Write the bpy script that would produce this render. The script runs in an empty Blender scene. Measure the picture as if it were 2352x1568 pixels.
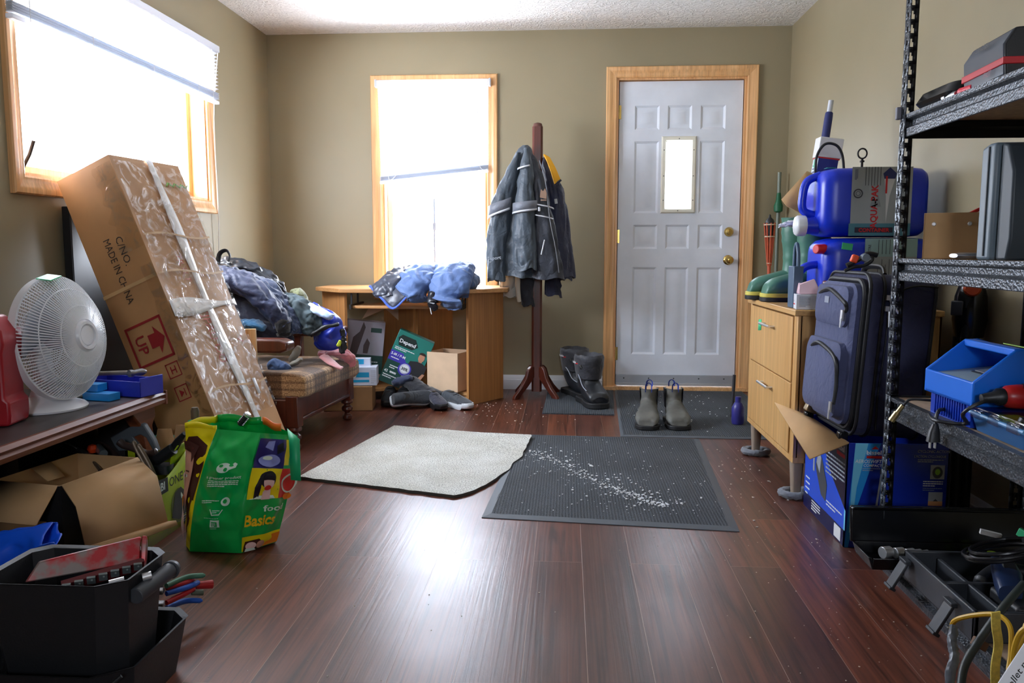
import bpy, bmesh, math, random
from mathutils import Vector as V, Matrix, Euler, noise
R = math.radians; PI = math.pi; sin = math.sin; cos = math.cos
rnd = random.Random(11)
C = bpy.context.scene.collection
# ---------------------------------------------------------------- camera
FL, YAW, PIT, ROL, CH = 1849.0, -.0673, -.1126, .0005, .9554
_F = V((sin(YAW)*cos(PIT), cos(YAW)*cos(PIT), sin(PIT))); _r = V((cos(YAW), -sin(YAW), 0)); _u = _r.cross(_F)
_r2 = _r*cos(ROL)+_u*sin(ROL); _u2 = _u*cos(ROL)-_r*sin(ROL)
cd = bpy.data.cameras.new('camera'); cam = bpy.data.objects.new('camera', cd); C.objects.link(cam)
cd.sensor_width = 36; cd.lens = FL/2352*36; cd.clip_start = .05
m = Matrix((_r2, _u2, -_F)).transposed().to_4x4(); m.translation = V((0, 0, CH)); cam.matrix_world = m
bpy.context.scene.camera = cam
def at(px, py, ax, v):
    'a measured point of the photograph on the plane ax = v, in metres'
    d = _F+_r2*((px-1176)/FL)-_u2*((py-784)/FL); o = V((0, 0, CH)); i = 'XYZ'.index(ax)
    return o+d*((v-o[i])/d[i])
# ---------------------------------------------------------------- materials
def lin(c):
    return tuple(((x/255)/12.92 if x/255 <= .04045 else ((x/255+.055)/1.055)**2.4) for x in c)+(1,)
MC = {}
def newmat(name):
    m = bpy.data.materials.new(name); m.use_nodes = True; nt = m.node_tree
    b = nt.nodes['Principled BSDF']; return m, nt, b
def nd(nt, t, **k):
    n = nt.nodes.new('ShaderNode'+t)
    for a, v in k.items():
        if a in n.inputs.keys(): n.inputs[a].default_value = v
        else: setattr(n, a, v)
    return n
def coords(nt, scale=(1, 1, 1), rot=(0, 0, 0)):
    tc = nd(nt, 'TexCoord'); mp = nd(nt, 'Mapping'); mp.inputs['Scale'].default_value = scale; mp.inputs['Rotation'].default_value = rot
    nt.links.new(tc.outputs['Object'], mp.inputs['Vector']); return mp.outputs['Vector']
def ramp(nt, fac, stops):
    r = nd(nt, 'ValToRGB'); e = r.color_ramp.elements
    while len(e) < len(stops): e.new(.5)
    for i, (p, c) in enumerate(stops): e[i].position = p; e[i].color = c if len(c) == 4 else lin(c)
    nt.links.new(fac, r.inputs[0]); return r.outputs[0]
def mix(nt, fac, a, b, mode='MIX'):
    x = nd(nt, 'Mix', data_type='RGBA', blend_type=mode)
    for s, v in ((x.inputs[0], fac), (x.inputs[6], a), (x.inputs[7], b)):
        if hasattr(v, 'links'): nt.links.new(v, s)
        else: s.default_value = v
    return x.outputs[2]
def bump(nt, b, h, st=.3, dist=.002):
    n = nd(nt, 'Bump', Strength=st, Distance=dist); nt.links.new(h, n.inputs['Height']); nt.links.new(n.outputs[0], b.inputs['Normal'])
def M(name, col=(128, 128, 128), rough=.5, metal=0, bs=0, bst=.2, var=0, vs=5, stretch=(1, 1, 1), coat=0, sheen=0, trans=0, spec=None):
    'plain procedural material: colour with noise variation, optional noise bump'
    if name in MC: return MC[name]
    m, nt, b = newmat(name); c = lin(col)
    b.inputs['Base Color'].default_value = c; b.inputs['Roughness'].default_value = rough; b.inputs['Metallic'].default_value = metal
    if coat: b.inputs['Coat Weight'].default_value = coat; b.inputs['Coat Roughness'].default_value = .15
    if sheen: b.inputs['Sheen Weight'].default_value = sheen
    if trans: b.inputs['Transmission Weight'].default_value = trans
    if spec is not None: b.inputs['Specular IOR Level'].default_value = spec
    co = coords(nt, stretch)
    n = nd(nt, 'TexNoise', Scale=float(vs), Detail=4.0); nt.links.new(co, n.inputs['Vector'])
    v = var or .05
    lo = tuple(x*(1-v) for x in c[:3])+(1,); hi = tuple(min(1, x*(1+v)) for x in c[:3])+(1,)
    nt.links.new(ramp(nt, n.outputs[0], [(.35, lo), (.65, hi)]), b.inputs['Base Color'])
    if bs:
        n2 = nd(nt, 'TexNoise', Scale=float(bs), Detail=3.0); nt.links.new(co, n2.inputs['Vector']); bump(nt, b, n2.outputs[0], bst, .003)
    MC[name] = m; return m
def wood(name, dark, light, rough=.4, axis=2, sc=1, coat=0):
    if name in MC: return MC[name]
    m, nt, b = newmat(name); s = [18*sc]*3; s[axis] = 1.1*sc
    co = coords(nt, tuple(s))
    n = nd(nt, 'TexNoise', Scale=1.0, Detail=5.0, Distortion=.6); nt.links.new(co, n.inputs['Vector'])
    s2 = [110*sc]*3; s2[axis] = 3*sc; co2 = coords(nt, tuple(s2))
    n2 = nd(nt, 'TexNoise', Scale=1.0, Detail=2.0); nt.links.new(co2, n2.inputs['Vector'])
    c1 = ramp(nt, n.outputs[0], [(.3, dark), (.7, light)])
    c2 = ramp(nt, n2.outputs[0], [(.3, (205, 200, 195)), (.6, (255, 255, 255))])
    nt.links.new(mix(nt, .6, c1, c2, 'MULTIPLY'), b.inputs['Base Color'])
    b.inputs['Roughness'].default_value = rough
    if coat: b.inputs['Coat Weight'].default_value = coat; b.inputs['Coat Roughness'].default_value = .2
    bump(nt, b, n2.outputs[0], .08, .001)
    MC[name] = m; return m
def cloth_mat(name, col, rough=.85, weave=900, sheen=.3, var=.12):
    if name in MC: return MC[name]
    m = M(name, col, rough, bs=0, var=var, vs=6, sheen=sheen); nt = m.node_tree; b = nt.nodes['Principled BSDF']
    co = coords(nt); n = nd(nt, 'TexNoise', Scale=weave*1.0, Detail=1.0); nt.links.new(co, n.inputs['Vector'])
    n2 = nd(nt, 'TexNoise', Scale=22.0, Detail=4.0, Distortion=1.2); nt.links.new(co, n2.inputs['Vector'])
    ad = nd(nt, 'Math', operation='MULTIPLY_ADD'); ad.inputs[1].default_value = .06
    nt.links.new(n.outputs[0], ad.inputs[0]); nt.links.new(n2.outputs[0], ad.inputs[2]); bump(nt, b, ad.outputs[0], .55, .01)
    return m
# ---------------------------------------------------------------- mesh builder
class MB:
    def __init__(s, X=None): s.bm = bmesh.new(); s.mi = 0; s.X = X or Matrix()
    def add(s, vs, fs, mi=None):
        b = [s.bm.verts.new(s.X @ V(v)) for v in vs]; mi = s.mi if mi is None else mi
        for f in fs:
            try: q = s.bm.faces.new([b[i] for i in f]); q.material_index = mi
            except ValueError: pass
        return b
    def box(s, c, d, rot=None, taper=1):
        x, y, z = d[0]/2, d[1]/2, d[2]/2; vs = []
        for k in (-1, 1):
            t = taper if k == 1 else 1
            for i, j in ((-1, -1), (1, -1), (1, 1), (-1, 1)): vs.append(V((i*x*t, j*y*t, k*z)))
        if rot: E_ = Euler([R(a) for a in rot]).to_matrix(); vs = [E_ @ v for v in vs]
        return s.add([v+V(c) for v in vs], [(3, 2, 1, 0), (4, 5, 6, 7), (0, 1, 5, 4), (1, 2, 6, 5), (2, 3, 7, 6), (3, 0, 4, 7)])
    def bx(s, x0, x1, y0, y1, z0, z1): return s.box(((x0+x1)/2, (y0+y1)/2, (z0+z1)/2), (abs(x1-x0), abs(y1-y0), abs(z1-z0)))
    def rings(s, rg, cap=True, close=True):
        n = len(rg[0]); vs = [p for r in rg for p in r]; fs = []
        for i in range(len(rg)-1):
            for j in range(n if close else n-1):
                k = (j+1) % n; fs.append((i*n+j, i*n+k, (i+1)*n+k, (i+1)*n+j))
        if cap and close: fs.append(tuple(range(n-1, -1, -1))); fs.append(tuple(range((len(rg)-1)*n, len(rg)*n)))
        return s.add(vs, fs)
    def tube(s, pts, r, n=8, cap=True, flat=1):
        pts = [V(p) for p in pts]; rs = r if isinstance(r, (list, tuple)) else [r]*len(pts); rg = []
        t = (pts[1]-pts[0]).normalized(); a = t.orthogonal().normalized()
        for i, p in enumerate(pts):
            if i == 0: d = pts[1]-pts[0]
            elif i == len(pts)-1: d = pts[-1]-pts[-2]
            else: d = (pts[i+1]-p).normalized()+(p-pts[i-1]).normalized()
            d = d.normalized() if d.length > 1e-9 else t; a = (a-d*a.dot(d)).normalized(); b = d.cross(a); t = d
            rg.append([p+(a*cos(2*PI*k/n)+b*sin(2*PI*k/n)*flat)*rs[i] for k in range(n)])
        return s.rings(rg, cap)
    def cyl(s, p, q, r, r2=None, n=20): return s.tube([p, q], [r, r if r2 is None else r2], n)
    def lathe(s, prof, n=28, o=(0, 0, 0), ax=(0, 0, 1)):
        ax = V(ax).normalized(); a = ax.orthogonal().normalized(); b = ax.cross(a); o = V(o)
        rg = [[o+ax*z+(a*cos(2*PI*k/n)+b*sin(2*PI*k/n))*max(r, 1e-5) for k in range(n)] for r, z in prof]
        return s.rings(rg, True)
    def prism(s, poly, lo, hi, ax='Z'):
        i = 'XYZ'.index(ax)
        def P(p, h): l = list(p); l.insert(i, h); return V(l)
        n = len(poly); vs = [P(p, lo) for p in poly]+[P(p, hi) for p in poly]
        return s.add(vs, [tuple(range(n-1, -1, -1)), tuple(range(n, 2*n))]+[(k, (k+1) % n, n+(k+1) % n, n+k) for k in range(n)])
    def loft(s, secs, n=28, cap=True, wr=None):
        'secs: (centre, U half vector, W half vector, squareness)'
        rg = []
        for q in secs:
            c, U, W = V(q[0]), V(q[1]), V(q[2]); e = q[3] if len(q) > 3 else 1; ring = []
            for k in range(n):
                t = 2*PI*k/n; x, y = cos(t), sin(t)
                x = math.copysign(abs(x)**e, x); y = math.copysign(abs(y)**e, y); ring.append(c+U*x+W*y)
            rg.append(ring)
        return s.rings(rg, cap)
    def grid(s, fn, nu, nv, close_u=False):
        vs = [fn(i/nu, j/nv) for j in range(nv+1) for i in range(nu+1)]
        return s.add(vs, [(j*(nu+1)+i, j*(nu+1)+i+1, (j+1)*(nu+1)+i+1, (j+1)*(nu+1)+i) for j in range(nv) for i in range(nu)])
    def wrinkle(s, vs, amp, sc, st=(1, 1, 1), seed=0):
        s.bm.normal_update(); mv = []
        for v in vs:
            p = V((v.co.x*st[0], v.co.y*st[1], v.co.z*st[2]))*sc+V((seed, seed*2, 0))
            q = p+noise.noise_vector(p*.7)*.9
            h = 1-abs(noise.noise(q))*2.4; h += .5*(1-abs(noise.noise(q*2.1))*2.4); mv.append((v, v.normal.copy()*(h*amp)))
        for v, d in mv: v.co += d
    def build(s, name, mats, parent=None, bev=0, sub=0, ang=40, solid=0, loc=None, flat=False, segs=2):
        bmesh.ops.recalc_face_normals(s.bm, faces=s.bm.faces[:]) if not flat else None
        me = bpy.data.meshes.new(name); s.bm.to_mesh(me); s.bm.free()
        for m_ in (mats if isinstance(mats, (list, tuple)) else [mats]): me.materials.append(m_)
        for p in me.polygons: p.use_smooth = True
        me.set_sharp_from_angle(angle=R(ang))
        o = bpy.data.objects.new(name, me); C.objects.link(o)
        if parent: o.parent = parent
        if loc is not None:
            me.transform(Matrix.Translation(-V(loc))); o.location = loc
        if solid: k = o.modifiers.new('s', 'SOLIDIFY'); k.thickness = solid; k.offset = 0
        if bev: k = o.modifiers.new('b', 'BEVEL'); k.width = bev; k.segments = segs; k.limit_method = 'ANGLE'; k.angle_limit = R(40)
        if sub: k = o.modifiers.new('u', 'SUBSURF'); k.levels = sub; k.render_levels = sub
        return o
def thing(name, label, cat, loc=(0, 0, 0), rot=(0, 0, 0), group=None):
    o = bpy.data.objects.new(name, None); C.objects.link(o); o.location = loc; o.rotation_euler = [R(a) for a in rot]; o.empty_display_size = .05
    return tag(o, label, cat, group)
def tag(o, label, cat, group=None, kind=None):
    o['label'] = label; o['category'] = cat
    if group: o['group'] = group
    if kind: o['kind'] = kind
    return o
def struct(o): o['kind'] = 'structure'; return o
def copy_tree(o, parent=None):
    c = o.copy(); C.objects.link(c); c.parent = parent
    for ch in list(o.children): copy_tree(ch, c)
    return c
def cr(pts, n=8):
    'Catmull-Rom through tuples of any length'
    o = []; P = [pts[0]]+list(pts)+[pts[-1]]
    for i in range(1, len(P)-2):
        for k in range(n):
            t = k/n; o.append(tuple(.5*((2*b)+(-a+c)*t+(2*a-5*b+4*c-d)*t*t+(-a+3*b-3*c+d)*t**3) for a, b, c, d in zip(P[i-1], P[i], P[i+1], P[i+2])))
    o.append(tuple(pts[-1])); return o
# lettering ---------------------------------------------------------------
def text_mesh(body, size, bold=0):
    cu = bpy.data.curves.new('t', 'FONT'); cu.body = body; cu.size = size; cu.resolution_u = 2; cu.offset = bold*size
    ob = bpy.data.objects.new('t', cu); C.objects.link(ob); bpy.context.view_layer.update()
    me = bpy.data.meshes.new_from_object(ob.evaluated_get(bpy.context.evaluated_depsgraph_get()))
    vs = [v.co.xy.copy() for v in me.vertices]; fs = [tuple(p.vertices) for p in me.polygons]
    bpy.data.objects.remove(ob); bpy.data.curves.remove(cu); bpy.data.meshes.remove(me)
    return vs, fs
class Print:
    'flat marks laid on a surface fn(u, v) -> point; u, v in metres along it; layer lifts them by a hair'
    def __init__(s, mb, fn, lift=.0007): s.mb = mb; s.fn = fn; s.l = lift
    def P(s, u, v, L):
        e = .002; p = s.fn(u, v); n = (s.fn(u+e, v)-s.fn(u-e, v)).cross(s.fn(u, v+e)-s.fn(u, v-e)).normalized(); return p+n*(s.l*L)
    def rect(s, u0, v0, u1, v1, mi=0, L=1, n=1):
        s.mb.add([s.P(u0+(u1-u0)*i/n, v0+(v1-v0)*j/n, L) for j in range(n+1) for i in range(n+1)],
                 [(j*(n+1)+i, j*(n+1)+i+1, (j+1)*(n+1)+i+1, (j+1)*(n+1)+i) for j in range(n) for i in range(n)], mi)
    def poly(s, pts, mi=0, L=1): s.mb.add([s.P(u, v, L) for u, v in pts], [tuple(range(len(pts)))], mi)
    def ell(s, u, v, a, b, mi=0, L=1, n=20, rot=0, t0=0, t1=360):
        pts = []
        for k in range(n+(t1-t0 < 360)):
            t = R(t0+(t1-t0)*k/n); x, y = a*cos(t), b*sin(t); pts.append((u+x*cos(rot)-y*sin(rot), v+x*sin(rot)+y*cos(rot)))
        s.poly(pts, mi, L)
    def ring(s, u, v, a, w, mi=0, L=1, n=28):
        vs = [];
        for k in range(n):
            t = 2*PI*k/n
            for q in (a, a-w): vs.append(s.P(u+q*cos(t), v+q*sin(t), L))
        s.mb.add(vs, [(2*k, 2*((k+1) % n), 2*((k+1) % n)+1, 2*k+1) for k in range(n)], mi)
    def text(s, body, u, v, size, mi=0, L=2, rot=0, al='c', bold=0, sx=1, shear=0):
        vs, fs = text_mesh(body, size, bold)
        if not vs: return
        x0 = min(p.x for p in vs); x1 = max(p.x for p in vs); ox = {'c': (x0+x1)/2, 'l': x0, 'r': x1}[al]; c, n_ = cos(R(rot)), sin(R(rot)); q = []
        for p in vs: x = (p.x-ox)*sx+shear*p.y; y = p.y; q.append(s.P(u+x*c-y*n_, v+x*n_+y*c, L))
        s.mb.add(q, fs, mi)
    def lines(s, u0, v0, w, n, gap, h, mi=0, L=1, al='l', seed=1):
        'rows of fine print too small to read, as broken strokes'
        r = random.Random(seed)
        for i in range(n):
            x = u0; end = u0+w*(1 if i < n-1 else .6)
            while x < end:
                k = min(end-x, w*r.uniform(.06, .16)); s.rect(x, v0-i*gap, x+k*.86, v0-i*gap-h, mi, L); x += k
def plane(o, U, W):
    o, U, W = V(o), V(U).normalized(), V(W).normalized(); return lambda u, v: o+U*u+W*v
# soft goods ---------------------------------------------------------------
def soft(mb, path, n=36, steps=7, amp=.006, sc=14, st=(1, 1, 1), seed=1, up=(0, 0, 1), open_end=False):
    'path: (x,y,z,a,b): a half width sideways, b half height; ends rounded off or left as an open cuff'
    P = cr(path, steps); rg = []; up = V(up)
    for i, p in enumerate(P):
        c = V(p[:3]); d = (V(P[min(i+1, len(P)-1)][:3])-V(P[max(i-1, 0)][:3])).normalized()
        sd = d.cross(up).normalized() if d.cross(up).length > .05 else V((1, 0, 0)); w = sd.cross(d).normalized()
        rg.append([c+sd*(p[3]*cos(2*PI*k/n))+w*(p[4]*sin(2*PI*k/n)) for k in range(n)])
    def cap(r0, sgn, d, c, rad):
        out = []
        for t in (.45, .8, 1.0):
            k = math.sqrt(max(0, 1-t*t)); out.append([c+(v-c)*max(k, .04)+d*(rad*t*.6*sgn) for v in r0])
        return out
    c0, c1 = V(P[0][:3]), V(P[-1][:3]); d0 = (V(P[1][:3])-c0).normalized(); d1 = (c1-V(P[-2][:3])).normalized()
    head = cap(rg[0], -1, d0, c0, min(P[0][3:5]))[::-1]
    if open_end: tail = [[c1+(v-c1)*.88 for v in rg[-1]], [c1+(v-c1)*.8-d1*.05 for v in rg[-1]]]
    else: tail = cap(rg[-1], 1, d1, c1, min(P[-1][3:5]))
    vs = mb.rings(head+rg+tail, True); mb.wrinkle(vs, amp, sc, st, seed); return vs
# ================================================================ ROOM
XL, XR, YB, YR, ZC = -2.037, 1.4456, 5.511, -2.2, 2.40
def wall_mat():
    m, nt, b = newmat('khaki_wall_paint'); co = coords(nt)
    n = nd(nt, 'TexNoise', Scale=1.3, Detail=3.0); nt.links.new(co, n.inputs['Vector'])
    nt.links.new(ramp(nt, n.outputs[0], [(.3, (143, 132, 104)), (.7, (151, 140, 112))]), b.inputs['Base Color'])
    b.inputs['Roughness'].default_value = .5
    n2 = nd(nt, 'TexNoise', Scale=220.0, Detail=3.0); nt.links.new(co, n2.inputs['Vector']); bump(nt, b, n2.outputs[0], .15, .001); return m
wallm = wall_mat()
def ceil_mat():
    m, nt, b = newmat('stippled_ceiling_paint'); co = coords(nt)
    n = nd(nt, 'TexNoise', Scale=22.0, Detail=3.0, Distortion=2.5); nt.links.new(co, n.inputs['Vector'])
    nt.links.new(ramp(nt, n.outputs[0], [(.35, (222, 221, 219)), (.6, (238, 237, 235))]), b.inputs['Base Color'])
    b.inputs['Roughness'].default_value = .9; bump(nt, b, n.outputs[0], .9, .012); return m
def floor_mat():
    m, nt, b = newmat('reddish_vinyl_planks')
    tc = nd(nt, 'TexCoord'); mp = nd(nt, 'Mapping'); nt.links.new(tc.outputs['Object'], mp.inputs['Vector'])
    mp.inputs['Rotation'].default_value = (0, 0, R(90)); mp.inputs['Location'].default_value = (0, -.055, 0)
    br = nd(nt, 'TexBrick'); br.offset = .37; br.inputs['Scale'].default_value = 1.0; br.inputs['Brick Width'].default_value = 1.2; br.inputs['Row Height'].default_value = .15
    br.inputs['Mortar Size'].default_value = .0009; br.inputs['Mortar Smooth'].default_value = .3; br.inputs['Bias'].default_value = 0
    br.inputs['Color1'].default_value = (0, 0, 0, 1); br.inputs['Color2'].default_value = (1, 1, 1, 1); br.inputs['Mortar'].default_value = (.5, .5, .5, 1)
    nt.links.new(mp.outputs[0], br.inputs['Vector'])
    base = ramp(nt, br.outputs['Color'], [(0, (88, 50, 38)), (.35, (108, 60, 44)), (.7, (124, 68, 46)), (1, (94, 56, 46))])
    sep = nd(nt, 'Separation') if False else nd(nt, 'SeparateXYZ'); nt.links.new(tc.outputs['Object'], sep.inputs[0])
    cmb = nd(nt, 'CombineXYZ')
    ax = nd(nt, 'Math', operation='MULTIPLY'); ax.inputs[1].default_value = 30; nt.links.new(sep.outputs[0], ax.inputs[0])
    ay = nd(nt, 'Math', operation='MULTIPLY'); ay.inputs[1].default_value = 1.6; nt.links.new(sep.outputs[1], ay.inputs[0])
    az = nd(nt, 'Math', operation='MULTIPLY'); az.inputs[1].default_value = 9; nt.links.new(br.outputs['Color'], az.inputs[0])
    for i, a in enumerate((ax, ay, az)): nt.links.new(a.outputs[0], cmb.inputs[i])
    g = nd(nt, 'TexNoise', Scale=1.0, Detail=6.0, Distortion=1.4); nt.links.new(cmb.outputs[0], g.inputs['Vector'])
    gr = ramp(nt, g.outputs[0], [(.3, (96, 86, 86)), (.47, (205, 198, 198)), (.7, (255, 255, 255))])
    c = mix(nt, .85, base, gr, 'MULTIPLY')
    cm2 = nd(nt, 'Mapping'); cm2.inputs['Scale'].default_value = (5, .8, 1); nt.links.new(cmb.outputs[0], cm2.inputs['Vector']); w = nd(nt, 'TexNoise', Scale=1.0, Detail=2.0); nt.links.new(cm2.outputs[0], w.inputs['Vector'])
    c = mix(nt, .5, c, ramp(nt, w.outputs[0], [(.35, (160, 145, 140)), (.5, (255, 255, 255))]), 'MULTIPLY')
    c = mix(nt, br.outputs['Fac'], c, lin((142, 112, 96)))
    nt.links.new(c, b.inputs['Base Color'])
    h = mix(nt, .5, g.outputs[0], w.outputs[0]); h = mix(nt, br.outputs['Fac'], h, (0, 0, 0, 1)); bump(nt, b, h, .4, .0014)
    s = nd(nt, 'TexNoise', Scale=2.5, Detail=4.0); nt.links.new(tc.outputs['Object'], s.inputs['Vector'])
    nt.links.new(ramp(nt, s.outputs[0], [(.3, (.32,)*3+(1,)), (.7, (.38,)*3+(1,))]), b.inputs['Roughness'])
    b.inputs['Specular IOR Level'].default_value = .7
    return m
fb = MB(); fb.bx(XL-.15, XR+.15, YR-.15, YB+.15, -.1, 0); struct(fb.build('floor', floor_mat()))
cb = MB(); cb.bx(XL-.15, XR+.15, YR-.15, YB+.15, ZC, ZC+.12); struct(cb.build('ceiling', ceil_mat()))
def holed(mb, a0, a1, z0, z1, holes, f):
    'wall strip from a0 to a1 with rectangular holes (a,b,zb,zt); f(a0,a1,z0,z1) adds a solid'
    x = a0
    for (p, q, zb, zt) in sorted(holes):
        f(x, p, z0, z1)
        if zb > z0: f(p, q, z0, zb)
        f(p, q, zt, z1); x = q
    f(x, a1, z0, z1)
W1 = (2.935, 4.52, 1.235, 2.04)          # left window opening (Y, Z)
W2 = (-1.255, -.54, .69, 2.05)           # back window opening (X, Z)
D1 = (.325, 1.17, 0, 2.085)              # door opening
W3 = (-.1, .65, 1.3, 2.0)             # unseen opening added behind the viewer for fill daylight
wl = MB(); holed(wl, YR-.15, YB+.15, 0, ZC, [W1], lambda a, b, c, d: wl.bx(XL-.15, XL, a, b, c, d)); struct(wl.build('wall_left', wallm))
wb = MB(); holed(wb, XL, XR, 0, ZC, [W2, D1], lambda a, b, c, d: wb.bx(a, b, YB, YB+.15, c, d)); struct(wb.build('wall_back', wallm))
wr = MB(); wr.bx(XR, XR+.15, YR-.15, YB+.15, 0, ZC); struct(wr.build('wall_right', wallm))
wf = MB(); holed(wf, XL, XR, 0, ZC, [W3], lambda a, b, c, d: wf.bx(a, b, YR-.15, YR, c, d)); struct(wf.build('wall_rear', wallm))
pine = wood('golden_pine_trim', (214, 158, 100), (238, 190, 134), .38, 2, coat=.2)
pine_h = wood('golden_pine_trim_across', (214, 158, 100), (238, 190, 134), .38, 1, coat=.2)
white_pvc = M('white_vinyl', (225, 226, 228), .4)
def frame(mb, T, rect, prof, bottom=True):
    'mitred moulding round rect (x0,y0,x1,y1): prof = closed loop of (outward, out of wall)'
    x0, y0, x1, y1 = rect; n = len(prof)
    cor = [(x0, y0, -1, -1), (x0, y1, -1, 1), (x1, y1, 1, 1), (x1, y0, 1, -1)]
    rg = [[T @ V((cx+sx*o, cy+(sy*o if bottom or sy > 0 else 0), p)) for o, p in prof] for cx, cy, sx, sy in cor]
    seg = [(0, 1), (1, 2), (2, 3)]+([(3, 0)] if bottom else [])
    for a, b in seg: mb.rings([rg[a], rg[b]], True)
TL = Matrix(((0, 0, 1, XL), (1, 0, 0, 0), (0, 1, 0, 0), (0, 0, 0, 1)))          # (Y,Z,out) on the left wall
TB = Matrix(((1, 0, 0, 0), (0, 0, -1, YB), (0, 1, 0, 0), (0, 0, 0, 1)))         # (X,Z,out) on the back wall
TR = Matrix(((1, 0, 0, 0), (0, 0, 1, YR), (0, 1, 0, 0), (0, 0, 0, 1)))
casing = [(0, -.002), (0, .012), (.008, .016), (.02, .014), (.04, .02), (.05, .024), (.066, .024), (.071, .018), (.071, -.002)]
jamb = [(0, 0), (.012, 0), (.012, -.13), (0, -.13)]
def glass_mat():
    m, nt, b = newmat('window_glass'); nt.nodes.remove(b); t = nd(nt, 'BsdfTransparent'); g = nd(nt, 'BsdfGlossy', Roughness=.02); x = nd(nt, 'MixShader'); x.inputs[0].default_value = .06
    nt.links.new(t.outputs[0], x.inputs[1]); nt.links.new(g.outputs[0], x.inputs[2]); nt.links.new(x.outputs[0], nt.nodes['Material Output'].inputs[0]); return m
glass = glass_mat()
def window(name, T, rect, stiles, sash, rails=()):
    a0, a1, z0, z1 = rect; r = (a0, z0, a1, z1)
    mb = MB(); frame(mb, T, r, casing); root = struct(mb.build(name, pine, ang=30))
    mb = MB(); frame(mb, T, (a0+.012, z0+.012, a1-.012, z1-.012), jamb); mb.build('jamb', pine, root)
    mb = MB(); frame(mb, T, (a0+.05, z0+.05, a1-.05, z1-.05), [(0, -.085), (.04, -.085), (.04, -.125), (0, -.125)])
    for s_ in stiles: mb.box(T @ V((s_, (z0+z1)/2, -.105)), [abs(x) for x in T.to_3x3() @ V((.04, z1-z0-.1, .04))])
    for s_ in rails: mb.box(T @ V(((a0+a1)/2, s_, -.105)), [abs(x) for x in T.to_3x3() @ V((a1-a0-.1, .035, .035))])
    mb.build('sash', sash, root, bev=.004)
    mb = MB(); mb.box(T @ V(((a0+a1)/2, (z0+z1)/2, -.11)), [abs(x) for x in T.to_3x3() @ V((a1-a0-.09, z1-z0-.09, .004))]); mb.build('pane', glass, root)
    return root
w1 = window('window_1', TL, W1, [], pine)
w2 = window('window_2', TB, W2, [], white_pvc)
lk = MB(); lk.box((-.915, YB+.075, 1.0), (.012, .01, .62)); lk.box((-.915, YB+.068, 1.12), (.022, .014, .05)); lk.build('insect_screen_bar', M('grey_screen_bar', (150, 156, 165), .4), w2)
w3 = window('fill_window', TR, W3, [], white_pvc)  # added window, out of view, only lets in fill daylight
hk = MB(); p = V((XL-.04, 3.0, 1.27)); hk.tube([p, p+V((.03, 0, .05)), p+V((.05, 0, .10))], .008, 8); hk.build('crank_handle', M('dark_metal', (50, 52, 60), .4, .6), w1)
# blinds ---------------------------------------------------------------------
def slat_mat():
    m, nt, b = newmat('white_blind_vinyl'); b.inputs['Base Color'].default_value = lin((232, 236, 242)); b.inputs['Roughness'].default_value = .45
    t = nd(nt, 'BsdfTranslucent'); t.inputs[0].default_value = lin((236, 240, 246)); x = nd(nt, 'MixShader'); x.inputs[0].default_value = .45
    nt.links.new(b.outputs[0], x.inputs[1]); nt.links.new(t.outputs[0], x.inputs[2]); nt.links.new(x.outputs[0], nt.nodes['Material Output'].inputs[0]); return m
slatm = slat_mat()
def slat(mb, T, a0, a1, z, zt, w, tilt, cx, thick=.0012):
    # one curved slat from (a0,z) to (a1,zt) centred cx out of the wall
    pr = []
    for k in (-1, -.5, 0, .5, 1):
        y = k*w/2; pr.append((y*cos(tilt), y*sin(tilt)+.0025*(1-k*k)))
    lp = pr+[(a, b-thick) for a, b in pr[::-1]]
    mb.rings([[T @ V((a, zz+q, cx+p_)) for p_, q in lp] for a, zz in ((a0, z), (a1, zt))])
b1 = thing('window_blind', 'white slatted blind half raised over the large left window', 'blind', (XL, 3.75, 2.1)); L1 = b1.matrix_basis.inverted()
T1 = Matrix.Translation(-V(b1.location)) @ TL
mb = MB(); mb.box(T1 @ V((3.72, 2.085, .045)), (.04, 1.76, .035)); mb.build('head_rail', slatm, b1, bev=.003)
mb = MB()
for k in range(11): slat(mb, T1, 2.86, 4.585, 2.055-k*.0195, 2.055-k*.0195, .025, R(22), .045)
for k in range(12): slat(mb, T1, 2.86, 4.585, 1.84-k*.0032, 1.84-k*.0032, .025, R(4), .045+.002*sin(k*2.1))
mb.build('slats', slatm, b1, ang=60)
mb = MB(); mb.box(T1 @ V((3.72, 1.788, .045)), (.028, 1.73, .018)); mb.build('bottom_rail', slatm, b1, bev=.004)
cordm = M('white_cord', (232, 232, 230), .7)
mb = MB()
for a in (2.95, 3.35, 3.85, 4.32, 4.5): mb.tube([T1 @ V((a, 2.07, .062)), T1 @ V((a, 1.79, .062))], .0015, 5)
mb.tube([T1 @ V(q) for q in cr([(4.56, 2.06, .07), (4.565, 1.7, .03), (4.575, 1.2, .03), (4.58, .92, .02)], 6)], .0028, 6); mb.lathe([(.0, -.03), (.008, -.028), (.006, 0), (0, 0)], 10, T1 @ V((4.58, .92, .02)))
mb.build('cord', cordm, b1)
b2 = thing('window_blind', 'white slatted blind lowered halfway over the back window, hanging crooked', 'blind', (-.9, YB, 2.05)); T2 = Matrix.Translation(-V(b2.location)) @ TB
mb = MB(); mb.box(T2 @ V((-.90, 2.062, .035)), (.77, .045, .042)); mb.box(T2 @ V((-1.283, 2.062, .036)), (.012, .05, .05)); mb.box(T2 @ V((-.517, 2.062, .036)), (.012, .05, .05)); mb.build('head_rail', slatm, b2, bev=.003)
mb = MB()
for k in range(29):
    t = k/28; z = 2.03-.0192*k
    slat(mb, T2, -1.272+.002*k/4, -.528, z-.055*t*t, z+.01*t, .025, R(62), .036)
mb.build('slats', slatm, b2, ang=60)
mb = MB()
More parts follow.
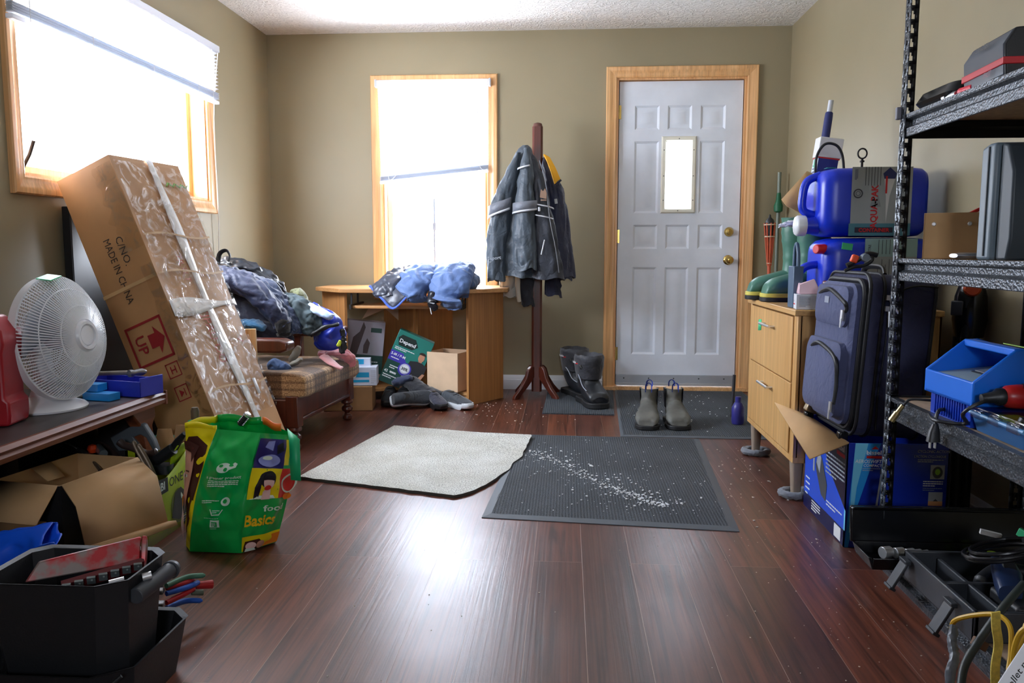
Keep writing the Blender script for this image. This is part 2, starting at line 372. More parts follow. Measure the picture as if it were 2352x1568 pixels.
for k in range(9): slat(mb, T2, -1.265, -.53, 1.448-k*.0034, 1.523-k*.0034, .025, R(3), .036)
mb.rings([[T2 @ V((a, z+q, .036+p_)) for p_, q in ((-.012, -.01), (.012, -.01), (.012, .01), (-.012, .01))] for a, z in ((-1.265, 1.412), (-.53, 1.487))]); mb.build('bottom_rail', slatm, b2, bev=.002)
mb = MB()
mb.tube([T2 @ V(q) for q in cr([(-1.215, 2.04, .055), (-1.212, 1.8, .058), (-1.205, 1.47, .06), (-1.185, 1.43, .062), (-1.15, 1.46, .06)], 6)], .002, 6)
mb.tube([T2 @ V(q) for q in cr([(-.6, 2.04, .055), (-.59, 1.6, .058), (-.585, 1.52, .06), (-.56, 1.49, .06), (-.53, 1.5, .06)], 6)], .002, 6)
mb.build('cord', cordm, b2)
# door -----------------------------------------------------------------------
mb = MB(); frame(mb, TB, (D1[0], .03, D1[1], D1[3]), casing, bottom=False); door = struct(mb.build('door_1', pine, ang=30))
mb = MB(); frame(mb, TB, (D1[0]+.012, .03, D1[1]-.012, D1[3]-.012), [(0, .0), (.014, .0), (.014, -.14), (0, -.14)], bottom=False)

for q in ((.325, .352, .03, 2.085), (1.146, 1.17, .03, 2.085), (.325, 1.17, 2.06, 2.085)): mb.bx(q[0], q[1], YB+.077, YB+.10, q[2], q[3])
mb.build('jamb', pine, door)
mb = MB(); mb.box(((D1[0]+D1[1])/2, YB+.03, .016), (.98, .12, .03)); mb.build('threshold', pine_h, door, bev=.004)
doorw = M('white_painted_steel', (222, 228, 238), .42, bs=300, bst=.05)
dx0, dx1, dz0, dz1 = .342, 1.155, .035, 2.068; yd = YB+.03
S = MB(); xs = [dx0, .447, .609, .664, .822, .879, 1.042, dx1]; zs = [dz0, .246, .842, .966, 1.128, 1.205, 1.68, 1.754, 1.912, dz1]
pan = {(i, j) for i in (1, 3, 5) for j in (1, 3, 5, 7)}; pan.discard((3, 5))
for i in range(7):
    for j in range(9):
        a, b, c, d = xs[i], xs[i+1], zs[j], zs[j+1]
        if (i, j) in pan:
            lv = [(0, 0), (.014, .009), (.03, .009), (.048, .002)]
            rg = [[V((a+k, yd+e, c+k)), V((b-k, yd+e, c+k)), V((b-k, yd+e, d-k)), V((a+k, yd+e, d-k))] for k, e in lv]; vs = S.rings(rg, False)
            S.add(rg[-1], [(0, 1, 2, 3)])
        elif (i, j) == (3, 5): pass
        else: S.add([(a, yd, c), (b, yd, c), (b, yd, d), (a, yd, d)], [(0, 1, 2, 3)])
bmesh.ops.remove_doubles(S.bm, verts=S.bm.verts[:], dist=.0003)
for a, b, c, d in ((dx0, .664, dz0, dz1), (.822, dx1, dz0, dz1), (.664, .822, dz0, 1.205), (.664, .822, 1.68, dz1)): S.bx(a, b, yd+.011, yd+.045, c, d)
for q in ((dx0, dx0+.002), (dx1-.002, dx1)): S.bx(q[0], q[1], yd, yd+.045, dz0, dz1)
slab = S.build('door_slab', doorw, door, ang=25)
cream = M('cream_plastic', (232, 229, 212), .4)
LT = Matrix(((1, 0, 0, 0), (0, 0, -1, yd), (0, 1, 0, 0), (0, 0, 0, 1)))
mb = MB(); frame(mb, LT, (.66, 1.238, .822, 1.677), [(0, -.03), (0, .006), (.008, .014), (.026, .014), (.034, .004), (.034, -.002)]); lite = mb.build('lite_frame', cream, door)
mb = MB()
for x, z in ((.741, 1.694), (.741, 1.221), (.643, 1.62), (.643, 1.45), (.643, 1.29), (.839, 1.62), (.839, 1.45), (.839, 1.29)): mb.lathe([(0, 0), (.004, 0), (.003, .002), (0, .003)], 8, (x, yd-.014, z), (0, -1, 0))
mb.build('screw', M('dull_screw', (120, 118, 110), .4, .8), lite)
def frost():
    m, nt, b = newmat('frosted_glass'); nt.nodes.remove(b); t = nd(nt, 'BsdfTransparent'); t.inputs[0].default_value = (.75, .77, .78, 1); g = nd(nt, 'BsdfTranslucent'); x = nd(nt, 'MixShader'); x.inputs[0].default_value = .35
    nt.links.new(t.outputs[0], x.inputs[1]); nt.links.new(g.outputs[0], x.inputs[2]); nt.links.new(x.outputs[0], nt.nodes['Material Output'].inputs[0]); return m
mb = MB(); mb.box((.741, yd+.02, 1.457), (.17, .004, .45)); mb.build('lite_pane', frost(), door)
brass = M('polished_brass', (200, 168, 96), .22, 1)
for z, knob in ((1.08, 0), (.892, 1)):
    mb = MB(); mb.lathe([(.0, 0), (.032, 0), (.033, .005), (.027, .012), (.012, .016), (.012, .035), (.022, .042), (.028, .055), (.024, .068), (.01, .073), (0, .073)] if knob else [(0, 0), (.031, 0), (.031, .006), (.024, .014), (.022, .02), (0, .022)], 28, (1.085, yd, z), (0, -1, 0))
    if not knob: mb.box((1.085, yd-.03, z), (.008, .018, .03))
    mb.build('door_knob' if knob else 'deadbolt', brass, door)
mb = MB(); mb.box((dx1+.008, yd+.01, .892), (.008, .03, .06)); mb.build('strike_plate', brass, door)
for z in (1.87, 1.05, .25):
    mb = MB(); mb.cyl((dx0-.004, yd-.008, z-.045), (dx0-.004, yd-.008, z+.045), .006); mb.box((dx0+.004, yd+.002, z), (.02, .008, .09)); mb.build('hinge', brass, door)
mb = MB(); mb.box((.748, yd-.006, .078), (.806, .012, .056)); mb.box((.748, yd-.012, .042), (.806, .02, .018)); sw = mb.build('door_sweep', M('aluminium_sweep', (178, 184, 192), .4, .5), door, bev=.002)
mb = MB()
for k in range(5): mb.lathe([(0, 0), (.005, 0), (0, .003)], 8, (.40+k*.17, yd-.012, .082), (0, -1, 0))
mb.build('screw', M('dark_screw', (70, 72, 76), .5, .7), sw)
# baseboards ------------------------------------------------------------------
bbw = M('white_baseboard_paint', (222, 224, 228), .45)
bp = [(0, 0), (0, .095), (.006, .1), (.01, .088), (.012, .07), (.016, .066), (.016, 0)]
def baseboard(name, a0, a1, T):
    mb = MB(); mb.rings([[T @ V((a, z, o)) for o, z in bp] for a in (a0, a1)]); struct(mb.build(name, bbw, ang=30))
baseboard('baseboard_back', XL+.016, D1[0]-.073, TB)
mb = MB(); mb.rings([[TB @ V((a, z, o)) for o, z in bp] for a in (D1[1]+.073, XR-.016)]); mb2 = mb.build('trim_1', bbw, ang=30); struct(mb2)
baseboard('baseboard_left', YR, YB, TL)
TRW = Matrix(((0, 0, -1, XR), (1, 0, 0, 0), (0, 1, 0, 0), (0, 0, 0, 1))); baseboard('baseboard_right', YR, YB, TRW)
# daylight ---------------------------------------------------------------------
w = bpy.data.worlds.new('overcast'); bpy.context.scene.world = w; w.use_nodes = True; nt = w.node_tree
bg = nt.nodes['Background']; tc = nd(nt, 'TexCoord'); sp = nd(nt, 'SeparateXYZ'); nt.links.new(tc.outputs['Generated'], sp.inputs[0])
nt.links.new(ramp(nt, sp.outputs[2], [(0, (.74, .80, .9, 1)), (.45, (.78, .86, 1, 1)), (1, (.85, .92, 1, 1))]), bg.inputs[0]); bg.inputs[1].default_value = 47
def portal(loc, rot, sx, sy):
    l = bpy.data.lights.new('sky_portal', 'AREA'); l.shape = 'RECTANGLE'; l.size = sx; l.size_y = sy; l.cycles.is_portal = True
    o = bpy.data.objects.new('sky_portal', l); C.objects.link(o); o.location = loc; o.rotation_euler = [R(a) for a in rot]
portal((XL-.14, (W1[0]+W1[1])/2, (W1[2]+W1[3])/2), (0, -90, 0), W1[3]-W1[2], W1[1]-W1[0])
portal(((W2[0]+W2[1])/2, YB+.14, (W2[2]+W2[3])/2), (-90, 0, 0), W2[1]-W2[0], W2[3]-W2[2])
portal((.741, YB+.08, 1.457), (-90, 0, 0), .16, .44)
portal(((W3[0]+W3[1])/2, YR-.14, (W3[2]+W3[3])/2), (90, 0, 0), W3[1]-W3[0], W3[3]-W3[2])  # portal of the added rear window
sc = bpy.context.scene; sc.view_settings.view_transform = 'Standard'; sc.view_settings.look = 'None'; sc.view_settings.gamma = 1; sc.view_settings.use_curve_mapping = False
sc.view_settings.exposure = 0.0
sc.cycles.use_denoising = True; sc.cycles.max_bounces = 10; sc.cycles.diffuse_bounces = 6; sc.cycles.transparent_max_bounces = 12; sc.cycles.sample_clamp_indirect = 8; sc.cycles.caustics_reflective = False; sc.cycles.caustics_refractive = False
# ================================================================ COMMON MATERIALS
black_pl = M('black_plastic', (26, 27, 30), .45, bs=250, bst=.08)
black_gl = M('glossy_black_plastic', (16, 17, 20), .22)
card = M('brown_cardboard', (188, 150, 104), .8, var=.06, vs=9, bs=60, bst=.08)
card_d = M('dark_cardboard', (150, 112, 72), .85, var=.08, vs=8)
steel = M('bright_steel', (224, 226, 229), .28, .75)
white_pl = M('white_plastic', (228, 230, 233), .35)
white_ink = M('white_print', (235, 238, 240), .5); black_ink = M('black_print', (30, 28, 28), .6); red_ink = M('red_print', (196, 24, 34), .5)
green_tape = M('mint_green_tape', (70, 205, 140), .5)
oak = wood('honey_oak_laminate', (206, 158, 96), (222, 178, 116), .38, 2, .7)
oak_x = wood('honey_oak_laminate_across', (206, 158, 96), (222, 178, 116), .38, 0, .7)
mahog = wood('dark_mahogany', (62, 28, 20), (104, 46, 30), .3, 2, 1, coat=.4)
# ---------------------------------------------------------------- MATS AND RUG
def rib_mat():
    m, nt, b = newmat('ribbed_charcoal_carpet'); co = coords(nt)
    n = nd(nt, 'TexNoise', Scale=260.0, Detail=3.0); nt.links.new(co, n.inputs['Vector'])
    n3 = nd(nt, 'TexNoise', Scale=3.0, Detail=5.0); nt.links.new(co, n3.inputs['Vector'])
    c = ramp(nt, n.outputs[0], [(.38, (38, 41, 46)), (.62, (84, 90, 96))]); c2 = ramp(nt, n3.outputs[0], [(.3, (205, 205, 205)), (.7, (255, 255, 255))])
    nt.links.new(mix(nt, 1, c, c2, 'MULTIPLY'), b.inputs['Base Color']); b.inputs['Roughness'].default_value = .95
    w = nd(nt, 'TexWave', wave_type='BANDS', bands_direction='X'); w.inputs['Scale'].default_value = 28; w.inputs['Distortion'].default_value = .6; w.inputs['Detail'].default_value = 1; nt.links.new(co, w.inputs['Vector'])
    h = mix(nt, .35, w.outputs[0], n.outputs[0]); bump(nt, b, h, .5, .004); return m
ribm = rib_mat(); rubber = M('grey_rubber_edging', (78, 84, 90), .6)
def mat_thing(label, pts, border, group=None):
    c = sum((V(p) for p in pts), V((0, 0, 0)))/4
    t = thing('floor_mat', label, 'mat', c); q = [V(p)-c for p in pts]
    def inset(d):
        o = []
        for i in range(4):
            a = (q[i-1]-q[i]).normalized(); b = (q[(i+1) % 4]-q[i]).normalized(); o.append(q[i]+(a+b)*d)
        return o
    mb = MB(); n = 40; iq = inset(border) if border else q
    S_ = lambda u, v, z: (iq[0]*(1-u)+iq[1]*u)*(1-v)+(iq[3]*(1-u)+iq[2]*u)*v+V((0, 0, z))
    mb.grid(lambda u, v: S_(u, v, .008+.0015*noise.noise(V((u*9, v*9, c.x)))), n, n)
    mb.rings([[S_(*p, z) for p in ((0, 0), (1, 0), (1, 1), (0, 1))] for z in (0.0005, .0075)], False); mb.build('carpet_top', ribm, t)
    if border:
        mb = MB(); i2 = inset(border+.004)
        for k in range(4):
            a, b, c2, d = q[k], q[(k+1) % 4], i2[(k+1) % 4], i2[k]
            mb.add([a, b, c2, d]+[p+V((0, 0, h)) for p, h in ((a, .003), (b, .003), (c2, .009), (d, .009))], [(3, 2, 1, 0), (4, 5, 6, 7), (0, 1, 5, 4), (1, 2, 6, 5), (2, 3, 7, 6), (3, 0, 4, 7)])
        mb.build('rubber_border', rubber, t)
    return t
mat_thing('large charcoal ribbed mat with grey rubber border, strewn with white crumbs', [(-.297, 2.79, 0), (.597, 2.705, 0), (.68, 4.07, 0), (-.236, 4.11, 0)], .028)
mat_thing('plain charcoal mat in front of the white door, under the grey ankle boots', [(.285, 4.10, .0), (1.2, 4.085, 0), (1.2, 5.48, 0), (.335, 5.48, 0)], .012)
mat_thing('charcoal mat beside the coat rack, under the black winter boots', [(-.135, 4.655, 0), (.285, 4.64, 0), (.325, 5.46, 0), (-.12, 5.46, 0)], 0)
def rug():
    m, nt, b = newmat('pale_grey_berber'); co = coords(nt)
    n = nd(nt, 'TexNoise', Scale=150.0, Detail=3.0); nt.links.new(co, n.inputs['Vector'])
    n2 = nd(nt, 'TexNoise', Scale=5.0, Detail=4.0); nt.links.new(co, n2.inputs['Vector'])
    nt.links.new(mix(nt, 1, ramp(nt, n.outputs[0], [(.35, (166, 166, 160)), (.6, (222, 222, 216))]), ramp(nt, n2.outputs[0], [(.3, (228, 226, 220)), (.7, (255, 255, 255))]), 'MULTIPLY'), b.inputs['Base Color'])
    b.inputs['Roughness'].default_value = .95; bump(nt, b, n.outputs[0], 1, .006)
    P0, P1, P2, P3 = V((-1.115, 3.225, 0)), V((-.375, 2.995, 0)), V((-.172, 4.02, 0)), V((-.925, 4.235, 0)); mb = MB(); mb.mi = 0
    def S_(u, v, z):
        p = (P0*(1-u)+P1*u)*(1-v)+(P3*(1-u)+P2*u)*v
        if u > .9: p.x += (.018*noise.noise(V((v*9, 0, 3)))+.05*sin(PI*v)*1)*(u-.9)/.1
        if v < .06: p.y += .008*noise.noise(V((u*14, 5, 3)))
        cut = max(0, u-.93)*max(0, .16-v)*-4; p.y -= cut*.9; p.x += cut*.5
        return p+V((0, 0, z*(1 if z < .002 else 1+.12*noise.noise(V((u*14, v*16, 0))))+.010*max(0, u-.6)*max(0, v-.5)*5))
    n_ = 70
    mb.grid(lambda u, v: S_(u, v, .013), n_, n_)
    e = [(i/n_, 0) for i in range(n_)]+[(1, i/n_) for i in range(n_)]+[(1-i/n_, 1) for i in range(n_)]+[(0, 1-i/n_) for i in range(n_)]
    mb.mi = 1; mb.rings([[S_(u, v, z) for u, v in e] for z in (.0008, .0125)], False)
    o = mb.build('area_rug', [m, M('dark_rug_backing', (70, 66, 62), .9)], loc=(-.65, 3.6, 0)); tag(o, 'pale grey carpet offcut rug lying askew beside the large dark mat', 'rug')
rug()
# crumbs -----------------------------------------------------------------------
mb = MB()
def crumb(x, y, z, s):
    a = rnd.uniform(0, 3); mb.box((x, y, z+s*.25), (s*rnd.uniform(.6, 1.6), s, s*.5), (0, 0, a*60))
path = cr([(1225, 1040), (1290, 1062), (1340, 1090), (1400, 1118), (1450, 1135), (1490, 1150), (1525, 1160)], 8)
for k in range(760):
    t = rnd.random(); i = int(t*(len(path)-1)); px, py = path[i]; sg = 7 if rnd.random() < .6 else 34
    px += rnd.gauss(0, sg*1.3); py += rnd.gauss(0, sg*.55); p = at(px, py, 'Z', .009)
    if -.2 < p.x < .6 and 2.8 < p.y < 4.02: crumb(p.x, p.y, .0095, rnd.choice((.0015,.002,.002,.003,.003,.005,.007)))
for k in range(110): p = (rnd.uniform(-.2, .58), rnd.uniform(2.85, 4.0)); crumb(p[0], p[1], .0095, rnd.uniform(.0015, .004))
for k in range(60): crumb(rnd.uniform(.36, 1.0), rnd.uniform(4.2, 5.3), .0095, rnd.uniform(.002, .006))
tag(mb.build('mat_crumbs', M('white_crumbs', (226, 228, 230), .8)), 'scattered white salt crumbs over the dark mats', 'crumbs', kind='stuff')
mb = MB()
for k in range(120):
    x, y = rnd.uniform(-.9, .95), rnd.uniform(1.6, 2.65); 
    if rnd.random() < .5: x = rnd.uniform(.5, .93)
    crumb(x, y, .0003, rnd.uniform(.001, .003))
for k in range(60): crumb(rnd.uniform(.62, .86), rnd.uniform(2.6, 3.9), .0003, rnd.uniform(.001, .006))
for k in range(120): crumb(rnd.gauss(-.45, .25), rnd.uniform(4.35, 5.0), .0003, rnd.uniform(.001, .006))
tag(mb.build('floor_grit', M('pale_grit', (196, 186, 172), .8)), 'pale grit and dust specks on the wood floor', 'grit', kind='stuff')
# ---------------------------------------------------------------- SHOE CABINET
cx0, cx1, cy0, cy1 = .862, 1.385, 3.06, 3.835
t = thing('shoe_cabinet', 'honey oak shoe cabinet with two tilting fronts against the right wall', 'cabinet', ((cx0+cx1)/2, (cy0+cy1)/2, 0)); o = V(t.location); X = Matrix.Translation(-o)
mb = MB(X); mb.bx(cx0+.012, cx1, cy0, cy0+.018, .17, .715); mb.bx(cx0+.012, cx1, cy1-.018, cy1, .17, .715); mb.bx(cx1-.01, cx1, cy0, cy1, .17, .715); mb.bx(cx0+.002, cx1, cy0, cy1, .15, .172)
mb.bx(cx0+.002, cx0+.02, cy0, cy0+.05, .17, .715); mb.bx(cx0+.002, cx0+.02, cy1-.03, cy1, .17, .715); mb.build('body', oak, t, bev=.002)
mb = MB(X); mb.bx(cx0-.012, cx1+.005, cy0-.008, cy1+.008, .713, .735); mb.build('top', wood('honey_oak_laminate_top', (206, 158, 96), (222, 178, 116), .35, 1, .7), t, bev=.003)
for k, (a, b) in enumerate(((.455, .705), (.178, .45))):
    mb = MB(X); mb.bx(cx0-.002, cx0+.016, cy0+.055, cy1-.034, a, b); d = mb.build('drawer_front', oak, t, bev=.002)
    mb = MB(X); y, z = 3.46, b-.062
    mb.tube([(cx0-.026, y-.085, z), (cx0-.026, y+.085, z)], .0055, 10, flat=1)
    for s_ in (-.075, .075): mb.cyl((cx0, y+s_, z), (cx0-.026, y+s_, z), .004)
    mb.build('handle', steel, d)
mb = MB(X); mb.add([(cx0-.003, 3.60, .655), (cx0-.003, 3.655, .65), (cx0-.003, 3.66, .6), (cx0-.003, 3.605, .606)], [(0, 1, 2, 3)]); mb.build('price_sticker', green_tape, t, solid=.0005)
legm = M('taupe_leg', (150, 134, 118), .5)
for x, y in ((cx0+.035, cy0+.06), (cx0+.035, cy1-.05), (cx1-.05, cy0+.06), (cx1-.05, cy1-.05)):
    mb = MB(X); mb.loft([((x, y, .006), (.016, 0, 0), (0, .018, 0), .5), ((x, y, .152), (.024, 0, 0), (0, .03, 0), .5)], 16); mb.build('leg', legm, t, ang=50)
for k, (x, y) in enumerate(((cx0+.035, cy0+.06), (cx0+.035, cy1-.05))):
    mb = MB(); vs = []
    rg = [[V((x+.0+(.05+.017*cos(a))*cos(b)*1.05, y+(.05+.017*cos(a))*sin(b)*.85, .017+.016*sin(a))) for a in [2*PI*i/10 for i in range(10)]] for b in [2*PI*j/36 for j in range(36)]]
    vs = mb.rings(rg+[rg[0]], False); bmesh.ops.remove_doubles(mb.bm, verts=mb.bm.verts[:], dist=.0001); mb.wrinkle(mb.bm.verts[:], .003, 40)
    tag(mb.build('furniture_slider', cloth_mat('grey_felt', (118, 122, 130)), loc=(x, y, 0)), ['grey felt ring around the near foot of the oak shoe cabinet', 'grey felt ring around the far foot of the oak shoe cabinet'][k], 'felt ring', 'felt rings under the cabinet feet')
# items on the cabinet -----------------------------------------------------------
ZT = .736
green_rub = M('green_rubber', (70, 120, 102), .42, bs=120, bst=.06); yel = M('yellow_welt', (206, 192, 84), .5); sole_b = M('black_rubber_sole', (22, 22, 24), .6)
def rubber_boot():
    t = thing('rubber_boot', 'x', 'boot')
    mb = MB(); n = 32
    # foot runs toward -X, shaft rises at +X
    secs = [((-.13, 0, .045), (0, .03, 0), (.006, 0, .02), .8), ((-.122, 0, .05), (0, .045, 0), (.004, 0, .03), .8), ((-.09, 0, .06), (0, .052, 0), (0, 0, .04), .8), ((-.04, 0, .07), (0, .05, 0), (.01, 0, .048), .85), ((.015, 0, .085), (0, .044, 0), (.03, 0, .055), .9),
            ((.055, 0, .11), (0, .042, 0), (.052, 0, .045), .95), ((.075, 0, .15), (0, .046, 0), (.058, 0, .012), 1), ((.08, 0, .2), (0, .052, 0), (.062, 0, 0), 1), ((.08, 0, .28), (0, .06, 0), (.07, 0, 0), 1), ((.08, 0, .365), (0, .063, 0), (.074, 0, 0), 1)]
    P = cr([tuple(a for v in (q[0], q[1], q[2]) for a in v)+(q[3],) for q in secs], 5)
    S_ = [(p[0:3], p[3:6], p[6:9], p[9]) for p in P]
    # reinforcing rings
    out = []
    for q in S_:
        z = q[0][2]; k = 1.0
        if z > .16 and int(z/.012) % 3 == 0: k = 1.035
        out.append((q[0], V(q[1])*k, V(q[2])*k, q[3]))
    mb.loft(out, n); tz = out[-1]; mb.loft([(tz[0], V(tz[1])*.94, V(tz[2])*.94, 1), ((tz[0][0], 0, tz[0][2]-.0), V(tz[1])*.93, V(tz[2])*.93, 1)], n, False)
    mb.build('shaft', green_rub, t)
    def outline(k, h0, h1, mt, nm):
        pts = [(-.142, 0), (-.135, .035), (-.1, .052), (-.04, .05), (.02, .038), (.06, .037), (.11, .042), (.145, .03), (.152, 0)]; pts = cr(pts, 4); pl = pts+[(x, -y) for x, y in pts[-2:0:-1]]
        mb = MB(); mb.prism([(x*k, y*k) for x, y in pl], h0, h1); mb.build(nm, mt, t, bev=.003)
    outline(1.0, .018, .036, yel, 'welt'); outline(1.01, .0, .019, sole_b, 'sole')
    mb = MB()
    mb.lathe([(.07, .0), (.071, .0), (.071, .004), (.07, .004)], 32, (.08, 0, .36)); mb.build('top_rim', M('dark_green_rubber', (40, 76, 66), .5), t)
    mb = MB(); mb.mi = 0; Pn = Print(mb, lambda u, v: V((.08+.072*sin(u/.07), -.0625*cos(u/.07), .32+v)), .001)
    Pn.rect(-.03, -.012, .03, .012, 0, 1, 6); Pn.text('BAFFIN' if False else 'B.F.A.', 0, -.006, .016, 1, 2, bold=.02); mb.build('badge', [M('yellow_badge', (214, 176, 40), .5), black_ink], t)
    return t
rb = rubber_boot(); rb.location = (.985, 3.575, ZT); rb.rotation_euler = (0, 0, R(4)); rb['label'] = 'green rubber boot with yellow badge, the nearer of the pair on the oak cabinet'; rb['group'] = 'green rubber boots'
r2 = copy_tree(rb); r2.location = (.955, 3.72, ZT); r2.rotation_euler = (0, 0, R(-3)); r2['label'] = 'green rubber boot, the farther of the pair on the oak cabinet, toe overhanging'
# grey-blue plastic caddy with loop handle
mb = MB(Matrix.Translation((.885, 3.19, ZT))); mb.box((0, 0, .08), (.035, .075, .16), taper=1.05)
mb.tube(cr([(0, -.03, .155), (0, -.024, .21), (0, 0, .245), (0, .02, .225), (0, .026, .155)], 6), .0075, 8)
tag(mb.build('dustpan', M('slate_blue_plastic', (72, 96, 122), .4), bev=.004, loc=(.885, 3.19, ZT)), 'slate blue plastic holder with a loop handle standing before the green boots', 'holder')
t = thing('small_box', 'small white carton at the near corner of the oak cabinet top', 'box', (.925, 3.11, ZT), (0, 0, -8)); mb = MB(); mb.box((0, 0, .028), (.12, .085, .056)); mb.build('carton', M('white_carton', (214, 218, 226), .5), t, bev=.001)
mb = MB(); P_ = Print(mb, plane((-.0602, .0, .028), (0, -1, 0), (0, 0, 1))); P_.rect(-.03, -.012, .01, -.007, 0); P_.lines(-.03, .004, .03, 2, .005, .002, 1)
P_ = Print(mb, plane((0, -.0427, .028), (1, 0, 0), (0, 0, 1))); P_.lines(-.05, .02, .04, 8, .005, .0025, 2); P_.rect(.01, -.02, .03, .012, 2)
mb.build('carton_print', [red_ink, M('grey_print', (120, 124, 130), .6), M('grey_print2', (150, 154, 162), .6)], t)
mb = MB(); mb.rings([[V(p) for p in r] for r in ([(.87, 3.09, .793), (.95, 3.07, .793), (.96, 3.15, .793), (.88, 3.16, .793)], [(.872, 3.10, .83), (.925, 3.085, .853), (.94, 3.14, .82), (.885, 3.15, .835)])]); vs = mb.bm.verts[:]
tag(mb.build('tissue_packet', M('pink_packet', (226, 190, 200), .35), bev=.004, loc=(.91, 3.11, .793)), 'pale pink plastic packet lying on the small white carton', 'packet')
mb = MB(); mb.box((1.0, 3.12, .80), (.07, .05, .035), (8, 5, 20)); mb.box((.985, 3.10, .83), (.05, .03, .02), (0, 12, 30)); tag(mb.build('red_black_packet', M('dark_red_packet', (96, 34, 40), .35), bev=.006, loc=(1.0, 3.12, .79)), 'dark red and black packet between white carton and blue suitcase', 'packet')
# jugs ---------------------------------------------------------------------------
jug_b = M('royal_blue_plastic', (20, 52, 200), .32, bs=60, bst=.04)
lab_g = M('grey_label', (158, 166, 172), .45); lab_t = M('teal_label_band', (70, 128, 150), .45); navy_ink = M('navy_print', (32, 44, 104), .5); pale_t = M('pale_teal_label', (150, 184, 188), .45)
def jug(label, loc, rotz, kind):
    # lies on its side: long axis X (base at +X), height .27, width .30 in Y; camera sees the -Y side
    t = thing('water_jug', label, 'jug', loc, (0, 0, rotz), 'blue water jugs')
    mb = MB(); L, H, W = .225, .134, .14
    sec = lambda x, k: ((x, 0, H), (0, W*k, 0), (0, 0, H*k), .38)
    mb.loft([sec(-L+.05, .55), sec(-L+.055, .80), sec(-L+.075, .93), sec(-L+.11, .985), sec(0, 1), sec(L-.05, 1), sec(L-.02, .975), sec(L-.004, .90), sec(L, .80)], 48); mb.build('tank', jug_b, t, ang=50)
    mb = MB(); zs_ = (H+.085, H-.02) if kind == 0 else (H-.03, H-.11)
    a, b = zs_; s_ = -1
    if kind == 0: hp = [(-L+.07, -.03, H+.11), (-L+.02, -.03, H+.085), (-L+.005, -.03, H+.03), (-L+.01, -.03, H-.03), (-L+.07, -.03, H-.05)]
    else: hp = [(-L+.07, -.03, H+.03), (-L+.01, -.03, H+.02), (-L-.025, -.03, H-.02), (-L-.025, -.03, H-.075), (-L+.01, -.03, H-.105), (-L+.07, -.03, H-.11)]
    mb.tube(cr(hp, 6), .016, 12); mb.build('handle', jug_b, t)
    mb = MB()
    cz = .045 if kind == 0 else 2*H-.045
    if kind == 0:
        mb.loft([((-L-.005+.0, -.05, cz), (0, .03, 0), (0, 0, .03), 1)]+[((-L+.06, -.05, cz), (0, .036, 0), (0, 0, .036), 1)], 24); mb.build('spout', jug_b, t)
        mb = MB(); rg = [];
        for x, r_ in ((-L+.01, .030), (-L+.012, .038), (-L-.018, .039), (-L-.026, .034), (-L-.028, .0)): rg.append([V((x, -.05+(r_*(1+.05*(k % 2)))*cos(2*PI*k/28), cz+(r_*(1+.05*(k % 2)))*sin(2*PI*k/28))) for k in range(28)])
        mb.rings(rg); cp = mb.build('cap', white_pl, t, ang=60); cp['label'] = 'white screw cap'
    else:
        mb.cyl((-L+.06, -.09, cz-.0), (-L+.02, -.11, cz+.0), .02, .018); cp = mb.build('cap', M('red_cap', (206, 30, 34), .35), t, bev=.003); cp['label'] = 'red cap'
    # wrap label
    mb = MB(); f = lambda u, v: V((u, -W-.0006, H+v)); P_ = Print(mb, f, .0006)
    if kind == 0:
        P_.rect(-.07, -H*.97, .155, H*.97, 0); P_.rect(-.075, -H*.97, .155, -H*.62, 1, 2)
        P_.rect(-.052, -.118, .09, -.098, 7, 3); P_.text('CONTAINER', .02, -.115, .02, 3, 4, bold=.03)
        P_.text('AQUA-PAK', .028, -.02, .034, 3, 3, rot=90, bold=.03, sx=.95)
        P_.poly([(.045, .105), (.07, .128), (.095, .105), (.09, .085), (.05, .085)], 2, 3); P_.poly([(.05, .085), (.09, .085), (.072, .02), (.062, -.08), (.058, .02)], 5, 3); P_.rect(.055, .03, .062, .095, 3, 4)
        P_.ring(-.045, .03, .018, .005, 4, 3); P_.ring(-.045, .03, .009, .002, 4, 3)
        for k in range(6): P_.rect(-.02+k*.011, .06, -.018+k*.011, .13, 4, 3)
        for k in range(7): P_.rect(.1+k*.007, .03-.03*(k % 3), .102+k*.007, .10, 4, 3)
        P_.lines(-.06, .12, .012, 8, .005, .002, 2, 3)
        P_.poly([(.0, -.02), (.012, .02), (.02, .0), (.03, .025), (.042, -.02)], 6, 3)
    else:
        P_.rect(-.03, -H*.97, .165, H*.97, 0); P_.rect(-.03, H*.45, .165, H*.97, 5, 2); P_.rect(-.03, -H*.97, .165, H*-.9, 5, 2)
        for k in range(8): P_.rect(.02+k*.014, .07, .022+k*.014, .125, 4, 3); P_.rect(.02+k*.014, -.1, .022+k*.014, .03+.02*(k % 2), 4, 3)
        P_.text('20 LITRE', -.008, .08, .014, 4, 3, rot=90, bold=.02); P_.text('POTABLE WATER', -.008, -.06, .013, 4, 3, rot=90, bold=.02); P_.text('EAU POTABLE', .008, -.06, .011, 4, 3, rot=90)
    mb.build('label_print', [lab_g, lab_t, navy_ink, red_ink, M('dark_grey_print', (66, 70, 78), .5), pale_t if kind else M('white_label_art', (214, 218, 224), .5), M('faint_print', (136, 144, 150), .5), M('dark_badge', (40, 30, 60), .5)], t, flat=True)
    mb = MB(); mb.box((-L+.10 if kind == 0 else -L+.13, -.10 if kind else -.05, 2*H+.0005 if kind == 0 else 2*H+.001), (.035, .04, .001)) if kind == 0 else mb.box((-L+.13, -W*.985, 2*H-.035), (.04, .002, .025), (0, 8, 0)); mb.build('tape_tag', green_tape, t)
    return t
jug('lower blue water jug with red cap, lying on the oak cabinet', (1.17, 3.33, ZT+.002), 0, 1)
